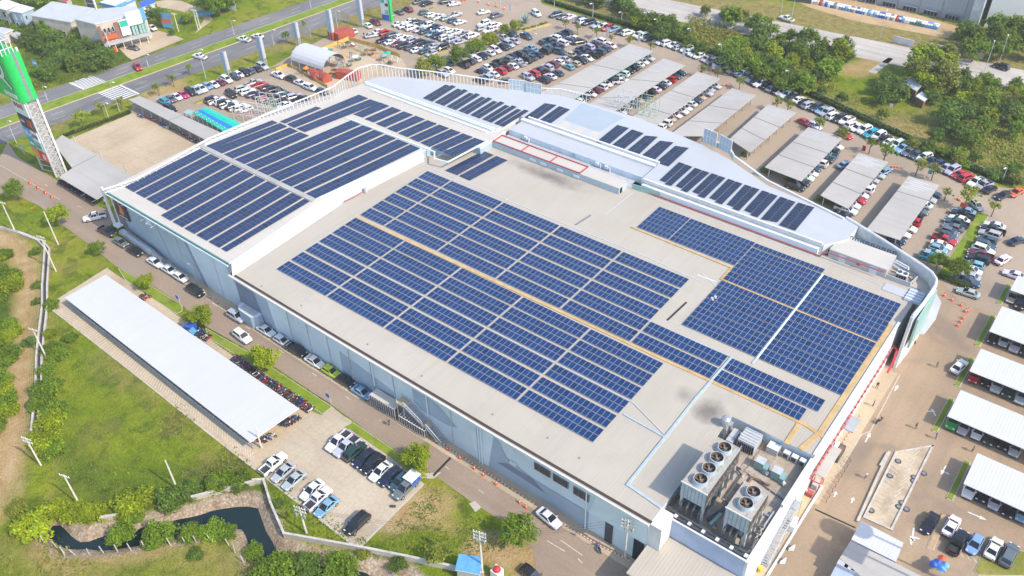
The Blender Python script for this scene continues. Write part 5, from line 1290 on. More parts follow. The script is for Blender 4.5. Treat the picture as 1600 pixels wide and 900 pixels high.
for i, (a, b_, c_, d_) in enumerate(CP8):
    a, b_, c_, d_ = UL([a, b_, c_, d_], CPH+.14)
    if i < 4:
        a, d_ = ext(a, b_, .12)[0], ext(d_, c_, .12)[0]
    t = roof_on_posts('carport', f'long grey carport roof, {ordi(i+1)} from the left in the row of eight', 'carport', (a, b_, c_, d_), CPH, 'carport_roof', 'grey carports behind the mall', 7, .14, 'teal_paint' if i == 0 else 'light_grey', (.3, .62) if i != 7 else (.7,))
    m = MB()                                   # translucent end sheets on the roofs
    for k_ in range(6):
        u = .80+.03*k_; p, q = lerp(a, b_, u), lerp(d_, c_, u)
        p, q = lerp(p, q, .06+.1*(k_ % 3)), lerp(p, q, .55+.13*(k_ % 4))
        m.wall([p, q], .012, .32, 'white_carport_roof' if i in (6, 7) else 'light_grey', CPH+.14)
    m.build('end_sheet', t)
WZ = 3.0
for i, (p, q) in enumerate((((1590, 430), (1579, 453)), ((1565, 478), (1546.6, 517.6)), ((1532.6, 544.5), (1515, 579.5)), ((1501, 609), (1480.5, 650)), ((1527, 707.6), (1506, 755.6)))):
    a = U(*q, WZ+.14); d_ = U(*p, WZ+.14)
    x0 = (a[0]+d_[0])/2
    roof_on_posts('carport', f'white flat carport, {ordi(i+1)} from the top of five at the right edge', 'carport', ((x0, a[1]), (26, a[1]), (26, d_[1]), (x0, d_[1])), WZ, 'white_carport_roof', 'white carports on the right', 9, .14, 'white_trim', (), rows=(.5,))
    xs = x0-.75
    sheet('planting_strip', [(xs-.45, a[1]-1.4), (xs+.3, a[1]-1.4), (xs+.3, d_[1]+.4), (xs-.45, d_[1]+.4)], .16, 'lawn', 'thin green planting strip at a white carport end', True)
    kerb([(xs-.5, a[1]-1.5), (xs+.4, a[1]-1.5), (xs+.4, d_[1]+.5), (xs-.5, d_[1]+.5)], .2, .18, closed=True)
    m = MB()
    m.tube((x0+.1, d_[1]+.2, 0), (x0+.1, d_[1]+.2, WZ), .08, 'light_grey'); m.tube((x0+.1, a[1]-.2, 0), (x0+.1, a[1]-.2, WZ), .08, 'light_grey')
# long white shed
sq = UL([(101, 465), (391, 691), (467, 638), (165, 429)], 2.75)
shed = roof_on_posts('long_shed', 'very long white flat shed roof over motorbike parking', 'shed', sq, 2.6, 'white_carport_roof', None, 16, .15, 'white_trim', (), rows=(.14, .86))
m = MB()
for i in range(34):
    p = lerp(sq[0], sq[1], (i+.5)/34); m.obox(p[0], p[1]+.5, 0, 2.45, .07, .07, 0, 'mid_grey')
p, q = lerp(sq[0], sq[1], .01), lerp(sq[0], sq[1], .99)
m.wall([(p[0], p[1]+.5), (q[0], q[1]+.5)], .5, .1, 'facade_mid', 0); m.build('side_rail', shed)
kz = K(180, 140, 1600/220)
roof_on_posts('walkway_canopy', 'long grey flat canopy from the zebra crossing to the mall', 'canopy', UL([(150, 115), (1065, 592), (1250, 512), (280, 75)], 3.1, kz), 3.0, 'carport_roof', 'grey canopies left of the mall', 9, .15, 'light_grey', (.52,))
cq = UL([(86, 226), (94, 279), (151, 312), (208, 275), (97, 211)], 3.1)
t = thing('walkway_canopy', 'broad grey flat canopy beside the tall green sign tower', 'canopy', (*cq[2], 0), 0, 'grey canopies left of the mall')
MB().prism(UL([(97, 211), (208, 275), (151, 312), (92, 277), (113, 263), (83, 223)], 3.1), 3.0, 3.15, 'light_grey', 'carport_roof', True).build('roof', t)
for p in UL([(98, 276), (125, 293), (150, 308), (200, 274), (160, 250), (120, 228)], 0): MB().box(p[0]-.1, p[0]+.1, p[1]-.1, p[1]+.1, 0, 3, 'light_grey').build('post', t)
MB().wall(UL([(113, 262), (150, 243)], 3.16), .05, .2, 'mid_grey', 3.15).build('seam', t)
plain('tent_teal', (.015, .56, .40), .6)
plain('tent_blue', (.01, .20, .78), .6)
# teal and blue market tent, left lot
kt = K(240, 90, 7.5)
t = thing('market_tent', 'teal and blue striped market tent beside the mall', 'tent', (*U(*kt(720, 730)), 0))
rows_ = [((450, 638), (862, 893), 'teal_paint', 2.6), ((505, 622), (935, 868), 'teal_paint', 3.3), ((548, 606), (1005, 850), 'blue_paint', 3.0), ((585, 592), (1022, 808), 'teal_paint', 3.4), ((622, 580), (1027, 770), 'teal_paint', 2.8)]
mats_ = ['teal_paint', 'blue_paint', 'blue_paint', 'teal_paint']
for (p, q, mm, z), (p2, q2, m2_, z2), mat in zip(rows_, rows_[1:], ('tent_teal', 'tent_blue', 'tent_teal', 'tent_teal')):
    a, b_, c_, d_ = P(*kt(*p), z), P(*kt(*q), z), P(*kt(*q2), z2), P(*kt(*p2), z2)
    m = MB(); m.face([a, b_, c_, d_], mat); m.face([(x, y, z_-.08) for x, y, z_ in (d_, c_, b_, a)], mat); m.build('canopy_strip', t)
m = MB()
for p, q, z in (((450, 638), (862, 893), 2.6), ((622, 580), (1027, 770), 2.8)):
    a, b_ = U(*kt(*p), z), U(*kt(*q), z)
    for i in range(8):
        x, y = lerp(a, b_, i/7); MB().box(x-.06, x+.06, y-.06, y+.06, 0, z, 'white_trim').build('post', t)
m = MB()
for i in range(9):
    for j in (.3, .75):
        x, y = lerp(lerp(U(*kt(450, 638), 2.8), U(*kt(862, 893), 2.8), (i+.6)/9.4), lerp(U(*kt(505, 622), 3.2), U(*kt(935, 868), 3.2), (i+.6)/9.4), j)
        m.box(x-.08, x+.08, y-.08, y+.08, 2.75+.5*j, 3.0+.5*j, 'white_plastic')
m.build('lamp', t)
roof_on_posts('small_awning', 'pale mint awning at the end of the teal tent', 'awning', UL([(345, 645), (430, 672), (482, 626), (398, 605)], 2.6, kt), 2.5, 'teal_glass', None, 2, .1, 'teal_glass')
# arched white marquee
ka = K(430, 40, 7.5)
A0, B0 = Vector(U(*ka(185, 400), 2.8)), Vector(U(*ka(562, 525), 2.8))
ax = (B0-A0); n_ = Vector((-ax.y, ax.x)).normalized()*9.0
t = thing('arched_marquee', 'white barrel roofed marquee in the playground', 'marquee', (*((A0+B0)/2+n_/2), 0))
m = MB(); k_ = 10
for i in range(k_):
    a0, a1 = math.pi*i/k_, math.pi*(i+1)/k_
    f = lambda a: (n_*(1-math.cos(a))/2, 2.8+3.2*math.sin(a))
    (o0, z0), (o1, z1) = f(a0), f(a1)
    m.face([(*(A0+o0), z0), (*(B0+o0), z0), (*(B0+o1), z1), (*(A0+o1), z1)], 'white_carport_roof', smooth=True)
    m.face([(*(A0+o1), z1-.06), (*(B0+o1), z1-.06), (*(B0+o0), z0-.06), (*(A0+o0), z0-.06)], 'mid_grey', smooth=True)
m.build('roof', t)
for s_ in (0, .25, .5, .75, 1):
    m = MB(); pa = A0+ax*s_
    pts = [(*(pa+n_*(1-math.cos(math.pi*i/8))/2), 2.72+3.2*math.sin(math.pi*i/8)) for i in range(9)]
    m.path(pts, .09, 'light_grey', 5); m.tube((*pa, 0), (*pa, 2.8), .1, 'light_grey'); m.tube((*(pa+n_), 0), (*(pa+n_), 2.8), .1, 'light_grey'); m.build('arch_frame', t)
# red containers and tanks of the playground
plain('container_red', (.42, .085, .05), .6, var=.25, scale=1)
def container(px, py, L, W, hgt, an, label, mat='container_red'):
    x, y = U(px, py); t = thing('container', label, 'container', (x, y, 0), R(an), 'red containers round the playground')
    m = MB(); m.box(-L/2, L/2, -W/2, W/2, .1, hgt, mat)
    n = int(L/.5)
    for i in range(n):
        xx = -L/2+(i+.3)*L/n
        for s_ in (-1, 1): m.box(xx, xx+.2, s_*W/2-.03, s_*W/2+.03, .25, hgt-.2, mat)
    m.build('shell', t, off=(0, 0, 0)); m = MB().box(L/2, L/2+.04, -W/2+.1, -.03, .2, hgt-.2, mat).box(L/2, L/2+.04, .03, W/2-.1, .2, hgt-.2, mat).box(L/2+.04, L/2+.09, -.1, .1, .5, hgt-.4, 'light_grey'); m.build('door', t, off=(0, 0, 0))
    return t
container(529, 58, 6, 2.5, 2.6, 80, 'red container behind the blue grey pylon'); container(539, 60, 6, 2.5, 2.6, 80, 'red container nearest the pair of white cars'); container(545, 123, 7, 2.5, 2.4, 20, 'red container behind the slatted roof screen')
for px, py, lb in ((493, 121, 'left'), (507, 125, 'right')):
    x, y = U(px, py); t = thing('round_cabin', f'{lb} one of two rounded red cabins before the marquee', 'cabin', (x, y, 0), R(-15), 'rounded red cabins'); m = MB(); k_ = 8
    prof = [(-1.5+3*i/k_, 1.4+1.1*math.sin(math.pi*i/k_)) for i in range(k_+1)]
    for (y0, z0), (y1, z1) in zip(prof, prof[1:]): m.face([(-2.2, y0, z0), (2.2, y0, z0), (2.2, y1, z1), (-2.2, y1, z1)], 'container_red', smooth=True)
    m.box(-2.2, 2.2, -1.5, 1.5, 0, 1.4, 'container_red'); 
    for s_ in (-2.2, 2.2): m.face([(s_, y0, z0) for y0, z0 in (prof if s_ > 0 else prof[::-1])], 'container_red')
    m.build('shell', t, off=(0, 0, 0)); MB().box(-1.6, -.4, -1.56, -1.5, .9, 1.9, 'white_trim').build('window', t, off=(0, 0, 0))
# yellow picket fences of the playground
def fence(px, hgt, mat, label, name='fence', post=1.6, cat='fence', solid=True, pts=None):
    pts = pts or UL(px); o = pts[0]
    t = thing(name, label, cat, (*o, 0)); m = MB()
    if solid: m.wall(pts, hgt, .08, mat, .08)
    else:
        for h_ in (.35, .65, .95): m.wall(pts, .07, .05, mat, hgt*h_)
    m.build('panel', t); ps = []
    for a, b_ in zip(pts, pts[1:]):
        L = math.hypot(b_[0]-a[0], b_[1]-a[1]); n = max(1, int(L/post))
        ps += [lerp(a, b_, i/n) for i in range(n)]
    if len(ps) > 95: ps = ps[::len(ps)//95+1]
    for x, y in ps: MB().box(x-.06, x+.06, y-.06, y+.06, 0, hgt+.12, mat).build('post', t)
    return t
plain('fence_yellow', (.62, .42, .10), .7, var=.25, scale=1.2)
fence([(432, 111), (452, 103), (470, 113), (512, 138)], 1.0, 'fence_yellow', 'yellow board fence along the marquee car row'); fence([(500, 82), (545, 63), (590, 75), (625, 90)], 1.2, 'fence_yellow', 'yellow board fence behind the playground'); fence([(541, 73), (570, 85), (600, 84)], .8, 'fence_yellow', 'low yellow fence inside the playground', solid=False)
sheet('playground', UL([(432, 112), (462, 92), (545, 64), (628, 92), (640, 112), (560, 150), (505, 140)]), .05, 'tan_concrete', 'sandy playground floor round the marquee')
# hedge trimmings on the car park islands: pale yellow kerbed islands
def island(p, q, wd=1.2, label='low yellow kerbed planting island', mat='verge'):
    a, b_ = U(*p), U(*q); an = math.atan2(b_[1]-a[1], b_[0]-a[0]); L = math.hypot(b_[0]-a[0], b_[1]-a[1])
    tag(MB().obox((a[0]+b_[0])/2, (a[1]+b_[1])/2, -.1, .2, L, wd, an, 'yellow_paint', mat).build('traffic_island'), label, 'traffic island', kind='structure')
island((305, 162), (327, 153), 1.4); island((675, 86), (697, 78), 1.5); island((424, 108), (452, 102), 1.6); island((672, 14), (677, 13), 1.2); island((688, 97), (760, 68), 1.0, 'long narrow island under the round trees'); island((805, 52), (860, 38), 1.4, 'brown kerbed island with small shrubs', 'dirt'); island((886, 50), (905, 56), 1.2); island((752, 46), (778, 38), .8)
# ================================================================ tall signs
plain('lattice_core', (.46, .42, .38), .9, c2=(.17, .15, .135), scale=2.2)
t = thing('sign_tower', 'tall sign tower with a green top box and stacked shop signs', 'sign tower', (-210, 78, 0))
SX0, SX1, SY0, SY1 = -213.4, -206.9, 76.8, 79.4
m = MB()
for x in (SX0, SX1):
    for y in (SY0, SY1): m.box(x-.18, x+.18, y-.18, y+.18, 0, 21, 'light_grey')
for k_ in range(14):
    z = 1.5*k_
    m.tube((SX1, SY0, z), (SX1, SY1, z+1.5), .10, 'light_grey', 4); m.tube((SX1, SY1, z), (SX1, SY0, z+1.5), .10, 'light_grey', 4); m.tube((SX1, SY0, z), (SX1, SY1, z), .09, 'light_grey', 4)
    m.tube((SX0, SY0, z), (SX1, SY0, z+1.5), .08, 'light_grey', 4); m.tube((SX0, SY1, z), (SX1, SY1, z+1.5), .08, 'light_grey', 4)
m.build('lattice', t)
MB().box(SX1-.35, SX1-.12, SY0+.3, SY1-.3, 0, 20.8, 'lattice_core').build('core_panel', t)
MB().box(SX1+.12, SX1+.42, SY1-.2, SY1+.25, 0, 33.5, 'white_trim').build('edge_fin', t)
m = MB(); N_ = 8
prof = [(SX0-8, SY0-1.0), (SX1-1.2, SY0-1.0)]+[(SX1-1.2+1.9*math.sin(math.pi/2*i/N_), SY0+.9-1.9*math.cos(math.pi/2*i/N_)) for i in range(1, N_+1)]+[(SX1+.7, SY1+.2), (SX0-8, SY1+.2)]
m.prism(prof, 20.8, 32.6, 'green_paint', 'green_paint', True); bx = m.build('top_box', t)
sub(MB().prism([(SX1+.35, SY0+.72), (SX1+.72, SY0+1.0), (SX1+.72, SY0+1.7), (SX1+.35, SY0+1.4)], 20.9, 32.7, 'mid_grey').build('corner_seam', off=(-210, 78, 0)), bx)
m = MB()                                   # big round white letter with dark outline on the front of the green box
yf = SY0-1.02
def ring(cx, cz, r0, r1, a0, a1, y, mat, k_=22):
    for i in range(k_):
        p0, p1 = a0+(a1-a0)*i/k_, a0+(a1-a0)*(i+1)/k_
        m.face([(cx+r0*math.cos(p0), y, cz+r0*math.sin(p0)), (cx+r1*math.cos(p0), y, cz+r1*math.sin(p0)), (cx+r1*math.cos(p1), y, cz+r1*math.sin(p1)), (cx+r0*math.cos(p1), y, cz+r0*math.sin(p1))][::-1], mat)
ring(-212.2, 28.6, 1.6, 3.1, R(-200), R(160), yf-.02, 'dark_steel'); ring(-212.2, 28.6, 1.85, 2.85, R(-198), R(158), yf-.05, 'white_paint')
m.face([(-212.6, yf-.03, 26.2), (-208.3, yf-.03, 23.4), (-208.0, yf-.03, 24.7), (-211.4, yf-.03, 27.2)], 'dark_steel'); m.face([(-212.4, yf-.06, 26.3), (-208.5, yf-.06, 23.7), (-208.3, yf-.06, 24.4), (-211.6, yf-.06, 26.9)], 'white_paint')
for i in range(7): m.box(-213.4+i*.85, -212.75+i*.85, yf-.06, yf-.01, 21.5, 22.6, 'white_paint')
sub(m.build('lettering', off=(-210, 78, 0)), bx)
m = MB()
for k_ in range(4):
    m.path([(SX0-4, SY0-1+k_*.9, 32.6), (SX0-4, SY0-1+k_*.9, 36), (SX1+.4, SY0-1+k_*.9, 36), (SX1+.4, SY0-1+k_*.9, 32.6)], .10, 'white_trim', 4); m.tube((SX0-4, SY0-1+k_*.9, 33), (SX1+.4, SY0-1+k_*.9, 36), .08, 'white_trim', 4)
for z in (34, 36): m.tube((SX1+.4, SY0-1, z), (SX1+.4, SY0+1.8, z), .1, 'white_trim', 4)
m.box(SX0-4, SX1, SY0-.6, SY1-.4, 35.6, 35.8, 'light_grey'); m.build('top_frame', t)
yv = SY0-.26
def sign(x0, x1, z0, z1, mat, bits=()):
    o = MB().box(x0, x1, yv-.22, yv, z0, z1, mat).build('shop_sign', t)
    if bits:
        mm = MB()
        for (a, b_, c_, d_, mt) in bits: mm.box(x0+(x1-x0)*a, x0+(x1-x0)*b_, yv-.25, yv-.225, z0+(z1-z0)*c_, z0+(z1-z0)*d_, mt)
        sub(mm.build('lettering', off=(-210, 78, 0)), o)
sign(-213.3, -207.0, 16.6, 20.2, 'white_plastic', [(.08, .26, .5, .85, 'pink_red'), (.30, .42, .45, .85, 'pink_red'), (.46, .58, .5, .8, 'pink_red'), (.62, .74, .45, .85, 'pink_red'), (.1, .85, .14, .26, 'facade_pale')])
sign(-213.3, -210.3, 12.8, 16.3, 'dark_grey', [(.2, .8, .4, .6, 'light_grey')]); sign(-210.1, -207.0, 12.8, 16.3, 'dark_grey', [(.15, .5, .2, .8, 'red_paint'), (.55, .85, .2, .8, 'orange_plastic')])
sign(-213.3, -210.3, 9.8, 12.5, 'sky_blue_sheet', [(.1, .9, .3, .5, 'white_paint'), (.1, .6, .6, .75, 'white_paint')]); sign(-210.1, -207.0, 9.8, 12.5, 'white_plastic', [(.1, .45, .3, .7, 'pink_red'), (.5, .9, .3, .7, 'blue_paint')])
sign(-213.3, -210.3, 7.2, 9.5, 'teal_paint', [(.2, .8, .35, .65, 'white_paint')]); sign(-210.1, -207.0, 7.2, 9.5, 'teal_glass', [(.2, .8, .35, .65, 'teal_trim')])
sign(-213.3, -210.3, 4.4, 6.9, 'orange_emblem', [(.2, .8, .4, .6, 'yellow_paint')]); sign(-210.1, -207.0, 4.4, 6.9, 'red_paint', [(.5, .9, .2, .8, 'white_paint')])
# slim billboards along the highway verge
plain('pylon_blue', (.30, .42, .54), .5)
def pylon(base, h, wpx, label):
    x, y = U(*base); t = thing('highway_pylon', label, 'sign', (x, y, 0), R(8), 'slim blue grey pylons along the highway verge')
    m = MB(); w_ = wpx
    for sx in (-w_/2, w_/2):
        for sy in (-.4, .4): m.box(sx-.08, sx+.08, sy-.08, sy+.08, 0, h, 'light_grey')
    for k_ in range(3): m.tube((-w_/2, -.4, .4+k_*.9), (w_/2, -.4, 1.3+k_*.9), .07, 'light_grey', 4); m.tube((w_/2, -.4, .4+k_*.9), (-w_/2, -.4, 1.3+k_*.9), .07, 'light_grey', 4); m.tube((w_/2, -.4, .4+k_*.9), (w_/2, .4, 1.3+k_*.9), .07, 'light_grey', 4)
    m.build('frame', t, off=(0, 0, 0)); MB().box(-w_/2-.15, w_/2+.05, -.62, -.48, 2.6, h+.3, 'pylon_blue').box(w_/2+.06, w_/2+.2, -.5, .5, 2.6, h+.3, 'light_grey').build('panel', t, off=(0, 0, 0))
for i, (b0, h_) in enumerate((((358, 121), 8.0), ((414, 103), 9.2), ((467, 71), 7.4), ((520, 62), 9.6), ((566, 42), 9.0))): pylon(b0, h_, 1.15, f'slim blue grey pylon, {ordi(i+1)} from the left along the highway verge')
x, y = U(606, 33); t = thing('green_totem', 'green edged white totem sign at the car park entrance', 'sign', (x, y, 0), R(10))
MB().box(-1.9, 1.2, -.4, .5, 0, 9.0, 'white_plastic').build('body', t, off=(0, 0, 0)); MB().box(1.2, 1.9, -.5, .6, 0, 9.4, 'green_paint').build('edge', t, off=(0, 0, 0))
m = MB(); m.box(-1.8, 1.0, -.46, -.4, .3, 2.3, 'blue_paint'); m.box(-1.7, -.2, -.46, -.4, 6.2, 7.6, 'teal_paint'); m.box(-.1, 1.0, -.46, -.4, 5.2, 6.2, 'dark_grey'); m.box(-.4, .9, -.46, -.4, 2.6, 4.0, 'teal_glass'); m.build('shop_sign', t, off=(0, 0, 0))
# ================================================================ other buildings
plain('roof_pale', (.50, .52, .55), .6, var=.08, scale=.3)
plain('roof_white', (.70, .69, .68), .6, var=.08, scale=.3)
plain('wall_grey', (.42, .42, .40), .8, var=.15, scale=.4)
plain('warehouse_wall', (.36, .40, .43), .6, var=.08, scale=.15)
def building(name, label, roofpx, z, wall, roof, wins=(), k=None, cat='building', over=.5, rz=.25, extra=None):
    pts = UL(roofpx, z, k); n = len(pts)
    a = sum(pts[i][0]*pts[(i+1) % n][1]-pts[(i+1) % n][0]*pts[i][1] for i in range(n))
    if a < 0: pts = pts[::-1]; rev = True
    else: rev = False
    cx, cy = sum(p[0] for p in pts)/n, sum(p[1] for p in pts)/n
    t = thing(name, label, cat, (cx, cy, 0))
    inn = [lerp(p, (cx, cy), over/max(1, math.hypot(p[0]-cx, p[1]-cy))) for p in pts]
    MB().prism(inn, 0, z-rz, wall, cap=False).build('wall', t); MB().prism(pts, z-rz, z, 'white_trim', roof, True).build('roof', t)
    for (e, nw, z0, z1, frac, mat) in wins:
        i = e if not rev else (n-2-e) % n
        p, q = inn[i], inn[(i+1) % n]
        if rev: p, q = q, p
        L = math.hypot(q[0]-p[0], q[1]-p[1]); an = math.atan2(q[1]-p[1], q[0]-p[0])
        for j in range(nw):
            x, y = lerp(p, q, (j+.5)/nw); wd = L/nw*frac
            f = MB().obox(x, y, z0-.08, z1+.08, wd+.16, .16, an, 'white_trim').build('window', t)
            sub(MB().obox(x, y, z0, z1, wd, .22, an, mat).build('pane', off=(cx, cy, 0)), f)
    return t, inn, rev
building('house', 'white roofed two storey house at the top left edge', [(-14, 9), (9, 15.5), (31, 6), (8, -2)], 6.5, 'wall_grey', 'roof_white', [(0, 2, 3.6, 5.4, .35, 'glass_dark'), (0, 2, .8, 2.4, .3, 'glass_dark')])
building('house', 'white flat roofed house with a blue grey front, second from the left', [(13, 16.5), (33, 20), (53, 12), (33, 6.5)], 6.5, 'facade_mid', 'roof_white', [(0, 2, 3.4, 5.4, .3, 'pipe_blue'), (0, 2, .8, 2.4, .3, 'glass_dark'), (1, 2, 3.8, 5, .25, 'glass_dark')])
building('warehouse_shed', 'wide pale grey gabled shed behind the scrub', [(46, 23.5), (110, 34.5), (148, 13), (81, 2)], 6.5, 'cream_wall', 'roof_pale', [(0, 6, 1.4, 2.6, .25, 'glass_dark')])
building('annex', 'long low annex with a lean-to roof before the grey shed', [(44, 27), (63, 31), (63.5, 31), (100, 41.5), (108, 36), (47, 24)], 3.6, 'cream_wall', 'roof_white', [(2, 5, .9, 2.2, .25, 'glass_dark')])
building('house', 'small grey roofed house at the left edge above the sign tower', [(-12, 48), (4, 53), (21, 46), (2, 42)], 3.5, 'cream_wall', 'roof_pale', [(0, 2, 1, 2, .3, 'glass_dark')])
building('hut', 'low brown roofed hut beside the scrub', [(14, 53), (26, 60), (38, 54), (26, 49)], 2.6, 'brown_brick', 'wall_grey')
kb = K(120, 0, 8)
t, inn, rev = building('shop_building', 'three storey cream and brown shop with billboards on its front', [(-40, 235), (225, 300), (860, 150), (700, 75), (250, 110)], 8.6, 'cream_wall', 'roof_pale', k=kb, over=.3)
fl = U(*kb(238, 325), 8.3); fr = U(*kb(855, 175), 8.3)
fan = math.atan2(fr[1]-fl[1], fr[0]-fl[0]); FL = math.hypot(fr[0]-fl[0], fr[1]-fl[1])
def front(u0, u1, z0, z1, mat, nm, d=.2, parent=None, lab=None):
    p, q = lerp(fl, fr, u0), lerp(fl, fr, u1); nx, ny = math.sin(fan), -math.cos(fan)
    if nx*(-1)+ny*(-.5) > 99: nx, ny = -nx, -ny
    o = MB().obox((p[0]+q[0])/2+nx*d/2, (p[1]+q[1])/2+ny*d/2, z0, z1, (u1-u0)*FL, d, fan, mat)
    if parent: o = sub(o.build(nm, off=tuple(t.location)), parent)
    else: o = o.build(nm, t)
    if lab: o['label'] = lab
    return o
front(.01, .07, .5, 8, 'brown_brick', 'brick_band'); front(.33, .42, .5, 8, 'brown_brick', 'brick_band'); front(.07, .33, 2.6, 3.2, 'brown_brick', 'brick_band', .15)
for z0 in (5.4, 1.0):
    for u in (.11, .19, .27): f = front(u, u+.05, z0, z0+1.7, 'white_trim', 'window', .25); front(u+.006, u+.044, z0+.1, z0+1.6, 'glass_dark', 'pane', .3, f)
front(.10, .33, 3.4, 4.8, 'orange_plastic', 'billboard', .5, None, 'orange shop sign'); b1 = front(.44, .62, 3.4, 8.4, 'white_plastic', 'billboard', .5, None, 'white and green shop sign'); front(.45, .61, 6.2, 8.1, 'teal_paint', 'billboard_panel', .56, b1)
front(.60, .90, 6.0, 10.2, 'white_plastic', 'billboard', .7, None, 'big white roof billboard'); front(.90, .99, 6.6, 10.4, 'sky_blue_sheet', 'billboard', .7, None, 'blue corner billboard')
for u in (.66, .72, .80, .86, .92): f = front(u, u+.045, 2.8, 5.6, 'teal_glass', 'window', .3)
p, q = lerp(fl, fr, .02), lerp(fl, fr, 1.0); nx, ny = math.sin(fan), -math.cos(fan)
MB().prism([p, q, (q[0]+nx*3, q[1]+ny*3), (p[0]+nx*3, p[1]+ny*3)], 2.4, 2.6, 'light_grey', 'wall_grey', True).build('awning', t)
m = MB()
for i in range(6):
    x, y = lerp(p, q, (i+.2)/6); MB().box(x+nx*2.8-.08, x+nx*2.8+.08, y+ny*2.8-.08, y+ny*2.8+.08, 0, 2.4, 'white_trim').build('awning_post', t)
for i, (px, py) in enumerate(((172, 73), (176, 70.5), (178, 80))): tag(MB().obox(*U(px, py), 0, .9, 2.6, 1.1, .3, 'orange_plastic').obox(*U(px, py), .9, 1.7, 1.2, 1.0, .3, 'orange_plastic', 'dark_grey').cyl(*U(px, py), 0, .5, .9, 'black_rubber', 10).build('farm_tractor'), ['orange tractor closest to the shop wall', 'orange tractor behind the other two', 'orange tractor nearest the highway'][i], 'tractor', 'orange tractors outside the shop')
x, y = U(146, 18, 3); t = thing('roof_sign', 'dark upright sign with a white frame behind the billboard shop', 'sign', (x, y, 0), R(20)); MB().box(-1.8, 1.8, -.3, .3, 4, 12, 'white_trim').build('frame', t, off=(0, 0, 0)); m = MB()
for i in range(5):
    for j in range(3): m.box(-1.5+j*1.0, -.6+j*1.0, -.36, -.3, 4.6+i*1.45, 5.8+i*1.45, 'dark_steel')
m.build('panel', t, off=(0, 0, 0)); MB().box(-.3, .3, -.2, .2, 0, 4, 'light_grey').build('post', t, off=(0, 0, 0))
building('blue_roof_shop', 'long white shop with a bright blue fascia at the top edge', [(154, 4), (180, 10), (212, -4), (190, -12)], 4.5, 'white_wall', 'roof_white', cat='shop'); building('blue_roof_shop', 'white shop end with a blue fascia beside the sandy lane', [(222, 12), (243, 4), (240, -4), (215, 4)], 4.2, 'white_wall', 'blue_paint', cat='shop')
for a, b_ in (((154, 5), (180, 11)), ((181, 11), (212, -3))): tag(MB().wall(UL([a, b_], 4.2), 1.0, .3, 'sky_blue_sheet', 3.6).build('blue_fascia'), 'bright blue fascia board of the long white shop, '+('left' if a[0] < 170 else 'right')+' length', 'fascia')
building('red_roof_house', 'red roofed house peeping over the grey shed', [(88, -2), (104, 3), (112, -3), (98, -9)], 4.5, 'cream_wall', 'red_paint', cat='house')
# grey warehouse, top right
wa, wb = U(1300, -8), U(1521, 38.5); wd = Vector((wb[0]-wa[0], wb[1]-wa[1])); wn = Vector((-wd.y, wd.x)).normalized()
wa = tuple(Vector(wa)-wd*.8)
t = thing('warehouse', 'large grey windowless warehouse cut by the top edge', 'warehouse', (*wb, 0))
MB().prism([wa, wb, tuple(Vector(wb)+wn*60), tuple(Vector(wa)+wn*60)], 0, 11, 'warehouse_wall', 'roof_pale').build('wall', t)
m = MB()
for i in range(12):
    x, y = lerp(wa, wb, (i+.5)/12); m.obox(x, y, 0, 11, .16, .2, math.atan2(wd.y, wd.x), 'mid_grey')
m.build('wall_joint', t); MB().obox(wb[0], wb[1], 0, 11.4, 3.0, 3.0, math.atan2(wd.y, wd.x), 'white_wall').build('corner_pillar', t)
for i in range(7):
    p = Vector(wa)+Vector((wb[0]-wa[0], wb[1]-wa[1]))*(.44+.08*i); m = MB(); an = math.atan2(wd.y, wd.x)
    q = p-wn*.6
    m.obox(q.x, q.y, 0, 1.9, 4.2, .9, an, 'mid_grey')
    for j in range(4): s_ = q+wd.normalized()*(-1.6+j*1.05)-wn*.47; m.obox(s_.x, s_.y, .5, 1.7, .8, .06, an, 'dark_void')
    m.build('condenser_bank', t)
p0 = U(1537, 42); p1 = U(1640, 30)
t = thing('warehouse', 'second pale warehouse wall at the top right corner', 'warehouse', (*p0, 0)); MB().prism([p0, p1, (p1[0]+20, p1[1]+50), (p0[0]-5, p0[1]+55)], 0, 10, 'warehouse_wall', 'roof_pale').build('wall', t); MB().wall([p0, p1], .3, .3, 'white_trim', 9.9).build('eave', t)
DR = ['white_plastic', 'light_grey', 'container_red', 'blue_paint', 'cream_wall', 'white_plastic', 'mid_grey', 'sky_blue_sheet']
DN = dict(white_plastic='white', light_grey='pale grey', container_red='rusty red', blue_paint='blue', cream_wall='cream', mid_grey='grey', sky_blue_sheet='sky blue')
for i in range(46):
    mt = 'blue_paint' if 17 <= i < 20 else ('sky_blue_sheet' if i > 40 else ('teal_trim' if 36 <= i <= 40 else rnd.choice(DR)))
    for r_ in range(2):
        px, py = 1264+i*4.42+r_*1.5, 4.5+i*.92-r_*2.6
        x, y = U(px, py); m = MB().cyl(x, y, 0, 1.0, .62, mt, 9).cyl(x, y, 1.0, 1.25, .62, 'white_plastic' if rnd.random() < .5 else mt, 9, .5)
        tag(m.build('storage_drum', loc=None), f'{DN.get(mt, "teal")} drum, {ordi(i+1)} from the left in the {("front", "rear")[r_]} line before the warehouse', 'drum', 'drums lined up before the warehouse')
for i in range(3): tag(MB().obox(*U(1232+i*12, -1+i*2), 0, 1.6, 5, 2, .2, 'dark_steel').obox(*U(1232+i*12, -1+i*2), 1.6, 1.75, 5.2, 2.2, .2, 'dark_grey').build('skip'), f'dark skip, {ordi(i+1)} from the left at the top edge', 'skip', 'dark skips')
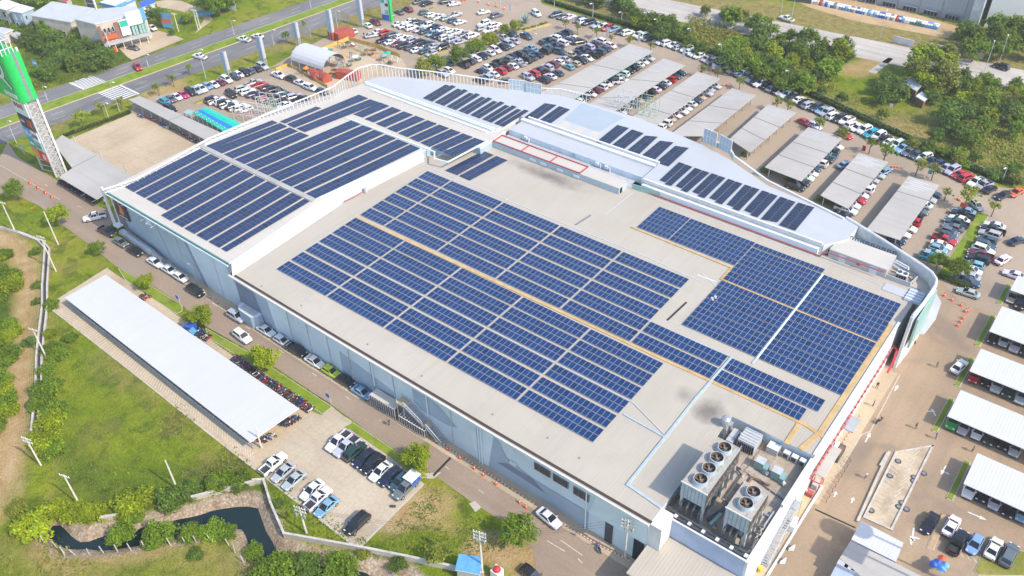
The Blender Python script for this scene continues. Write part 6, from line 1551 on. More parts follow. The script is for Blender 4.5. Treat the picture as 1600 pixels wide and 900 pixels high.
# small blue shed, bottom; buildings bottom right
t, _, _ = building('blue_shed', 'little shed with a bright blue sheet roof by the wall', [(717, 865), (754, 870), (750, 898), (711, 890)], 2.6, 'wall_grey', 'sky_blue_sheet', cat='shed', over=.25)
t, inn, _ = building('white_building', 'white flat roofed building at the bottom beside the fenced plot', [(1346, 814), (1412, 848), (1400, 878), (1330, 843)], 2.6, 'white_wall', 'white_carport_roof', cat='building')
t, inn, _ = building('grey_roof_building', 'grey ribbed roof building at the bottom edge', [(1329, 845), (1450, 905), (1420, 960), (1312, 872)], 3.0, 'plant_wall', 'carport_roof', cat='building')
MB().prism(UL([(1311, 874), (1350, 893), (1335, 930), (1295, 905)], 2.2), 0, 2.2, 'plant_wall', 'plant_wall').build('lower_block', t)
for i in range(3): MB().obox(*U(1316+i*11, 884+i*5, 2.4), 2.2, 2.9, 1.5, .9, 0, 'light_grey').build('roof_unit', t)
# thin leaning roof over the shack in the field
building('shack', 'rickety shack with blue and grey sheet roofs among trees', [(1408, 128), (1425, 121), (1440, 134), (1432, 142)], 3, 'wood_brown', 'roof_pale', cat='shack', over=.3); building('shack', 'small blue sheet roof beside the field shack', [(1431, 150), (1440, 143), (1452, 152), (1444, 158)], 2.4, 'wood_brown', 'facade_pale', cat='shack', over=.3)
# ================================================================ walls and fences
for i, (px, py) in enumerate(((280, 692), (355, 718), (402, 752), (405, 775), (470, 768), (560, 770), (645, 752), (735, 748), (820, 740), (908, 725), (1070, 712), (1162, 698), (1228, 692), (1318, 682), (1430, 706), (1468, 757), (1525, 817))):
    x, y = U(*K(0, 675, 4)(px, py)); tag(MB().tube((x, y, -.3), (x+rnd.gauss(0, .12), y+rnd.gauss(0, .12), 1.75), .085, 'pale_stone', 5, .08).build('fence_post'), f'bare white concrete fence post, {ordi(i+1)} from the left along the near canal bank', 'fence post', 'bare fence posts along the canal')
def lwall(px, hgt, t_, label, mat='kerb_concrete', name='boundary_wall', z0=-.3, pts=None):
    pts = pts or UL(px); o = pts[0]
    t = thing(name, label, 'wall', (*o, 0)); MB().wall(pts, hgt-z0, t_, mat, z0).build('wall', t); m = MB(); 
    m.wall(pts, .12, t_+.12, 'pale_stone', hgt); m.build('coping', t); return t
kc = K(400, 675, 4)
lwall(None, 1.1, .25, 'low concrete wall bending round the front car park and canal', pts=UL([(-10, 325), (55, 322), (100, 470), (182, 658), (400, 697), (640, 740), (940, 800), (1250, 868), (1420, 905)], 0, kc)); kd = K(0, 675, 4)
lwall(None, .9, .3, 'pale concrete wall on the far canal bank', pts=UL([(1210, 425), (1330, 395), (1500, 350), (1590, 328)], 0, kd)); lwall(None, .8, .3, 'short pale wall stub between bushes on the canal bank', pts=UL([(640, 552), (745, 535)], 0, kd))
DL = UL([(-20, 352), (30, 366), (60, 378), (71, 390), (69, 420), (67, 448), (67, 480), (62, 520), (58, 560), (57, 605), (54, 640), (50, 675)]); 
off = [(p[0]+1.1, p[1]+.5) for p in DL]
lwall(None, .5, .22, 'outer side of the narrow concrete drain at the left', 'pale_stone', 'drain_wall', pts=DL); lwall(None, .5, .22, 'inner side of the narrow concrete drain at the left', 'kerb_concrete', 'drain_wall', pts=off)
sheet('drain', [*DL, *off[::-1]], .03, 'dark_grey', 'dark bed of the narrow drain')
kf = K(1200, 675, 4)
PL = UL([(1028, 90), (800, 130), (600, 535), (770, 612)], 0, kf)
lwall(None, .10, .22, 'low kerb wall round the empty stained plot on the right', 'kerb_sand', 'plot_wall', pts=PL+[PL[0]])
sheet('stained_plot', PL, .05, 'stained_concrete', 'empty stained concrete plot with worn bay lines')
lwall(None, .25, .3, 'double concrete channel wall beside the stained plot', 'kerb_concrete', 'channel_wall', pts=UL([(755, 135), (690, 270), (560, 560)], 0, kf)); lwall(None, .3, .2, 'thin outer channel wall on the yard road', 'dark_steel', 'channel_wall', pts=UL([(742, 140), (700, 215)], 0, kf))
hp = UL([(850, 3), (905, 20), (980, 42), (1070, 68), (1150, 100), (1200, 122), (1300, 166), (1365, 196), (1420, 221), (1500, 258), (1560, 286), (1620, 290)])
fence(None, 1.4, 'kerb_concrete', 'long pale post fence behind the hedge parking row', 'post_fence', 2.4, 'fence', False, pts=[(p[0]-.6, p[1]+1.3) for p in hp])
lwall([(1452, 76), (1490, 84), (1535, 92)], 1.6, .25, 'grey wall at the far road side'); lwall([(1395, 66), (1425, 74)], 2.0, .2, 'short white gate wall at the far road', 'white_wall')
# ================================================================ trees and shrubs
def leafmat(name, sat=1.0):
    m, nt, b = new_mat(name)
    oi = N(nt, 'ShaderNodeObjectInfo'); a = N(nt, 'ShaderNodeAttribute', attribute_name='tint')
    c = mix(nt, 1.0, oi.outputs['Color'], a.outputs['Color'], 'MULTIPLY')
    pos = N(nt, 'ShaderNodeNewGeometry').outputs['Position']
    c = mix(nt, .7, c, ramp(nt, noise(nt, pos, .8, 3), [(.3, (.72, .8, .75)), (.7, (1.25, 1.15, 1.0))]), 'MULTIPLY')
    lk(nt, c, b.inputs['Base Color']); b.inputs['Roughness'].default_value = .6; b.inputs['Specular IOR Level'].default_value = .25
    tr = N(nt, 'ShaderNodeBsdfTranslucent'); lk(nt, c, tr.inputs[0]); ms = N(nt, 'ShaderNodeMixShader'); ms.inputs[0].default_value = .3
    lk(nt, b.outputs[0], ms.inputs[1]); lk(nt, tr.outputs[0], ms.inputs[2]); lk(nt, ms.outputs[0], nt.nodes['Material Output'].inputs[0])
leafmat('leaves'); plain('bark', (.16, .115, .08), .9, var=.3, scale=4)
def leaf_cloud(seed, clumps, per, leaf, R_=1.0, flat=.75, hollow=.45, spread=.36, low=-.55):
    "unit crown: leaf quads in clumps spread through an uneven volume"
    g = np.random.RandomState(seed); V = []; F = []; T = []
    for c in range(clumps):
        d = g.normal(0, 1, 3); d /= np.linalg.norm(d)
        if d[2] < low: d[2] = -d[2]*.5
        rr = R_*(hollow+(1-hollow)*g.rand()**.6)*(.78+.3*g.rand())
        cen = d*rr*np.array([1, 1, flat]); sz = spread*(.6+.7*g.rand()); bright = .72+.5*g.rand()
        for k in range(per):
            q = g.normal(0, 1, 3); q /= np.linalg.norm(q); q = cen+q*sz*(g.rand()**.45)*np.array([1, 1, .75])
            n = g.normal(0, .55, 3)+np.array([0, 0, .9])+.5*(q-cen)/sz; n /= np.linalg.norm(n)
            a = np.cross(n, g.normal(0, 1, 3)); a /= np.linalg.norm(a)+1e-9; b_ = np.cross(n, a)
            L = leaf*(.6+.8*g.rand()); W = L*(.45+.3*g.rand()); i0 = len(V)
            V += [q-a*L, q-b_*W, q+a*L, q+b_*W]; F.append((i0, i0+1, i0+2, i0+3))
            s = bright*(.8+.4*g.rand()); y = .1*(g.rand()-.4)
            T.append((s*(1+y), s, s*(1-y)))
    return np.array(V), F, T
def cloud_mesh(name, V, F, T, mat='leaves'):
    me = bpy.data.meshes.new(name); me.from_pydata(V.tolist(), [], F); me.materials.append(MATS[mat])
    at = me.color_attributes.new('tint', 'FLOAT_COLOR', 'CORNER')
    at.data.foreach_set('color', np.repeat(np.concatenate([np.array(T), np.ones((len(T), 1))], 1), 4, 0).reshape(-1)); me.update(); return me
CROWN = [cloud_mesh('tree_crown', *leaf_cloud(20+i, 44, 90, .062, hollow=.35, spread=.33)) for i in range(4)]
CROWN2 = [cloud_mesh('tree_crown', *leaf_cloud(60+i, 38, 46, .095, hollow=.3, flat=.8)) for i in range(5)]
SPARSE = [cloud_mesh('tree_crown', *leaf_cloud(90+i, 20, 22, .10, hollow=.3, spread=.28)) for i in range(3)]
BUSH = [cloud_mesh('shrub', *leaf_cloud(120+i, 40, 70, .075, flat=.62, hollow=.25, spread=.36, low=-.1)) for i in range(4)]
def trunk_mesh(seed, limbs=7, stem=1.0, tip=.75):
    g = random.Random(seed); m = MB()
    m.tube((0, 0, 0), (.04, .02, .55*stem), .075, 'bark', 7, .055); m.tube((.04, .02, .55*stem), (0, 0, .95*stem), .055, 'bark', 7, .035)
    for i in range(limbs):
        a = 2*math.pi*i/limbs+g.random(); z0 = (.5+.4*g.random())*stem; r = .35+.35*g.random()
        mid = (r*.5*math.cos(a), r*.5*math.sin(a), z0+.25*stem); end = (r*math.cos(a+.2), r*math.sin(a+.2), z0+.35*stem+.3*g.random())
        m.tube((.02, .01, z0), mid, .03, 'bark', 5, .02); m.tube(mid, end, .02, 'bark', 4, .008)
    return m.mesh('tree_trunk')
TRUNK = [trunk_mesh(i) for i in range(3)]
YG = (.265, .335, .012); MG = (.165, .26, .018); DG = (.125, .205, .03); OL = (.235, .265, .04); YL_ = (.46, .42, .015)
def tree(px, py, r, label, colr, group=None, hgt=None, crown=None, base=True, name='tree', flat=1.0, trunk_h=None):
    "px, py: where the crown's middle shows; r: crown radius in metres"
    hc = hgt if hgt is not None else r*1.25           # height of the crown's middle
    x, y = U(px, py, hc)
    t = thing(name, label, 'tree', (x, y, 0), rnd.random()*6.28, group)
    tr = bpy.data.objects.new('trunk', rnd.choice(TRUNK)); col.objects.link(tr); tr.parent = t; s = max(r, 1.2); tr.scale = (s, s, hc*1.05)
    cr = bpy.data.objects.new('crown', rnd.choice(crown or CROWN)); col.objects.link(cr); cr.parent = t; cr.location = (0, 0, hc); cr.scale = (r, r, r*flat)
    v = 1+rnd.gauss(0, .10); cr.color = (colr[0]*v, colr[1]*v*(1+rnd.gauss(0, .03)), colr[2]*v, 1)
    return t
def shrub(px, py, r, label, colr, group=None, name='shrub', flat=1.0, z=0.0):
    x, y = U(px, py, z+r*.35)
    o = bpy.data.objects.new(name, rnd.choice(BUSH)); col.objects.link(o); o.location = (x, y, z+r*.18); o.scale = (r, r, r*flat); o.rotation_euler = (0, 0, rnd.random()*6.28)
    v = 1+rnd.gauss(0, .10); o.color = (colr[0]*v, colr[1]*v, colr[2]*v, 1)
    return tag(o, label, 'shrub', group)
GT = 'round street trees along the side road'
for px, py, r, lb, cl in ((228, 438, 1.9, 'small round tree at the near end of the grass strip by the white shed', YG), (313, 493, 2.5, 'round yellow green tree beside a blue tarp and motorbikes', YG), (412, 557, 2.9, 'round tree over motorbikes midway along the white shed', YG),
        (651, 714, 2.5, 'round yellow green tree at the upper edge of the front car park', YG), (808, 828, 2.9, 'biggest round green tree beside the side road, bottom centre', MG), (22, 294, 2.6, 'round tree at the left picture edge', MG), (86, 334, 2.8, 'bright yellow green round tree behind a leaning pole', YG), (151, 386, 1.7, 'small bright tree alone on the lawn before the corner', MG)):
    tree(px, py, r, lb, cl, GT)
tree(683, 862, 2.2, 'thin olive tree by the low wall left of the blue shed', OL, None, crown=SPARSE)
shrub(181, 355, 2.0, 'clipped dark hedge block at the left corner of the mall', DG, None, 'hedge_bush'); shrub(187, 364, 1.5, 'yellow green bush beside the clipped hedge block', YG, None, 'hedge_bush')
for px, py, lb in ((38, 318, 'left'), (51, 325, 'right')): shrub(px, py, .8, f'small yellow bush, {lb} of two on the left lawn', YL_)
GC = 'bushes along the canal'
for px, py, r, lb, cl in ((50, 817, 4.1, 'largest yellow green bush at the left end of the canal', YG), (93, 795, 2.9, 'yellow green bush right of the largest one, canal end', YG), (116, 800, 2.6, 'second yellow bush along the far canal bank', YG), (146, 800, 2.7, 'third yellow bush along the far canal bank', YG), (205, 785, 3.9, 'big bright bush standing behind a leaning pole on the canal bank', YG), (206, 806, 2.2, 'small green bush hanging over the far canal bank', MG),
        (266, 778, 3.4, 'dark green bush at the foot of a pole by the canal', DG), (294, 768, 2.6, 'dark green bush right of the pole by the canal', DG), (186, 834, 2.6, 'flat green reed clump standing in the water', MG), (245, 834, 3.3, 'rounded green bush leaning over the near canal bank', MG), (298, 832, 2.4, 'low green bush on the near bank left of the wide water', MG), (332, 828, 2.5, 'green bush at the bend of the canal', MG), (355, 832, 2.0, 'bush at the tip of the near bank', MG),
        (430, 888, 4.0, 'big green bush at the bottom edge over the water', MG), (478, 884, 3.0, 'green bush right of the big one at the bottom edge', DG), (530, 886, 3.4, 'feathery green bush at the bottom edge before the wall', MG), (567, 862, 1.6, 'small pale bush on the stony bank', OL), (621, 882, 1.8, 'dark shrub against the low wall', DG), (345, 750, 3.2, 'low green bush above the pale canal wall', MG), (372, 752, 2.6, 'green bush beside the wall bend', MG), (434, 786, 1.2, 'tiny dark shrub in the corner of the wall', DG),
        (24, 792, 2.2, 'grey green bush left of the largest yellow one', OL), (305, 865, 1.5, 'small dark bush on the near lawn', DG), (395, 860, 2.0, 'bush on the near bank by the bottom', MG)):
    shrub(px, py, r*.84, lb, cl, GC)
GD = 'bushes beside the concrete drain'
for i, (px, py, r, cl) in enumerate(((80, 476, 1.8, MG), (76, 521, 1.5, YG), (78, 545, 2.2, MG), (90, 552, 2.0, MG), (110, 527, 1.6, MG), (74, 578, 1.9, MG), (72, 605, 2.8, MG), (62, 628, 2.4, MG), (75, 655, 2.8, YG), (84, 640, 2.4, MG), (60, 684, 2.2, YG), (72, 692, 2.6, YG), (80, 702, 2.3, MG), (55, 392, 1.4, MG), (58, 445, 1.3, MG), (46, 533, 1.5, DG), (58, 470, 1.2, MG))):
    shrub(px, py, r, f'{("bright", "mid green", "yellowish", "soft")[i % 4]} bush, {ordi(i+1)} down along the concrete drain', cl, GD)
GL = 'dense bushes at the left picture edge'
for i in range(26):
    px, py = rnd.uniform(-30, 22), 395+i*11+rnd.uniform(-5, 5)
    if py > 560: px -= (py-560)*.12
    shrub(px, py, rnd.uniform(1.7, 2.8), f'dense bright bush, {ordi(i+1)} down the left picture edge', rnd.choice((MG, YG, MG)), GL)
# right lots
for px, py, r, lb, cl in ((1468, 407, 2.0, 'round tree at the end of the row left of the grass island', MG), (1499, 417, 2.5, 'round tree on the long grass island', MG), (1440, 428, 1.2, 'little bush at the rounded parapet', DG)): tree(px, py, r, lb, cl)
GS = 'small thin trees of the back car park'
for i, (px, py, r, cl) in enumerate(((1282, 190, 1.9, MG), (1316, 207, 2.2, MG), (1362, 224, 1.9, MG), (1386, 234, 2.6, MG), (1436, 256, 2.2, OL), (1461, 264, 2.0, OL), (1514, 303, 2.6, YG), (1097, 107, 1.8, OL), (1122, 111, 1.6, OL), (1157, 126, 1.7, OL), (1215, 157, 2.0, OL), (1232, 163, 1.8, OL), (985, 61, 1.8, OL), (1017, 71, 1.5, OL), (955, 58, 1.3, OL), (933, 47, 1.8, OL), (884, 34, 1.6, OL), (903, 42, 1.5, OL), (1480, 300, 1.5, OL), (1555, 322, 1.8, OL),
        (245, 136, 1.7, OL), (268, 122, 1.7, OL), (294, 106, 1.5, YG), (157, 166, 1.9, OL), (124, 180, 2.4, YG), (187, 157, 1.8, OL), (446, 55, 1.8, MG), (474, 36, 1.4, MG))):
    tree(px, py, r, f'small thin tree, {ordi(i+1) if i < 20 else ordi(i-19)} {"right behind the car park" if i < 20 else "from right to left on the highway verge"}', cl, GS if i < 20 else 'small trees on the highway verge', hgt=r*1.6, crown=SPARSE)
GR = 'round bright trees on the car park island'
for i, (px, py, r, cl) in enumerate(((662, 104, 3.1, OL), (680, 97, 3.2, MG), (716, 84, 3.1, MG), (741, 72, 3.2, MG), (764, 61, 2.9, YG), (788, 46, 2.1, YG), (806, 40, 2.2, YG))):
    tree(px, py, r, f'round bright tree, {ordi(i+1)} from the left on the car park island', cl, GR, hgt=r*.95)
for i in range(6): shrub(818+i*7.2, 46-i*2.2, .75, f'small clipped shrub, {ordi(i+1)} from the left on the brown island', YL_ if i % 2 else MG, 'clipped shrubs on the brown island')
x, y = U(821, 36); t = thing('agave', 'huge spiky agave plant at the lane junction', 'plant', (x, y, 0)); m = MB()
for i in range(34):
    a = i*2.4; e = R(20+62*((i*7) % 10)/10); L = 3.2; d_ = Vector((math.cos(a)*math.cos(e), math.sin(a)*math.cos(e), math.sin(e))); s_ = Vector((-math.sin(a), math.cos(a), 0))*.16
    p0 = Vector((0, 0, .3)); p1 = p0+d_*L*.5; p2 = p0+d_*L
    m.face([p0-s_, p0+s_, p1+s_*.9, p1-s_*.9], 'machine_green'); m.face([p1-s_*.9, p1+s_*.9, p2+s_*.1, p2-s_*.1], 'machine_green')
m.build('leaves', t, off=(0, 0, 0)); MB().cyl(0, 0, 0, .8, .35, 'bark', 8).build('stem', t, off=(0, 0, 0))
for i, (px, py, r) in enumerate(((1198, 264, 1.6), (1238, 281, 1.8), (1246, 286, 1.3), (1288, 309, 1.9), (1300, 314, 1.6), (1312, 322, 1.7), (1165, 240, 1.3), (1320, 328, 1.3))):
    shrub(px, py, r, f'{"scrawny"} olive bush, {ordi(i+1)} from the left at the mall rear edge', OL, 'scrawny bushes at the mall rear edge')
# the woods on the right and the scrub at top left: every crown is a tree
GW = 'trees of the woods on the right'
def woods(poly, n, r0, r1, cols, what, group, flat=1.0, hk=.95, sep=.75, seed=5, cr=None):
    g = random.Random(seed); pts = []
    xs = [p[0] for p in poly]; ys = [p[1] for p in poly]; tries = 0
    wp = [U(*p) for p in poly]
    while len(pts) < n and tries < n*60:
        tries += 1
        px, py = g.uniform(min(xs), max(xs)), g.uniform(min(ys), max(ys))
        if not bool(inside(np.array([px]), np.array([py]), poly)[0]): continue
        r = g.uniform(r0, r1); w_ = U(px, py)
        if any(math.hypot(w_[0]-a, w_[1]-b_) < sep*(r+c) for a, b_, c, _, _ in pts): continue
        pts.append((*w_, r, px, py))
    pts.sort(key=lambda p: p[3])
    for i, (a, b_, r, px, py) in enumerate(pts):
        cl = g.choice(cols); wd = {YG: 'yellow green', MG: 'mid green', DG: 'dark green', OL: 'olive'}[cl]
        tree(px, py, r, f'{wd} leafy tree, {ordi(i+1)} from the left in {what}', cl, group, hgt=r*hk, crown=cr or CROWN2, flat=flat)
woods([(905, -15), (960, -8), (1010, 12), (1045, 28), (1062, 52), (1030, 50), (985, 24), (930, 8)], 12, 2.4, 3.6, (DG, MG, DG), 'the grove at the hedge top', GW, seed=1)
woods([(1010, 38), (1075, 50), (1100, 78), (1060, 66), (1020, 52)], 7, 2.2, 3.4, (DG, MG, MG), 'the clump behind the first carports', GW, seed=2)
woods([(1130, 20), (1260, 50), (1320, 80), (1300, 112), (1262, 138), (1215, 128), (1180, 112), (1150, 98), (1112, 84), (1140, 60), (1180, 50)], 30, 2.3, 4.0, (DG, MG, DG, MG, OL, YG), 'the main wood behind the hedge', GW, seed=3)
woods([(1372, 128), (1400, 116), (1412, 136), (1414, 156), (1380, 150)], 7, 2.6, 4.0, (DG, DG), 'the dark clump left of the shack', GW, seed=4)
woods([(1425, 86), (1480, 84), (1492, 120), (1440, 124)], 9, 3.4, 5.0, (YG, YG, OL), 'the tall yellow clump above the shack', GW, hk=1.3, seed=6)
woods([(1440, 150), (1500, 115), (1560, 120), (1620, 140), (1620, 205), (1530, 205), (1500, 215), (1470, 190), (1455, 168)], 22, 2.1, 3.6, (MG, DG, MG, YG, OL), 'the wood at the right edge', GW, seed=7)
woods([(1470, 195), (1520, 200), (1530, 225), (1500, 220)], 7, 2.2, 3.4, (DG, DG, MG), 'the dark clump over the right field', GW, seed=8)
woods([(1504, 42), (1620, 30), (1620, 80), (1540, 84), (1506, 66)], 14, 3.2, 4.8, (DG, MG, MG), 'the grove by the warehouse corner', GW, seed=9)
woods([(1080, 8), (1200, 30), (1225, 45), (1120, 26)], 6, 1.6, 2.6, (MG, OL), 'the line along the pale road', GW, seed=10)
woods([(1420, 222), (1440, 232), (1540, 272), (1590, 282), (1590, 262), (1500, 236)], 12, 1.2, 2.0, (MG, DG, OL), 'the bushes just behind the hedge row', GW, seed=11)
for i, (px, py, r, cl) in enumerate(((1318, 67, 2.6, DG), (1326, 86, 2.0, MG), (1284, 141, 1.6, DG), (1316, 152, 1.7, DG), (1250, 124, 2.4, DG), (1378, 178, 1.8, MG), (1462, 212, 2.2, DG), (996, 34, 2.2, YG))): tree(px, py, r, f'lone {("dark", "mid green", "slim dark", "second slim", "round dark", "ragged", "dense dark", "bright yellow")[i]} tree in the field beyond the hedge', cl, None, hgt=r*1.1, crown=CROWN2)
GX_ = 'scrub trees at the top left'
woods([(34, 62), (60, 42), (108, 52), (150, 56), (160, 78), (180, 90), (150, 105), (110, 100), (70, 118), (55, 110), (70, 80)], 46, 2.0, 3.8, (DG, MG, DG, DG), 'the scrub above the highway', GX_, hk=.7, seed=12)
woods([(-10, 33), (45, 38), (60, 40), (40, 55), (18, 46), (-10, 44)], 12, 1.8, 2.8, (MG, MG, DG), 'the greenery before the white houses', GX_, hk=.6, seed=13)
woods([(30, 2), (80, -6), (100, -14), (40, -10), (24, -2)], 9, 2.6, 4.0, (MG, YG, DG), 'the trees behind the white houses', GX_, seed=14)
for i, (px, py, r, cl) in enumerate(((243, 24, 4.2, DG), (232, 52, 1.2, MG), (268, 51, 1.2, DG), (340, 4, 5.0, MG), (322, 3, 4.0, DG), (356, -2, 4.0, MG), (295, 26, 2.6, YG))): tree(px, py, r, f'{("big dark tree beside the billboard shop", "small bush at the shop corner", "bush at the foot of a blue sign", "wide green tree at the top edge", "dark tree left of the wide one at the top edge", "tree right of the wide one at the top edge", "yellow green tree by the sandy lane")[i]}', cl, None, hgt=r*.9)
# countless weeds and low scrub: one mass
g = np.random.RandomState(4); V = []; F = []; T = []
def weeds(px_poly, n, size, base, spread=.5, clump=None):
    P_ = UL(px_poly); xs = [p[0] for p in P_]; ys = [p[1] for p in P_]
    X = g.uniform(min(xs), max(xs), n*3); Y = g.uniform(min(ys), max(ys), n*3)
    ok = inside(X, Y, P_)
    if clump: ok &= (wob(X, Y, clump, int(n) % 97) > .75)
    X, Y = X[ok][:n], Y[ok][:n]
    for x, y in zip(X, Y):
        for k in range(g.randint(3, 7)):
            a = g.rand()*6.28; e = .15+.7*g.rand(); L = size*.8*(.4+g.rand()); d = np.array([math.cos(a)*math.cos(e), math.sin(a)*math.cos(e), math.sin(e)])
            s = np.array([-math.sin(a), math.cos(a), 0])*L*.32; p = np.array([x+g.normal(0, spread), y+g.normal(0, spread), .02]); i0 = len(V)
            V.extend([p-s*.5, p+s*.5, p+d*L+s*.6, p+d*L-s*.6]); F.append((i0, i0+1, i0+2, i0+3)); v = .95+.75*g.rand()
            T.append((base[0]*v*(1+.4*(g.rand()-.4)), base[1]*v, base[2]*v))
FIELD = [(90, 490), (200, 590), (330, 690), (395, 740), (300, 760), (200, 770), (100, 770), (50, 740), (60, 640), (80, 560)]
weeds(FIELD, 1500, .5, (.14, .20, .02), 1.0, clump=6); weeds(FIELD, 3200, .24, (.15, .21, .02), .8); weeds([(160, 540), (300, 665), (390, 735), (290, 750), (210, 680)], 900, .5, (.15, .15, .045), 1.0, clump=4)
weeds([(0, 820), (120, 870), (420, 880), (520, 900), (500, 960), (0, 960), (-60, 860)], 2000, .22, (.2, .2, .035), .8); weeds([(0, 820), (120, 870), (420, 880), (520, 900), (500, 960), (0, 960), (-60, 860)], 900, .5, (.17, .18, .03), clump=5)
weeds([(420, 745), (500, 800), (640, 880), (500, 850), (440, 830)], 260, .4, (.10, .16, .02)); weeds([(670, 760), (740, 800), (800, 850), (740, 870), (600, 850)], 300, .4, (.12, .17, .02), clump=4)
weeds([(1250, 110), (1340, 150), (1440, 190), (1600, 200), (1620, 292), (1500, 250), (1400, 210), (1280, 150)], 2000, .8, (.20, .225, .035), .8, clump=9); weeds([(1250, 110), (1340, 150), (1440, 190), (1600, 200), (1620, 292), (1500, 250), (1400, 210), (1280, 150)], 2600, .4, (.24, .25, .05), .9); weeds([(910, -5), (1060, 15), (1180, 60), (1100, 75), (980, 35)], 900, .9, (.16, .17, .03), .8, clump=8)
weeds([(940, -10), (1300, 35), (1500, 75), (1620, 105), (1620, 90), (1300, 20), (960, -20)], 700, .8, (.26, .20, .07), .8, clump=8); weeds([(70, 200), (210, 150), (420, 80), (600, 20), (590, 8), (400, 70), (80, 190)], 900, .6, (.19, .18, .03), .6, clump=6)
weeds([(40, 130), (150, 100), (200, 92), (160, 115), (60, 142)], 500, .6, (.10, .15, .02), .6)
cm = cloud_mesh('weeds', np.array(V), F, T, 'leaves'); o = bpy.data.objects.new('weeds', cm); col.objects.link(o); o.color = (1, 1, 1, 1); tag(o, 'rough weeds and tall grass scattered over the fields', 'weeds', kind='stuff')
# trimmed hedge behind the parking row, as a run of leaf
g = np.random.RandomState(9); V = []; F = []; T = []
def leafrun(pts, wd, hgt, dens, leaf, base):
    for a, b_ in zip(pts, pts[1:]):
        L = math.hypot(b_[0]-a[0], b_[1]-a[1]); nx, ny = -(b_[1]-a[1])/L, (b_[0]-a[0])/L
        for k in range(int(L*dens)):
            t_ = g.rand(); o_ = (g.rand()-.5)*wd; p = np.array([a[0]+(b_[0]-a[0])*t_+nx*o_, a[1]+(b_[1]-a[1])*t_+ny*o_, g.rand()**.5*hgt])
            n = g.normal(0, .6, 3)+np.array([0, 0, .8]); n /= np.linalg.norm(n); u_ = np.cross(n, g.normal(0, 1, 3)); u_ /= np.linalg.norm(u_); w_ = np.cross(n, u_); i0 = len(V); l_ = leaf*(.6+.8*g.rand())
            V.extend([p-u_*l_, p-w_*l_*.6, p+u_*l_, p+w_*l_*.6]); F.append((i0, i0+1, i0+2, i0+3)); v = .7+.6*g.rand(); T.append(tuple(c*v for c in base))
def hedge(name, label, pts, wd, hgt, dens, leaf, base):
    V.clear(); F.clear(); T.clear(); leafrun(pts, wd, hgt, dens, leaf, base)
    o = bpy.data.objects.new(name, cloud_mesh(name, np.array(V), F, T)); col.objects.link(o); o.color = (1, 1, 1, 1); return tag(o, label, 'hedge')
hedge('hedge', 'long dark green hedge behind the far row of parked cars', [(p[0]+.2, p[1]+.5) for p in hp], 1.5, 1.1, 95, .28, (.06, .115, .02))
hedge('hedge', 'low clipped hedge at the foot of the long grass island', UL([(1465, 433), (1483, 440), (1512, 451)]), 1.3, .9, 220, .16, (.08, .14, .02))
hedge('hedge', 'ragged brownish green hedge along the highway verge', UL([(100, 214), (205, 176)]), 1.2, .8, 110, .2, (.10, .12, .03))
# ================================================================ poles, bikes, cones and other small things
def arms(m, x, y, z, L, mat='pole_concrete', an=0.0):
    m.obox(x, y, z-.08, z+.08, L, .12, an, mat)
    for s_ in (-.45, -.2, .2, .45):
        px, py = x+s_*L*math.cos(an), y+s_*L*math.sin(an); m.cyl(px, py, z+.08, z+.35, .06, 'white_plastic', 6)
def util_pole(base, h, label, an=.3, n=2, boxy=False, group='concrete utility poles'):
    x, y = U(*base); t = thing('utility_pole', label, 'utility pole', (x, y, 0), 0, group)
    MB().tube((x, y, -.1), (x, y, h), .17, 'pole_concrete', 6, .11).build('pole', t)
    for i in range(n): m = MB(); arms(m, x, y, h-.35-i*.8, 2.0, 'pole_concrete', an); m.build('crossarm', t)
    if boxy:
        m = MB()
        for i in range(4): a = i*1.6; m.tube((x, y, h-2.2+i*.3), (x+.9*math.cos(a), y+.9*math.sin(a), h-2.0+i*.3), .05, 'steel', 5); m.cyl(x+.8*math.cos(a), y+.8*math.sin(a), h-2.2+i*.3, h-1.5+i*.3, .16, 'steel', 7)
        m.build('switchgear', t)
    return (x, y, h)
poles = [util_pole((277.5, 765), 7.4, 'bare concrete pole in bushes left of the canal wall', n=0), util_pole((125, 789), 7.6, 'concrete pole with short steps among yellow bushes', n=1), util_pole((87.5, 424), 9.4, 'leaning looking pole with crossarms beside the drain', n=2), util_pole((91, 382), 8.8, 'plain pole behind the bright yellow tree', n=0), util_pole((24, 362), 8.2, 'pole with a crossarm at the left lawn', n=1),
         util_pole((976, 871), 9.3, 'pole laden with switchgear before the facade', n=3, boxy=True), util_pole((754, 896), 10.4, 'pole beside the blue shed with many wires', n=3, boxy=True), util_pole((479, 833), 6.6, 'pole with switchgear at the low wall by the front car park', n=2, boxy=True), util_pole((64, 727), 7.0, 'pole with a pale crossarm by the drain, lower left', n=2), util_pole((72, 557), 7.2, 'short pole by the drain, mid left', n=1),
         util_pole((409, 700), 5.2, 'thin pole at the end of the white shed', n=0, group=None), util_pole((310, 47), 7.0, 'roadside pole right of the billboard shop', n=1), util_pole((279, 49), 6.2, 'roadside pole nearest the blue sign', n=1), util_pole((175, 84), 7.0, 'white pole before the orange tractors', n=0), util_pole((313, 44), 6.0, 'far roadside pole by the lane', n=0)]
wires = MB()
def wire(a, b_, sag=.8):
    pts = []
    for i in range(9):
        t_ = i/8; pts.append((a[0]+(b_[0]-a[0])*t_, a[1]+(b_[1]-a[1])*t_, a[2]+(b_[2]-a[2])*t_-sag*4*t_*(1-t_)))
    wires.path(pts, .018, 'dark_grey', 3)
for o_ in (-.6, 0, .6):
    for i, j in ((6, 7), (6, 5), (2, 4), (2, 9), (9, 8), (7, 0)):
        a, b_ = poles[i], poles[j]; wire((a[0]+o_, a[1], a[2]-.2), (b_[0]+o_, b_[1], b_[2]-.2))
tag(wires.build('power_line'), 'thin dark wires sagging between the concrete poles', 'wires')
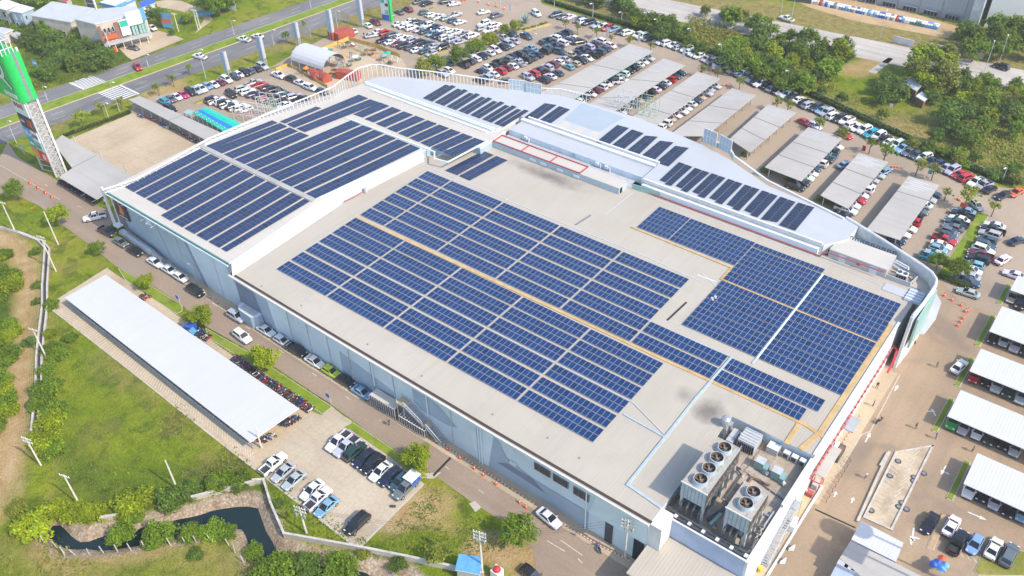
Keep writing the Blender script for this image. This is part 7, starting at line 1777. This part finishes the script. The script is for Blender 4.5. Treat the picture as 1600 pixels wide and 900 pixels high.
def lamp(base, h, label, arm=1.6, an=0.0, group='street lamps', mat='light_grey'):
    x, y = U(*base); t = thing('street_lamp', label, 'street lamp', (x, y, 0), 0, group)
    MB().tube((x, y, 0), (x, y, h), .11, mat, 6, .07).build('pole', t)
    ca, sa = math.cos(an), math.sin(an)
    for s_ in ((1, -1) if arm > 2 else (1,)):
        MB().tube((x, y, h), (x+s_*arm*ca, y+s_*arm*sa, h+.25), .05, mat, 5).build('arm', t); MB().obox(x+s_*arm*ca, y+s_*arm*sa, h+.15, h+.32, .8, .3, an, 'white_plastic').build('lamp_head', t)
    return t
for base, h, lb in (((322, 123), 9.3, 'tall lamp post standing before the near carriageway'), ((187, 174), 9.0, 'tall lamp post beside the zebra crossing'), ((366, 55), 5.0, 'lamp post in the median, right'), ((232, 104), 4.0, 'lamp post in the median, middle'), ((75, 158), 4.6, 'lamp post in the median, left'), ((171, 187), 5.2, 'small lamp post at the motorbike park verge'), ((26, 224), 6.8, 'lamp post left of the sign tower'), ((428, 70), 5, 'lamp post on the verge between two pylons'), ((528, 45), 6, 'lamp post near the red containers'), ((486, 13), 5, 'median lamp post at the top edge')): lamp(base, h, lb, an=R(5))
for i, (bx_, by, h) in enumerate(((926, 31, 5.4), (971, 35, 3.4), (1025, 54, 5), (1124, 96, 5.4), (1042, 57, 3.6), (1077, 64, 4), (1173, 111, 5), (1228, 136, 5), (866, 12, 5), (1565, 285, 4))): lamp((bx_, by), h, f'slim lamp post, {ordi(i+1)} listed along the long hedge', 1.0, R(250), 'slim lamp posts along the hedge')
for i, (bx_, by, h) in enumerate(((812, 80, 6), (833, 77, 5), (819, 128, 6), (782, 13, 5), (886, 90, 5), (838, 48, 5))): lamp((bx_, by), h, f'slim lamp post, {ordi(i+1)} among the open car rows', 1.0, 0, 'slim lamp posts among the car rows')
for i, (bx_, by, h) in enumerate(((1375, 59, 8), (1344, 34, 8), (1234, 44, 9), (1537, 115, 9), (1220, 20, 7), (1560, 100, 8))): lamp((bx_, by), h, f'roadside lamp post, {ordi(i+1)} along the pale far road', 1.4, R(100), 'lamp posts along the pale far road')
lamp((309, 445), 5.0, 'short lamp post before the left facade', 1.0, R(180)); 
# motorbikes
def bike_mesh(body):
    m = MB()
    for x in (-.62, .62):
        m.tube((x, -.06, .29), (x, .06, .29), .29, 'tyre', 10); m.tube((x, -.07, .29), (x, .07, .29), .16, 'rim', 8)
    m.tube((.62, 0, .3), (.42, 0, .95), .05, 'dark_steel', 5); m.tube((.42, -.32, 1.0), (.42, .32, 1.0), .03, 'dark_steel', 5); m.box(.38, .56, -.12, .12, .72, .98, body)
    m.prism([(-.15, -.13), (.35, -.09), (.35, .09), (-.15, .13)], .28, .52, body); m.prism([(-.75, -.10), (-.1, -.15), (-.1, .15), (-.75, .10)], .5, .68, body); m.prism([(-.72, -.11), (.0, -.13), (.0, .13), (-.72, .11)], .68, .78, 'tyre'); m.tube((-.3, .16, .3), (-.85, .18, .36), .05, 'rim', 5)
    m.box(.40, .44, .28, .40, 1.05, 1.16, 'dark_steel'); m.box(.40, .44, -.40, -.28, 1.05, 1.16, 'dark_steel'); return m.mesh('motorbike')
BK = {n: bike_mesh(c) for n, c in (('red', 'red_paint'), ('black', 'dark_grey'), ('white', 'white_plastic'), ('blue', 'blue_paint'), ('grey', 'mid_grey'), ('pink', 'pink_red'))}
def bikes(p0, p1, n, h, what, group, skip=.12, z=.045, z0=.04):
    a, b_ = U(*p0), U(*p1)
    for i in range(n):
        if rnd.random() < skip: continue
        x, y = lerp(a, b_, i/max(1, n-1)); c = rnd.choice(list(BK)); o = bpy.data.objects.new('motorbike', BK[c]); col.objects.link(o); o.location = (x+rnd.gauss(0, .05), y+rnd.gauss(0, .12), z0); o.rotation_euler = (R(rnd.gauss(4, 2)), 0, R(h+rnd.gauss(0, 5)))
        tag(o, f'{c} motorbike, {ordi(i+1)} from the left {what}', 'motorbike', group)
GM = 'motorbikes at the white shed'
bikes((308, 519), (326, 531), 11, 90, 'beside the blue tarp', GM); bikes((367, 562), (402, 586), 18, 90, 'under the round tree by the shed', GM); bikes((404, 588), (487, 642), 40, 90, 'along the upper edge of the white shed', GM); bikes((221, 462), (231, 468), 5, 90, 'at the far end of the shed', GM)
bikes((440, 668), (463, 655), 14, 20, 'in the outer line at the shed end', GM); bikes((405, 693), (425, 684), 7, 20, 'by the pole at the shed end', GM)
GN = 'motorbikes under the left canopies'
bikes((230, 185), (312, 226), 34, 10, 'along the long grey canopy', GN, z0=.05); bikes((96, 284), (148, 316), 34, 100, 'under the broad canopy by the sign tower', GN, z0=.03); bikes((218, 183), (221, 184.5), 2, 10, 'alone at the end of the long canopy', GN, z0=.05)
for (px, py), lb in (((935, 859), 'blue delivery motorbike parked at the striped kerb'), ((1373, 660), 'dark motorbike ridden along the service yard'), ((1423, 535), 'motorbike by the yard bollards near the corner canopy'), ((1384, 120), 'motorbike at the field edge'), ((1589, 127), 'dark motorbike on the pale far road'), ((1146, 120), 'white motorbike at the end of the hedge cars')):
    o = bpy.data.objects.new('motorbike', BK['blue' if 'blue' in lb else 'black']); col.objects.link(o); o.location = (*U(px, py), .05); o.rotation_euler = (0, 0, R(rnd.uniform(0, 180))); tag(o, lb, 'motorbike')
tag(MB().obox(*U(300, 517), 0, 1.6, 1.9, 1.7, .3, 'blue_paint').prism([(p[0], p[1]) for p in UL([(294, 517), (301, 523), (308, 517), (301, 511)], 1.7)], 1.6, 1.75, 'sky_blue_sheet').build('tarp_booth'), 'bright blue tarp booth at the edge of the white shed', 'booth')
# cones and barriers
def cone_mesh():
    m = MB(); m.box(-.2, .2, -.2, .2, 0, .05, 'orange_plastic'); m.tube((0, 0, .05), (0, 0, .3), .16, 'orange_plastic', 8, .10); m.tube((0, 0, .3), (0, 0, .45), .10, 'white_plastic', 8, .075); m.tube((0, 0, .45), (0, 0, .72), .075, 'orange_plastic', 8, .03); return m.mesh('traffic_cone')
CN_ = cone_mesh()
def cones(lst, what, group, sc=1.15):
    for i, (px, py) in enumerate(lst):
        o = bpy.data.objects.new('traffic_cone', CN_); col.objects.link(o); o.location = (*U(px, py), .06); o.scale = (sc,)*3; tag(o, f'orange cone, {ordi(i+1)} {what}', 'traffic cone', group)
cones([(1475, 463), (1487, 470), (1501, 478), (1508, 488), (1511, 487), (1504, 498), (1500, 504), (1496, 510)], 'of the curved line in the service yard', 'cones in the service yard', 1.4)
cones([(584, 622), (592, 628), (604, 640), (628, 658), (641, 666), (682, 692), (699, 703), (719, 717), (741, 733), (755, 743), (775, 757), (812, 786), (822, 794)], 'from the left along the striped kerb', 'cones along the striped kerb', 1.3)
cones([(688, 3), (727, 1), (748, 4), (763, 8), (775, 11), (788, 15), (722, 2)], 'along the upper traffic lane', 'cones at the top of the car park', 1.9); cones([(329, 466), (340, 474), (355, 484), (398, 508)], 'at the porch pavement', 'cones by the porch')
cones([(1345, 243), (1393, 262), (1398, 262), (1402, 262), (1130, 134), (1135, 134), (1139, 135), (1496, 312), (1499, 314)], 'at the grey carport ends', 'cones at the carport ends', 1.4)
for i, (px, py) in enumerate(((48, 287), (60, 294), (72, 302), (82, 309))): tag(MB().obox(*U(px, py), 0, .28, 1.3, .5, R(-25), 'orange_plastic').obox(*U(px, py), .28, .9, 1.25, .22, R(-25), 'orange_plastic').obox(*U(px, py), .45, .6, 1.27, .24, R(-25), 'white_plastic').build('road_barrier'), f'orange plastic barrier, {ordi(i+1)} from the left on the side road', 'barrier', 'orange plastic barriers')
plain('faded_red', (.46, .17, .12), .7, var=.3, scale=2)
def striped(px, name, label, n, pts=None, h=.3, w_=.28, c1='red_paint', c2='white_paint'):
    pts = pts or UL(px); m = MB(); Ls = [math.hypot(b_[0]-a[0], b_[1]-a[1]) for a, b_ in zip(pts, pts[1:])]; tot = sum(Ls); acc = 0; k_ = 0
    for a, b_, L in zip(pts, pts[1:], Ls):
        nn = max(1, int(n*L/tot)); an = math.atan2(b_[1]-a[1], b_[0]-a[0])
        for i in range(nn):
            p = lerp(a, b_, (i+.5)/nn); m.obox(p[0], p[1], .0, h, L/nn*.96, w_, an, c1 if k_ % 2 else c2); k_ += 1
    return tag(m.build(name), label, 'kerb', kind='structure')
striped([(640, 648), (700, 700), (780, 752), (838, 790)], 'striped_kerb', 'red and white striped kerb along the long facade', 84, h=.22, w_=.2, c1='faded_red', c2='worn_white'); striped([(872, 815), (935, 852), (985, 876)], 'striped_kerb', 'red and white striped kerb before the loading bay', 44, h=.22, w_=.2, c1='faded_red', c2='worn_white')
striped([(1345, 648), (1312, 700), (1290, 735), (1277, 765)], 'striped_kerb', 'red and white kerb at the side pavement', 44, h=.16, w_=.14, c1='faded_red', c2='worn_white')
sheet('side_pavement', [(-18.7, 94.8), (-16.0, 94.8), (-16.0, 131), (-18.7, 131)], .06, 'tan_concrete', 'tan pavement along the right side wall'); kerb([(-15.9, 103), (-15.9, 113), (-15.0, 114.5), (-15.6, 131)], .16, .2)
for i in range(9): tag(MB().tube((-15.2, 96+i*1.25, .06), (-15.2, 96+i*1.25, .95), .05, 'wood_brown', 6).tube((-16.2, 96.5+i*1.25, .5), (-15.2, 96+i*1.25, .9), .035, 'wood_brown', 5).build('bike_stand'), f'brown hoop stand, {ordi(i+1)} from the front beside the side canopy', 'stand', 'brown hoop stands beside the side canopy')
# stair and terrace on the right side of the plant block
sheet('stair_terrace', [(-18.7, 70), (-16.8, 70), (-16.8, 94.7), (-18.7, 94.7)], .05, 'stained_concrete', 'stained tan terrace beside the plant block'); sheet('rusty_floor', [(-18.55, 90.5), (-17.2, 90.5), (-17.2, 96.6), (-18.55, 96.6)], .066, 'kerb_sand', 'orange stained floor patch beside the plant block')
tag(MB().wall([(-16.9, 72), (-16.9, 98.4)], .35, .35, 'white_trim', 0).build('terrace_wall'), 'low white wall along the stained terrace', 'wall')
t = thing('steel_stair', 'grey steel stair climbing the right side of the plant block', 'stair', (-18.2, 84, 0)); m = MB()
for i in range(24): m.box(-18.5, -17.6, 79.8+i*.36, 80.1+i*.36, .15+i*.18, .2+i*.18, 'galvanised')
m.box(-18.5, -17.6, 88.4, 90.2, 4.3, 4.4, 'galvanised'); m.build('tread', t); m = MB()
for x in (-18.52, -17.55):
    m.tube((x, 79.7, .1), (x, 88.4, 4.4), .08, 'light_grey', 4); m.tube((x, 79.7, 1.1), (x, 88.4, 5.4), .05, 'light_grey', 4); m.tube((x, 88.4, 5.4), (x, 90.2, 5.4), .05, 'light_grey', 4)
    for i in range(6): m.tube((x, 79.9+i*1.7, 0), (x, 79.9+i*1.7, 1.1+i*.85), .05, 'light_grey', 4)
    m.tube((x, 90.1, 0), (x, 90.1, 5.4), .06, 'light_grey', 4)
m.build('railing', t)
tag(MB().obox(-17.5, 88.6, .06, 1.5, .8, 2.2, .1, 'white_trim').build('cabinet'), 'white equipment cabinet on the stained terrace', 'cabinet'); tag(MB().cyl(-18.2, 78.6, .06, .9, .33, 'yellow_paint', 10).build('bin'), 'yellow bin at the foot of the steel stair', 'bin')
for i, (x, y) in enumerate(((-16.4, 81.4), (-16.3, 84.3))): tag(MB().prism([(x, y), (x+.7, y+.5), (x+.5, y+1.2)], .06, .8, 'white_trim').build('sail_sign'), ['lower', 'upper'][i]+' small white triangular sail by the low terrace wall', 'sail')
tag(MB().box(-18.5, -16.8, 104.6, 107.8, .06, 1.4, 'dark_steel').box(-18.4, -17.8, 104.8, 107.4, 1.4, 1.9, 'white_trim').box(-17.6, -16.9, 105, 107.2, 1.4, 1.6, 'wood_brown').build('bin_store'), 'open store of white and brown boxes by the side wall', 'store')
m = MB()
for x in (-18.5, -17.1):
    for y in (96.9, 99.2): m.tube((x, y, .06), (x, y, 2.4), .07, 'red_paint', 4)
for y in (96.9, 99.2): m.tube((-18.5, y, 2.4), (-17.1, y, 2.4), .09, 'red_paint', 4)
for x in (-18.5, -17.1): m.tube((x, 96.9, 2.4), (x, 99.2, 2.4), .09, 'red_paint', 4)
m.box(-18.3, -17.4, 97.2, 98.8, .06, 1.2, 'light_grey'); m.box(-18.3, -17.4, 95.4, 96.2, .06, .9, 'pink_red'); tag(m.build('red_booth'), 'red framed booth at the corner of the plant block', 'booth')
# people
def person_mesh(shirt, legs, hair='dark_void'):
    bm = bpy.data.meshes.new('person'); verts = [(0, 0, .95), (0, 0, 1.2), (0, 0, 1.42), (0, 0, 1.53), (.01, 0, 1.66), (0, .1, .92), (.06, .11, .5), (-.02, .11, .06), (.10, .11, .03), (0, -.1, .92), (-.10, -.11, .5), (-.16, -.11, .08), (-.05, -.11, .03), (0, .19, 1.40), (.03, .25, 1.13), (.12, .24, .90), (0, -.19, 1.40), (-.03, -.25, 1.13), (.06, -.25, .90)]
    edges = [(0, 1), (1, 2), (2, 3), (3, 4), (0, 5), (5, 6), (6, 7), (7, 8), (0, 9), (9, 10), (10, 11), (11, 12), (2, 13), (13, 14), (14, 15), (2, 16), (16, 17), (17, 18)]
    rad = [.15, .14, .15, .06, .105, .085, .06, .045, .035, .085, .06, .045, .035, .06, .045, .035, .06, .045, .035]
    bm.from_pydata(verts, edges, []); o = bpy.data.objects.new('person', bm); col.objects.link(o)
    md = o.modifiers.new('skin', 'SKIN')
    for sv, r_ in zip(bm.skin_vertices[0].data, rad): sv.radius = (r_, r_)
    bm.skin_vertices[0].data[0].use_root = True
    o.modifiers.new('sub', 'SUBSURF').levels = 1
    me = bpy.data.meshes.new_from_object(o.evaluated_get(bpy.context.evaluated_depsgraph_get())); bpy.data.objects.remove(o)
    me.materials.clear()
    for mm in (shirt, legs, 'skin', hair): me.materials.append(MATS[mm])
    for p in me.polygons:
        z = p.center.z; ay = abs(p.center.y)
        p.material_index = 1 if z < .95 and ay < .2 else (3 if z > 1.70 or (z > 1.58 and p.center.x < -.02) else (2 if z > 1.46 or (ay > .2 and z < 1.18) else 0)); p.use_smooth = True
    return me
plain('skin', (.36, .2, .13), .6)
PM = {'dark clothes': person_mesh('dark_grey', 'dark_steel'), 'a white shirt': person_mesh('white_plastic', 'dark_grey'), 'a violet shirt': person_mesh('purple_panel', 'dark_grey'), 'a blue shirt': person_mesh('blue_paint', 'dark_grey')}
for (px, py), k_, lb in (((608.5, 665), 'dark clothes', 'walking across the side road'), ((1369.5, 607), 'a violet shirt', 'standing on the side pavement in the shade'), ((1364, 635), 'a blue shirt', 'walking by the striped side kerb'), ((1519, 706), 'a blue shirt', 'at the end of the lowest white carport'), ((1461, 686), 'a blue shirt', 'crossing the yard below the fourth carport'), ((165, 320), 'a white shirt', 'at the corner of the grey canopy'), ((163, 319), 'dark clothes', 'beside another at the grey canopy corner'), ((1352, 748), 'a white shirt', 'near the channel wall'), ((1463, 574), 'dark clothes', 'in the middle of the yard'), ((1430, 640+30), 'dark clothes', 'on the open yard'), ((569, 58), 'dark clothes', 'at the left end of the double car row'), ((655, 94), 'a white shirt', 'crossing by the yellow island')):
    o = bpy.data.objects.new('person', PM[k_]); col.objects.link(o); o.location = (*U(px, py), .05); o.rotation_euler = (0, 0, rnd.random()*6.28); tag(o, f'person in {k_} {lb}', 'person')
# flags, boards, scaffolds
def flag(px, py, h, mat, label, mat2=None):
    x, y = U(px, py); t = thing('feather_flag', label, 'flag', (x, y, 0)); MB().tube((x, y, 0), (x, y, h), .05, 'light_grey', 5).build('pole', t)
    m = MB().box(x+.05, x+.85, y-.02, y+.02, .9, h, mat)
    m.build('banner', t)
    if mat2: MB().box(x+.05, x+.85, y-.03, y+.03, .9, h*.5, mat2).build('banner_foot', t)
for px, py, h, a, b_, lb in ((947, 62, 4.2, 'white_plastic', None, 'white feather flag left of the first carport'), (996, 70, 4.2, 'white_plastic', None, 'white feather flag above the first carport'), (1065, 95, 4.2, 'white_plastic', None, 'white feather flag between two carports'), (1111, 116, 3.4, 'white_plastic', 'red_paint', 'white and red feather flag at the third carport'), (894, 41, 3, 'white_plastic', 'red_paint', 'white and red feather flag at the car row end'), (1448, 276, 3.8, 'white_plastic', 'teal_paint', 'white and teal feather flag at the last carport'), (796, 20, 3, 'white_plastic', None, 'white feather flag on the small island'), (1345, 240, 2.4, 'red_paint', None, 'small red flag at the seventh carport'), (1388, 172, 2, 'white_plastic', None, 'white flag in the field')): flag(px, py, h, a, lb, b_)
def scaffold(px, py, L, W, h, an, label, mats=('white_trim',)):
    x, y = U(px, py); t = thing('scaffold', label, 'scaffold', (x, y, 0), R(an)); k_ = 3
    for j, mt in enumerate(mats):
        m = MB()
        for i in range(k_+1):
            xx = -L/2+L*i/k_
            for yy in ((-W/2, W/2) if j == 0 else (0,)): m.tube((xx, yy, 0), (xx, yy, h), .08, mt, 4)
        for z in (h*.5, h):
            for yy in ((-W/2, W/2) if j == 0 else (0,)): m.tube((-L/2, yy, z), (L/2, yy, z), .08, mt, 4)
        for i in range(k_): m.tube((-L/2+L*i/k_, -W/2, h*.5), (-L/2+L*(i+1)/k_, -W/2, h), .06, mt, 4)
        m.build('frame', t, off=(0, 0, 0)); h *= .8
    return t
plain('pale_pink', (.62, .42, .40), .6); plain('pale_green', (.42, .62, .42), .6)
scaffold(394, 188, 9, 3, 4.5, 20, 'white and pink open frame gate left of the slatted screen', ('white_trim', 'pale_pink')); scaffold(424, 180, 6, 2.5, 6, 25, 'white frame gate before the left double row', ('white_trim', 'pale_green')); scaffold(974, 182, 6, 3, 7, 10, 'pale blue and white frame tower at the rear entrance', ('facade_pale', 'white_trim')); scaffold(1011, 193, 5, 3, 7.5, 10, 'pale green frame tower at the rear entrance', ('pale_green', 'white_trim'))
t = thing('entrance_block', 'low brown and white entrance roof behind the rear wing', 'porch', (*U(985, 186), 0)); MB().prism(UL([(962, 178), (1006, 190), (1000, 204), (956, 186)], 6), 0, 6, 'brown_brick', 'white_roof').build('roof', t); MB().prism(UL([(1000, 186), (1014, 190), (1012, 200), (998, 195)], 6.4), 0, 6.4, 'brown_brick').build('brick_wall', t)
def board(px, py, w_, h, z0, an, mat, label, mat2=None):
    x, y = U(px, py); t = thing('sign_board', label, 'sign', (x, y, 0), R(an))
    for s_ in (-.4, .4): MB().tube((s_*w_, 0, 0), (s_*w_, 0, z0+h), .06, 'light_grey', 5).build('post', t, off=(0, 0, 0))
    MB().box(-w_/2, w_/2, -.10, -.04, z0, z0+h, mat).build('panel', t, off=(0, 0, 0))
    if mat2: MB().box(-w_/2+.15, w_/2-.15, -.13, -.101, z0+h*.35, z0+h*.6, mat2).build('lettering', t, off=(0, 0, 0))
board(62, 118, 1.8, 1.8, 3.2, 10, 'sky_blue_sheet', 'blue square sign hanging by the scrub', 'white_plastic'); board(264, 46, 4, 5, .6, 20, 'sky_blue_sheet', 'tall blue and orange sign board by the lane', 'orange_plastic'); board(364, 17, 3.5, 5, .4, 10, 'white_plastic', 'white entrance sign at the top edge lawn', 'blue_paint'); board(478, 60, 5, 3.2, 1.0, 8, 'cream_wall', 'back of a beige billboard on the verge, left', None); board(538, 36, 5, 3.2, 1.0, 8, 'cream_wall', 'back of a beige billboard on the verge, right', None)
board(281, 476, .9, .9, 1.6, 0, 'blue_paint', 'small blue sign at the shed entrance'); board(515, 630, .9, .9, 1.6, 0, 'blue_paint', 'small blue sign at the front car park entrance'); board(38, 240, 1.2, 1.6, 1, 0, 'sky_blue_sheet', 'blue notice board at the foot of the sign tower', 'white_plastic'); board(1502, 341-10, 1.4, 1.2, 1.2, 0, 'orange_plastic', 'orange sign at the head of the parked row')
for i, (a, b_) in enumerate((((282, 35), (300, 28)), ((300, 28), (335, 22)))): fence(None, 1.2, 'sky_blue_sheet', ['left', 'right'][i]+' length of blue fence round the yellow play corner', pts=UL([a, b_]))
# playground clutter
CL = [('teal_paint', 'teal'), ('wood_brown', 'brown'), ('mid_grey', 'grey'), ('orange_emblem', 'orange'), ('machine_green', 'green'), ('dark_steel', 'dark'), ('white_plastic', 'white')]
SPOT = [(515, 98), (522, 104), (530, 100), (538, 96), (546, 103), (552, 92), (556, 98), (560, 94), (540, 108), (530, 112), (520, 116), (500, 104), (545, 76), (552, 72), (566, 82), (575, 88), (580, 86), (590, 92), (600, 96), (610, 100), (618, 97), (607, 92), (584, 80), (598, 104), (480, 116), (474, 110), (470, 118), (508, 86), (516, 80), (533, 76)]
for i, (px, py) in enumerate(SPOT):
    mt, nm = CL[i % 7]; x, y = U(px, py); m = MB(); a = rnd.random()*3
    if i % 3 == 0:
        m.tube((x, y, 0), (x, y, 2.2), .06, 'wood_brown', 5); m.tube((x, y, 2.0), (x, y, 2.6), 1.1, mt, 9, .06); nm2, lb, ct = 'parasol', f'{nm} parasol, {ordi(i//3+1)} listed among the playground huts', 'parasol'
    elif i % 3 == 1:
        m.obox(x, y, .65, .75, 1.6, .8, a, mt)
        for s_ in (-1, 1): m.obox(x+s_*.75*math.cos(a), y+s_*.75*math.sin(a), 0, .65, .08, .7, a, 'wood_brown'); m.obox(x-s_*.7*math.sin(a), y+s_*.7*math.cos(a), .38, .45, 1.5, .28, a, 'wood_brown')
        nm2, lb, ct = 'picnic_table', f'{nm} picnic table, {ordi(i//3+1)} listed in the playground', 'table'
    else:
        for s_ in (-1, 1): m.tube((x+s_*1.2, y-.5, 0), (x+s_*1.2, y, 2), .07, mt, 5); m.tube((x+s_*1.2, y+.5, 0), (x+s_*1.2, y, 2), .07, mt, 5)
        m.tube((x-1.2, y, 2), (x+1.2, y, 2), .07, mt, 5)
        for s_ in (-.5, .5): m.tube((x+s_, y, 2), (x+s_, y, .6), .03, 'dark_steel', 4); m.box(x+s_-.25, x+s_+.25, y-.1, y+.1, .55, .6, mt)
        nm2, lb, ct = 'swing_frame', f'{nm} swing frame, {ordi(i//3+1)} listed in the playground', 'swing'
    tag(m.build(nm2), lb, ct, 'playground furniture')
# right yard details
for i, (px, py) in enumerate(((1403, 721), (1390, 744), (1428, 746), (1427, 752), (1443, 740), (1409, 786), (1404, 792), (1361, 798), (1416, 796))): tag(MB().cyl(*U(px, py), .05, .13, .55, 'dark_grey', 14, .5).cyl(*U(px, py), .13, .15, .32, 'mid_grey', 12).build('manhole'), f'round manhole cover, {ordi(i+1)} listed in and beside the stained plot', 'manhole', 'manhole covers round the stained plot')
m = MB(); x, y = U(1460, 890)
t = thing('umbrella_stall', 'blue and orange umbrella stall at the bottom right', 'stall', (x, y, 0))
for dx, dy, mt, nm in ((0, 0, 'blue_paint', 'a'), (.9, .2, 'sky_blue_sheet', 'b'), (.3, 1.0, 'orange_plastic', 'c'), (.7, -.8, 'sky_blue_sheet', 'd'), (-.4, -.7, 'blue_paint', 'e')):
    MB().tube((x+dx, y+dy, 1.9), (x+dx, y+dy, 2.4), .68, mt, 9, .08).tube((x+dx, y+dy, 0), (x+dx, y+dy, 2.0), .04, 'light_grey', 5).build('umbrella', t)
x, y = U(777, 902); t = thing('domed_kiosk', 'white kiosk with a shiny red dome cut by the bottom edge', 'kiosk', (x, y, 0)); MB().box(x-.7, x+.7, y-.7, y+.7, 0, 2.0, 'white_plastic').build('body', t); m = MB()
for i in range(6): m.tube((x, y, 2+.62*math.sin(i*math.pi/12)), (x, y, 2+.62*math.sin((i+1)*math.pi/12)), .62*math.cos(i*math.pi/12), 'red_paint', 14, max(.02, .62*math.cos((i+1)*math.pi/12)), False)
m.build('dome', t)
t = thing('songthaew_truck', 'small truck with a white canopy and blue sides in the front car park', 'truck', (*U(634, 762, .7), .04), R(270), 'cars in the small front car park')
for nm, ms in FULL['pickup'].items():
    for me in ms: p = bpy.data.objects.new(nm, me); col.objects.link(p); p.parent = t; p.color = (.13, .16, .16, 1)
MB().box(-2.65, -.55, -.95, .95, .95, 1.45, 'blue_paint').build('bed_side', t, off=(0, 0, 0)); MB().box(-2.75, -.45, -1.0, 1.0, 2.0, 2.12, 'white_trim', 'roof_white').build('canopy', t, off=(0, 0, 0)); m = MB()
for x_ in (-2.6, -1.6, -.6):
    for y_ in (-.9, .9): m.tube((x_, y_, 1.4), (x_, y_, 2.0), .04, 'white_trim', 4)
m.build('canopy_post', t, off=(0, 0, 0))
tag(MB().obox(*U(614, 792), .035, .3, .9, .35, .6, 'dark_grey').build('wheel_stop'), 'small dark block lying in the front car park', 'wheel stop')
sheet('drain_slot', UL([(676, 742), (711, 706), (713.5, 708), (678, 745)]), .045, 'dark_void', 'dark drain slot across the side road'); sheet('drain_slot', UL([(1274, 795), (1337, 824), (1336, 826), (1273, 797)]), .05, 'dark_void', 'dark drain slot across the yard road')
sheet('concrete_pad', UL([(733, 787), (742, 783), (752, 793), (743, 801)]), .06, 'kerb_concrete', 'square concrete pad in the verge'); sheet('drive_apron', UL([(660, 740), (690, 738), (678, 748), (668, 748)]), .03, 'kerb_concrete', 'short concrete apron at the drain slot')
# tanks added out of view beyond the right edge to cast two yard shadows
for (sx, sy), r_, lb in (((1305, 827), 1.5, 'round tank on a tall leg, added out of view to cast a yard shadow'), ((1292, 860), 1.7, 'square tank on a tall leg, added out of view to cast a yard shadow')):
    a = U(sx, sy); hh = 24.0; x, y = a[0]+hh*1.035, a[1]+hh*.054; t = thing('water_tank', lb, 'shadow caster', (x, y, 0)); MB().tube((x, y, 0), (x, y, hh-.8), .18, 'light_grey', 6).build('leg', t)
    (MB().cyl(x, y, hh-.9, hh+.9, r_, 'light_grey', 20) if r_ < 1.6 else MB().box(x-1.5, x+1.5, y-1.8, y+1.8, hh-.6, hh+.6, 'light_grey')).build('tank', t)
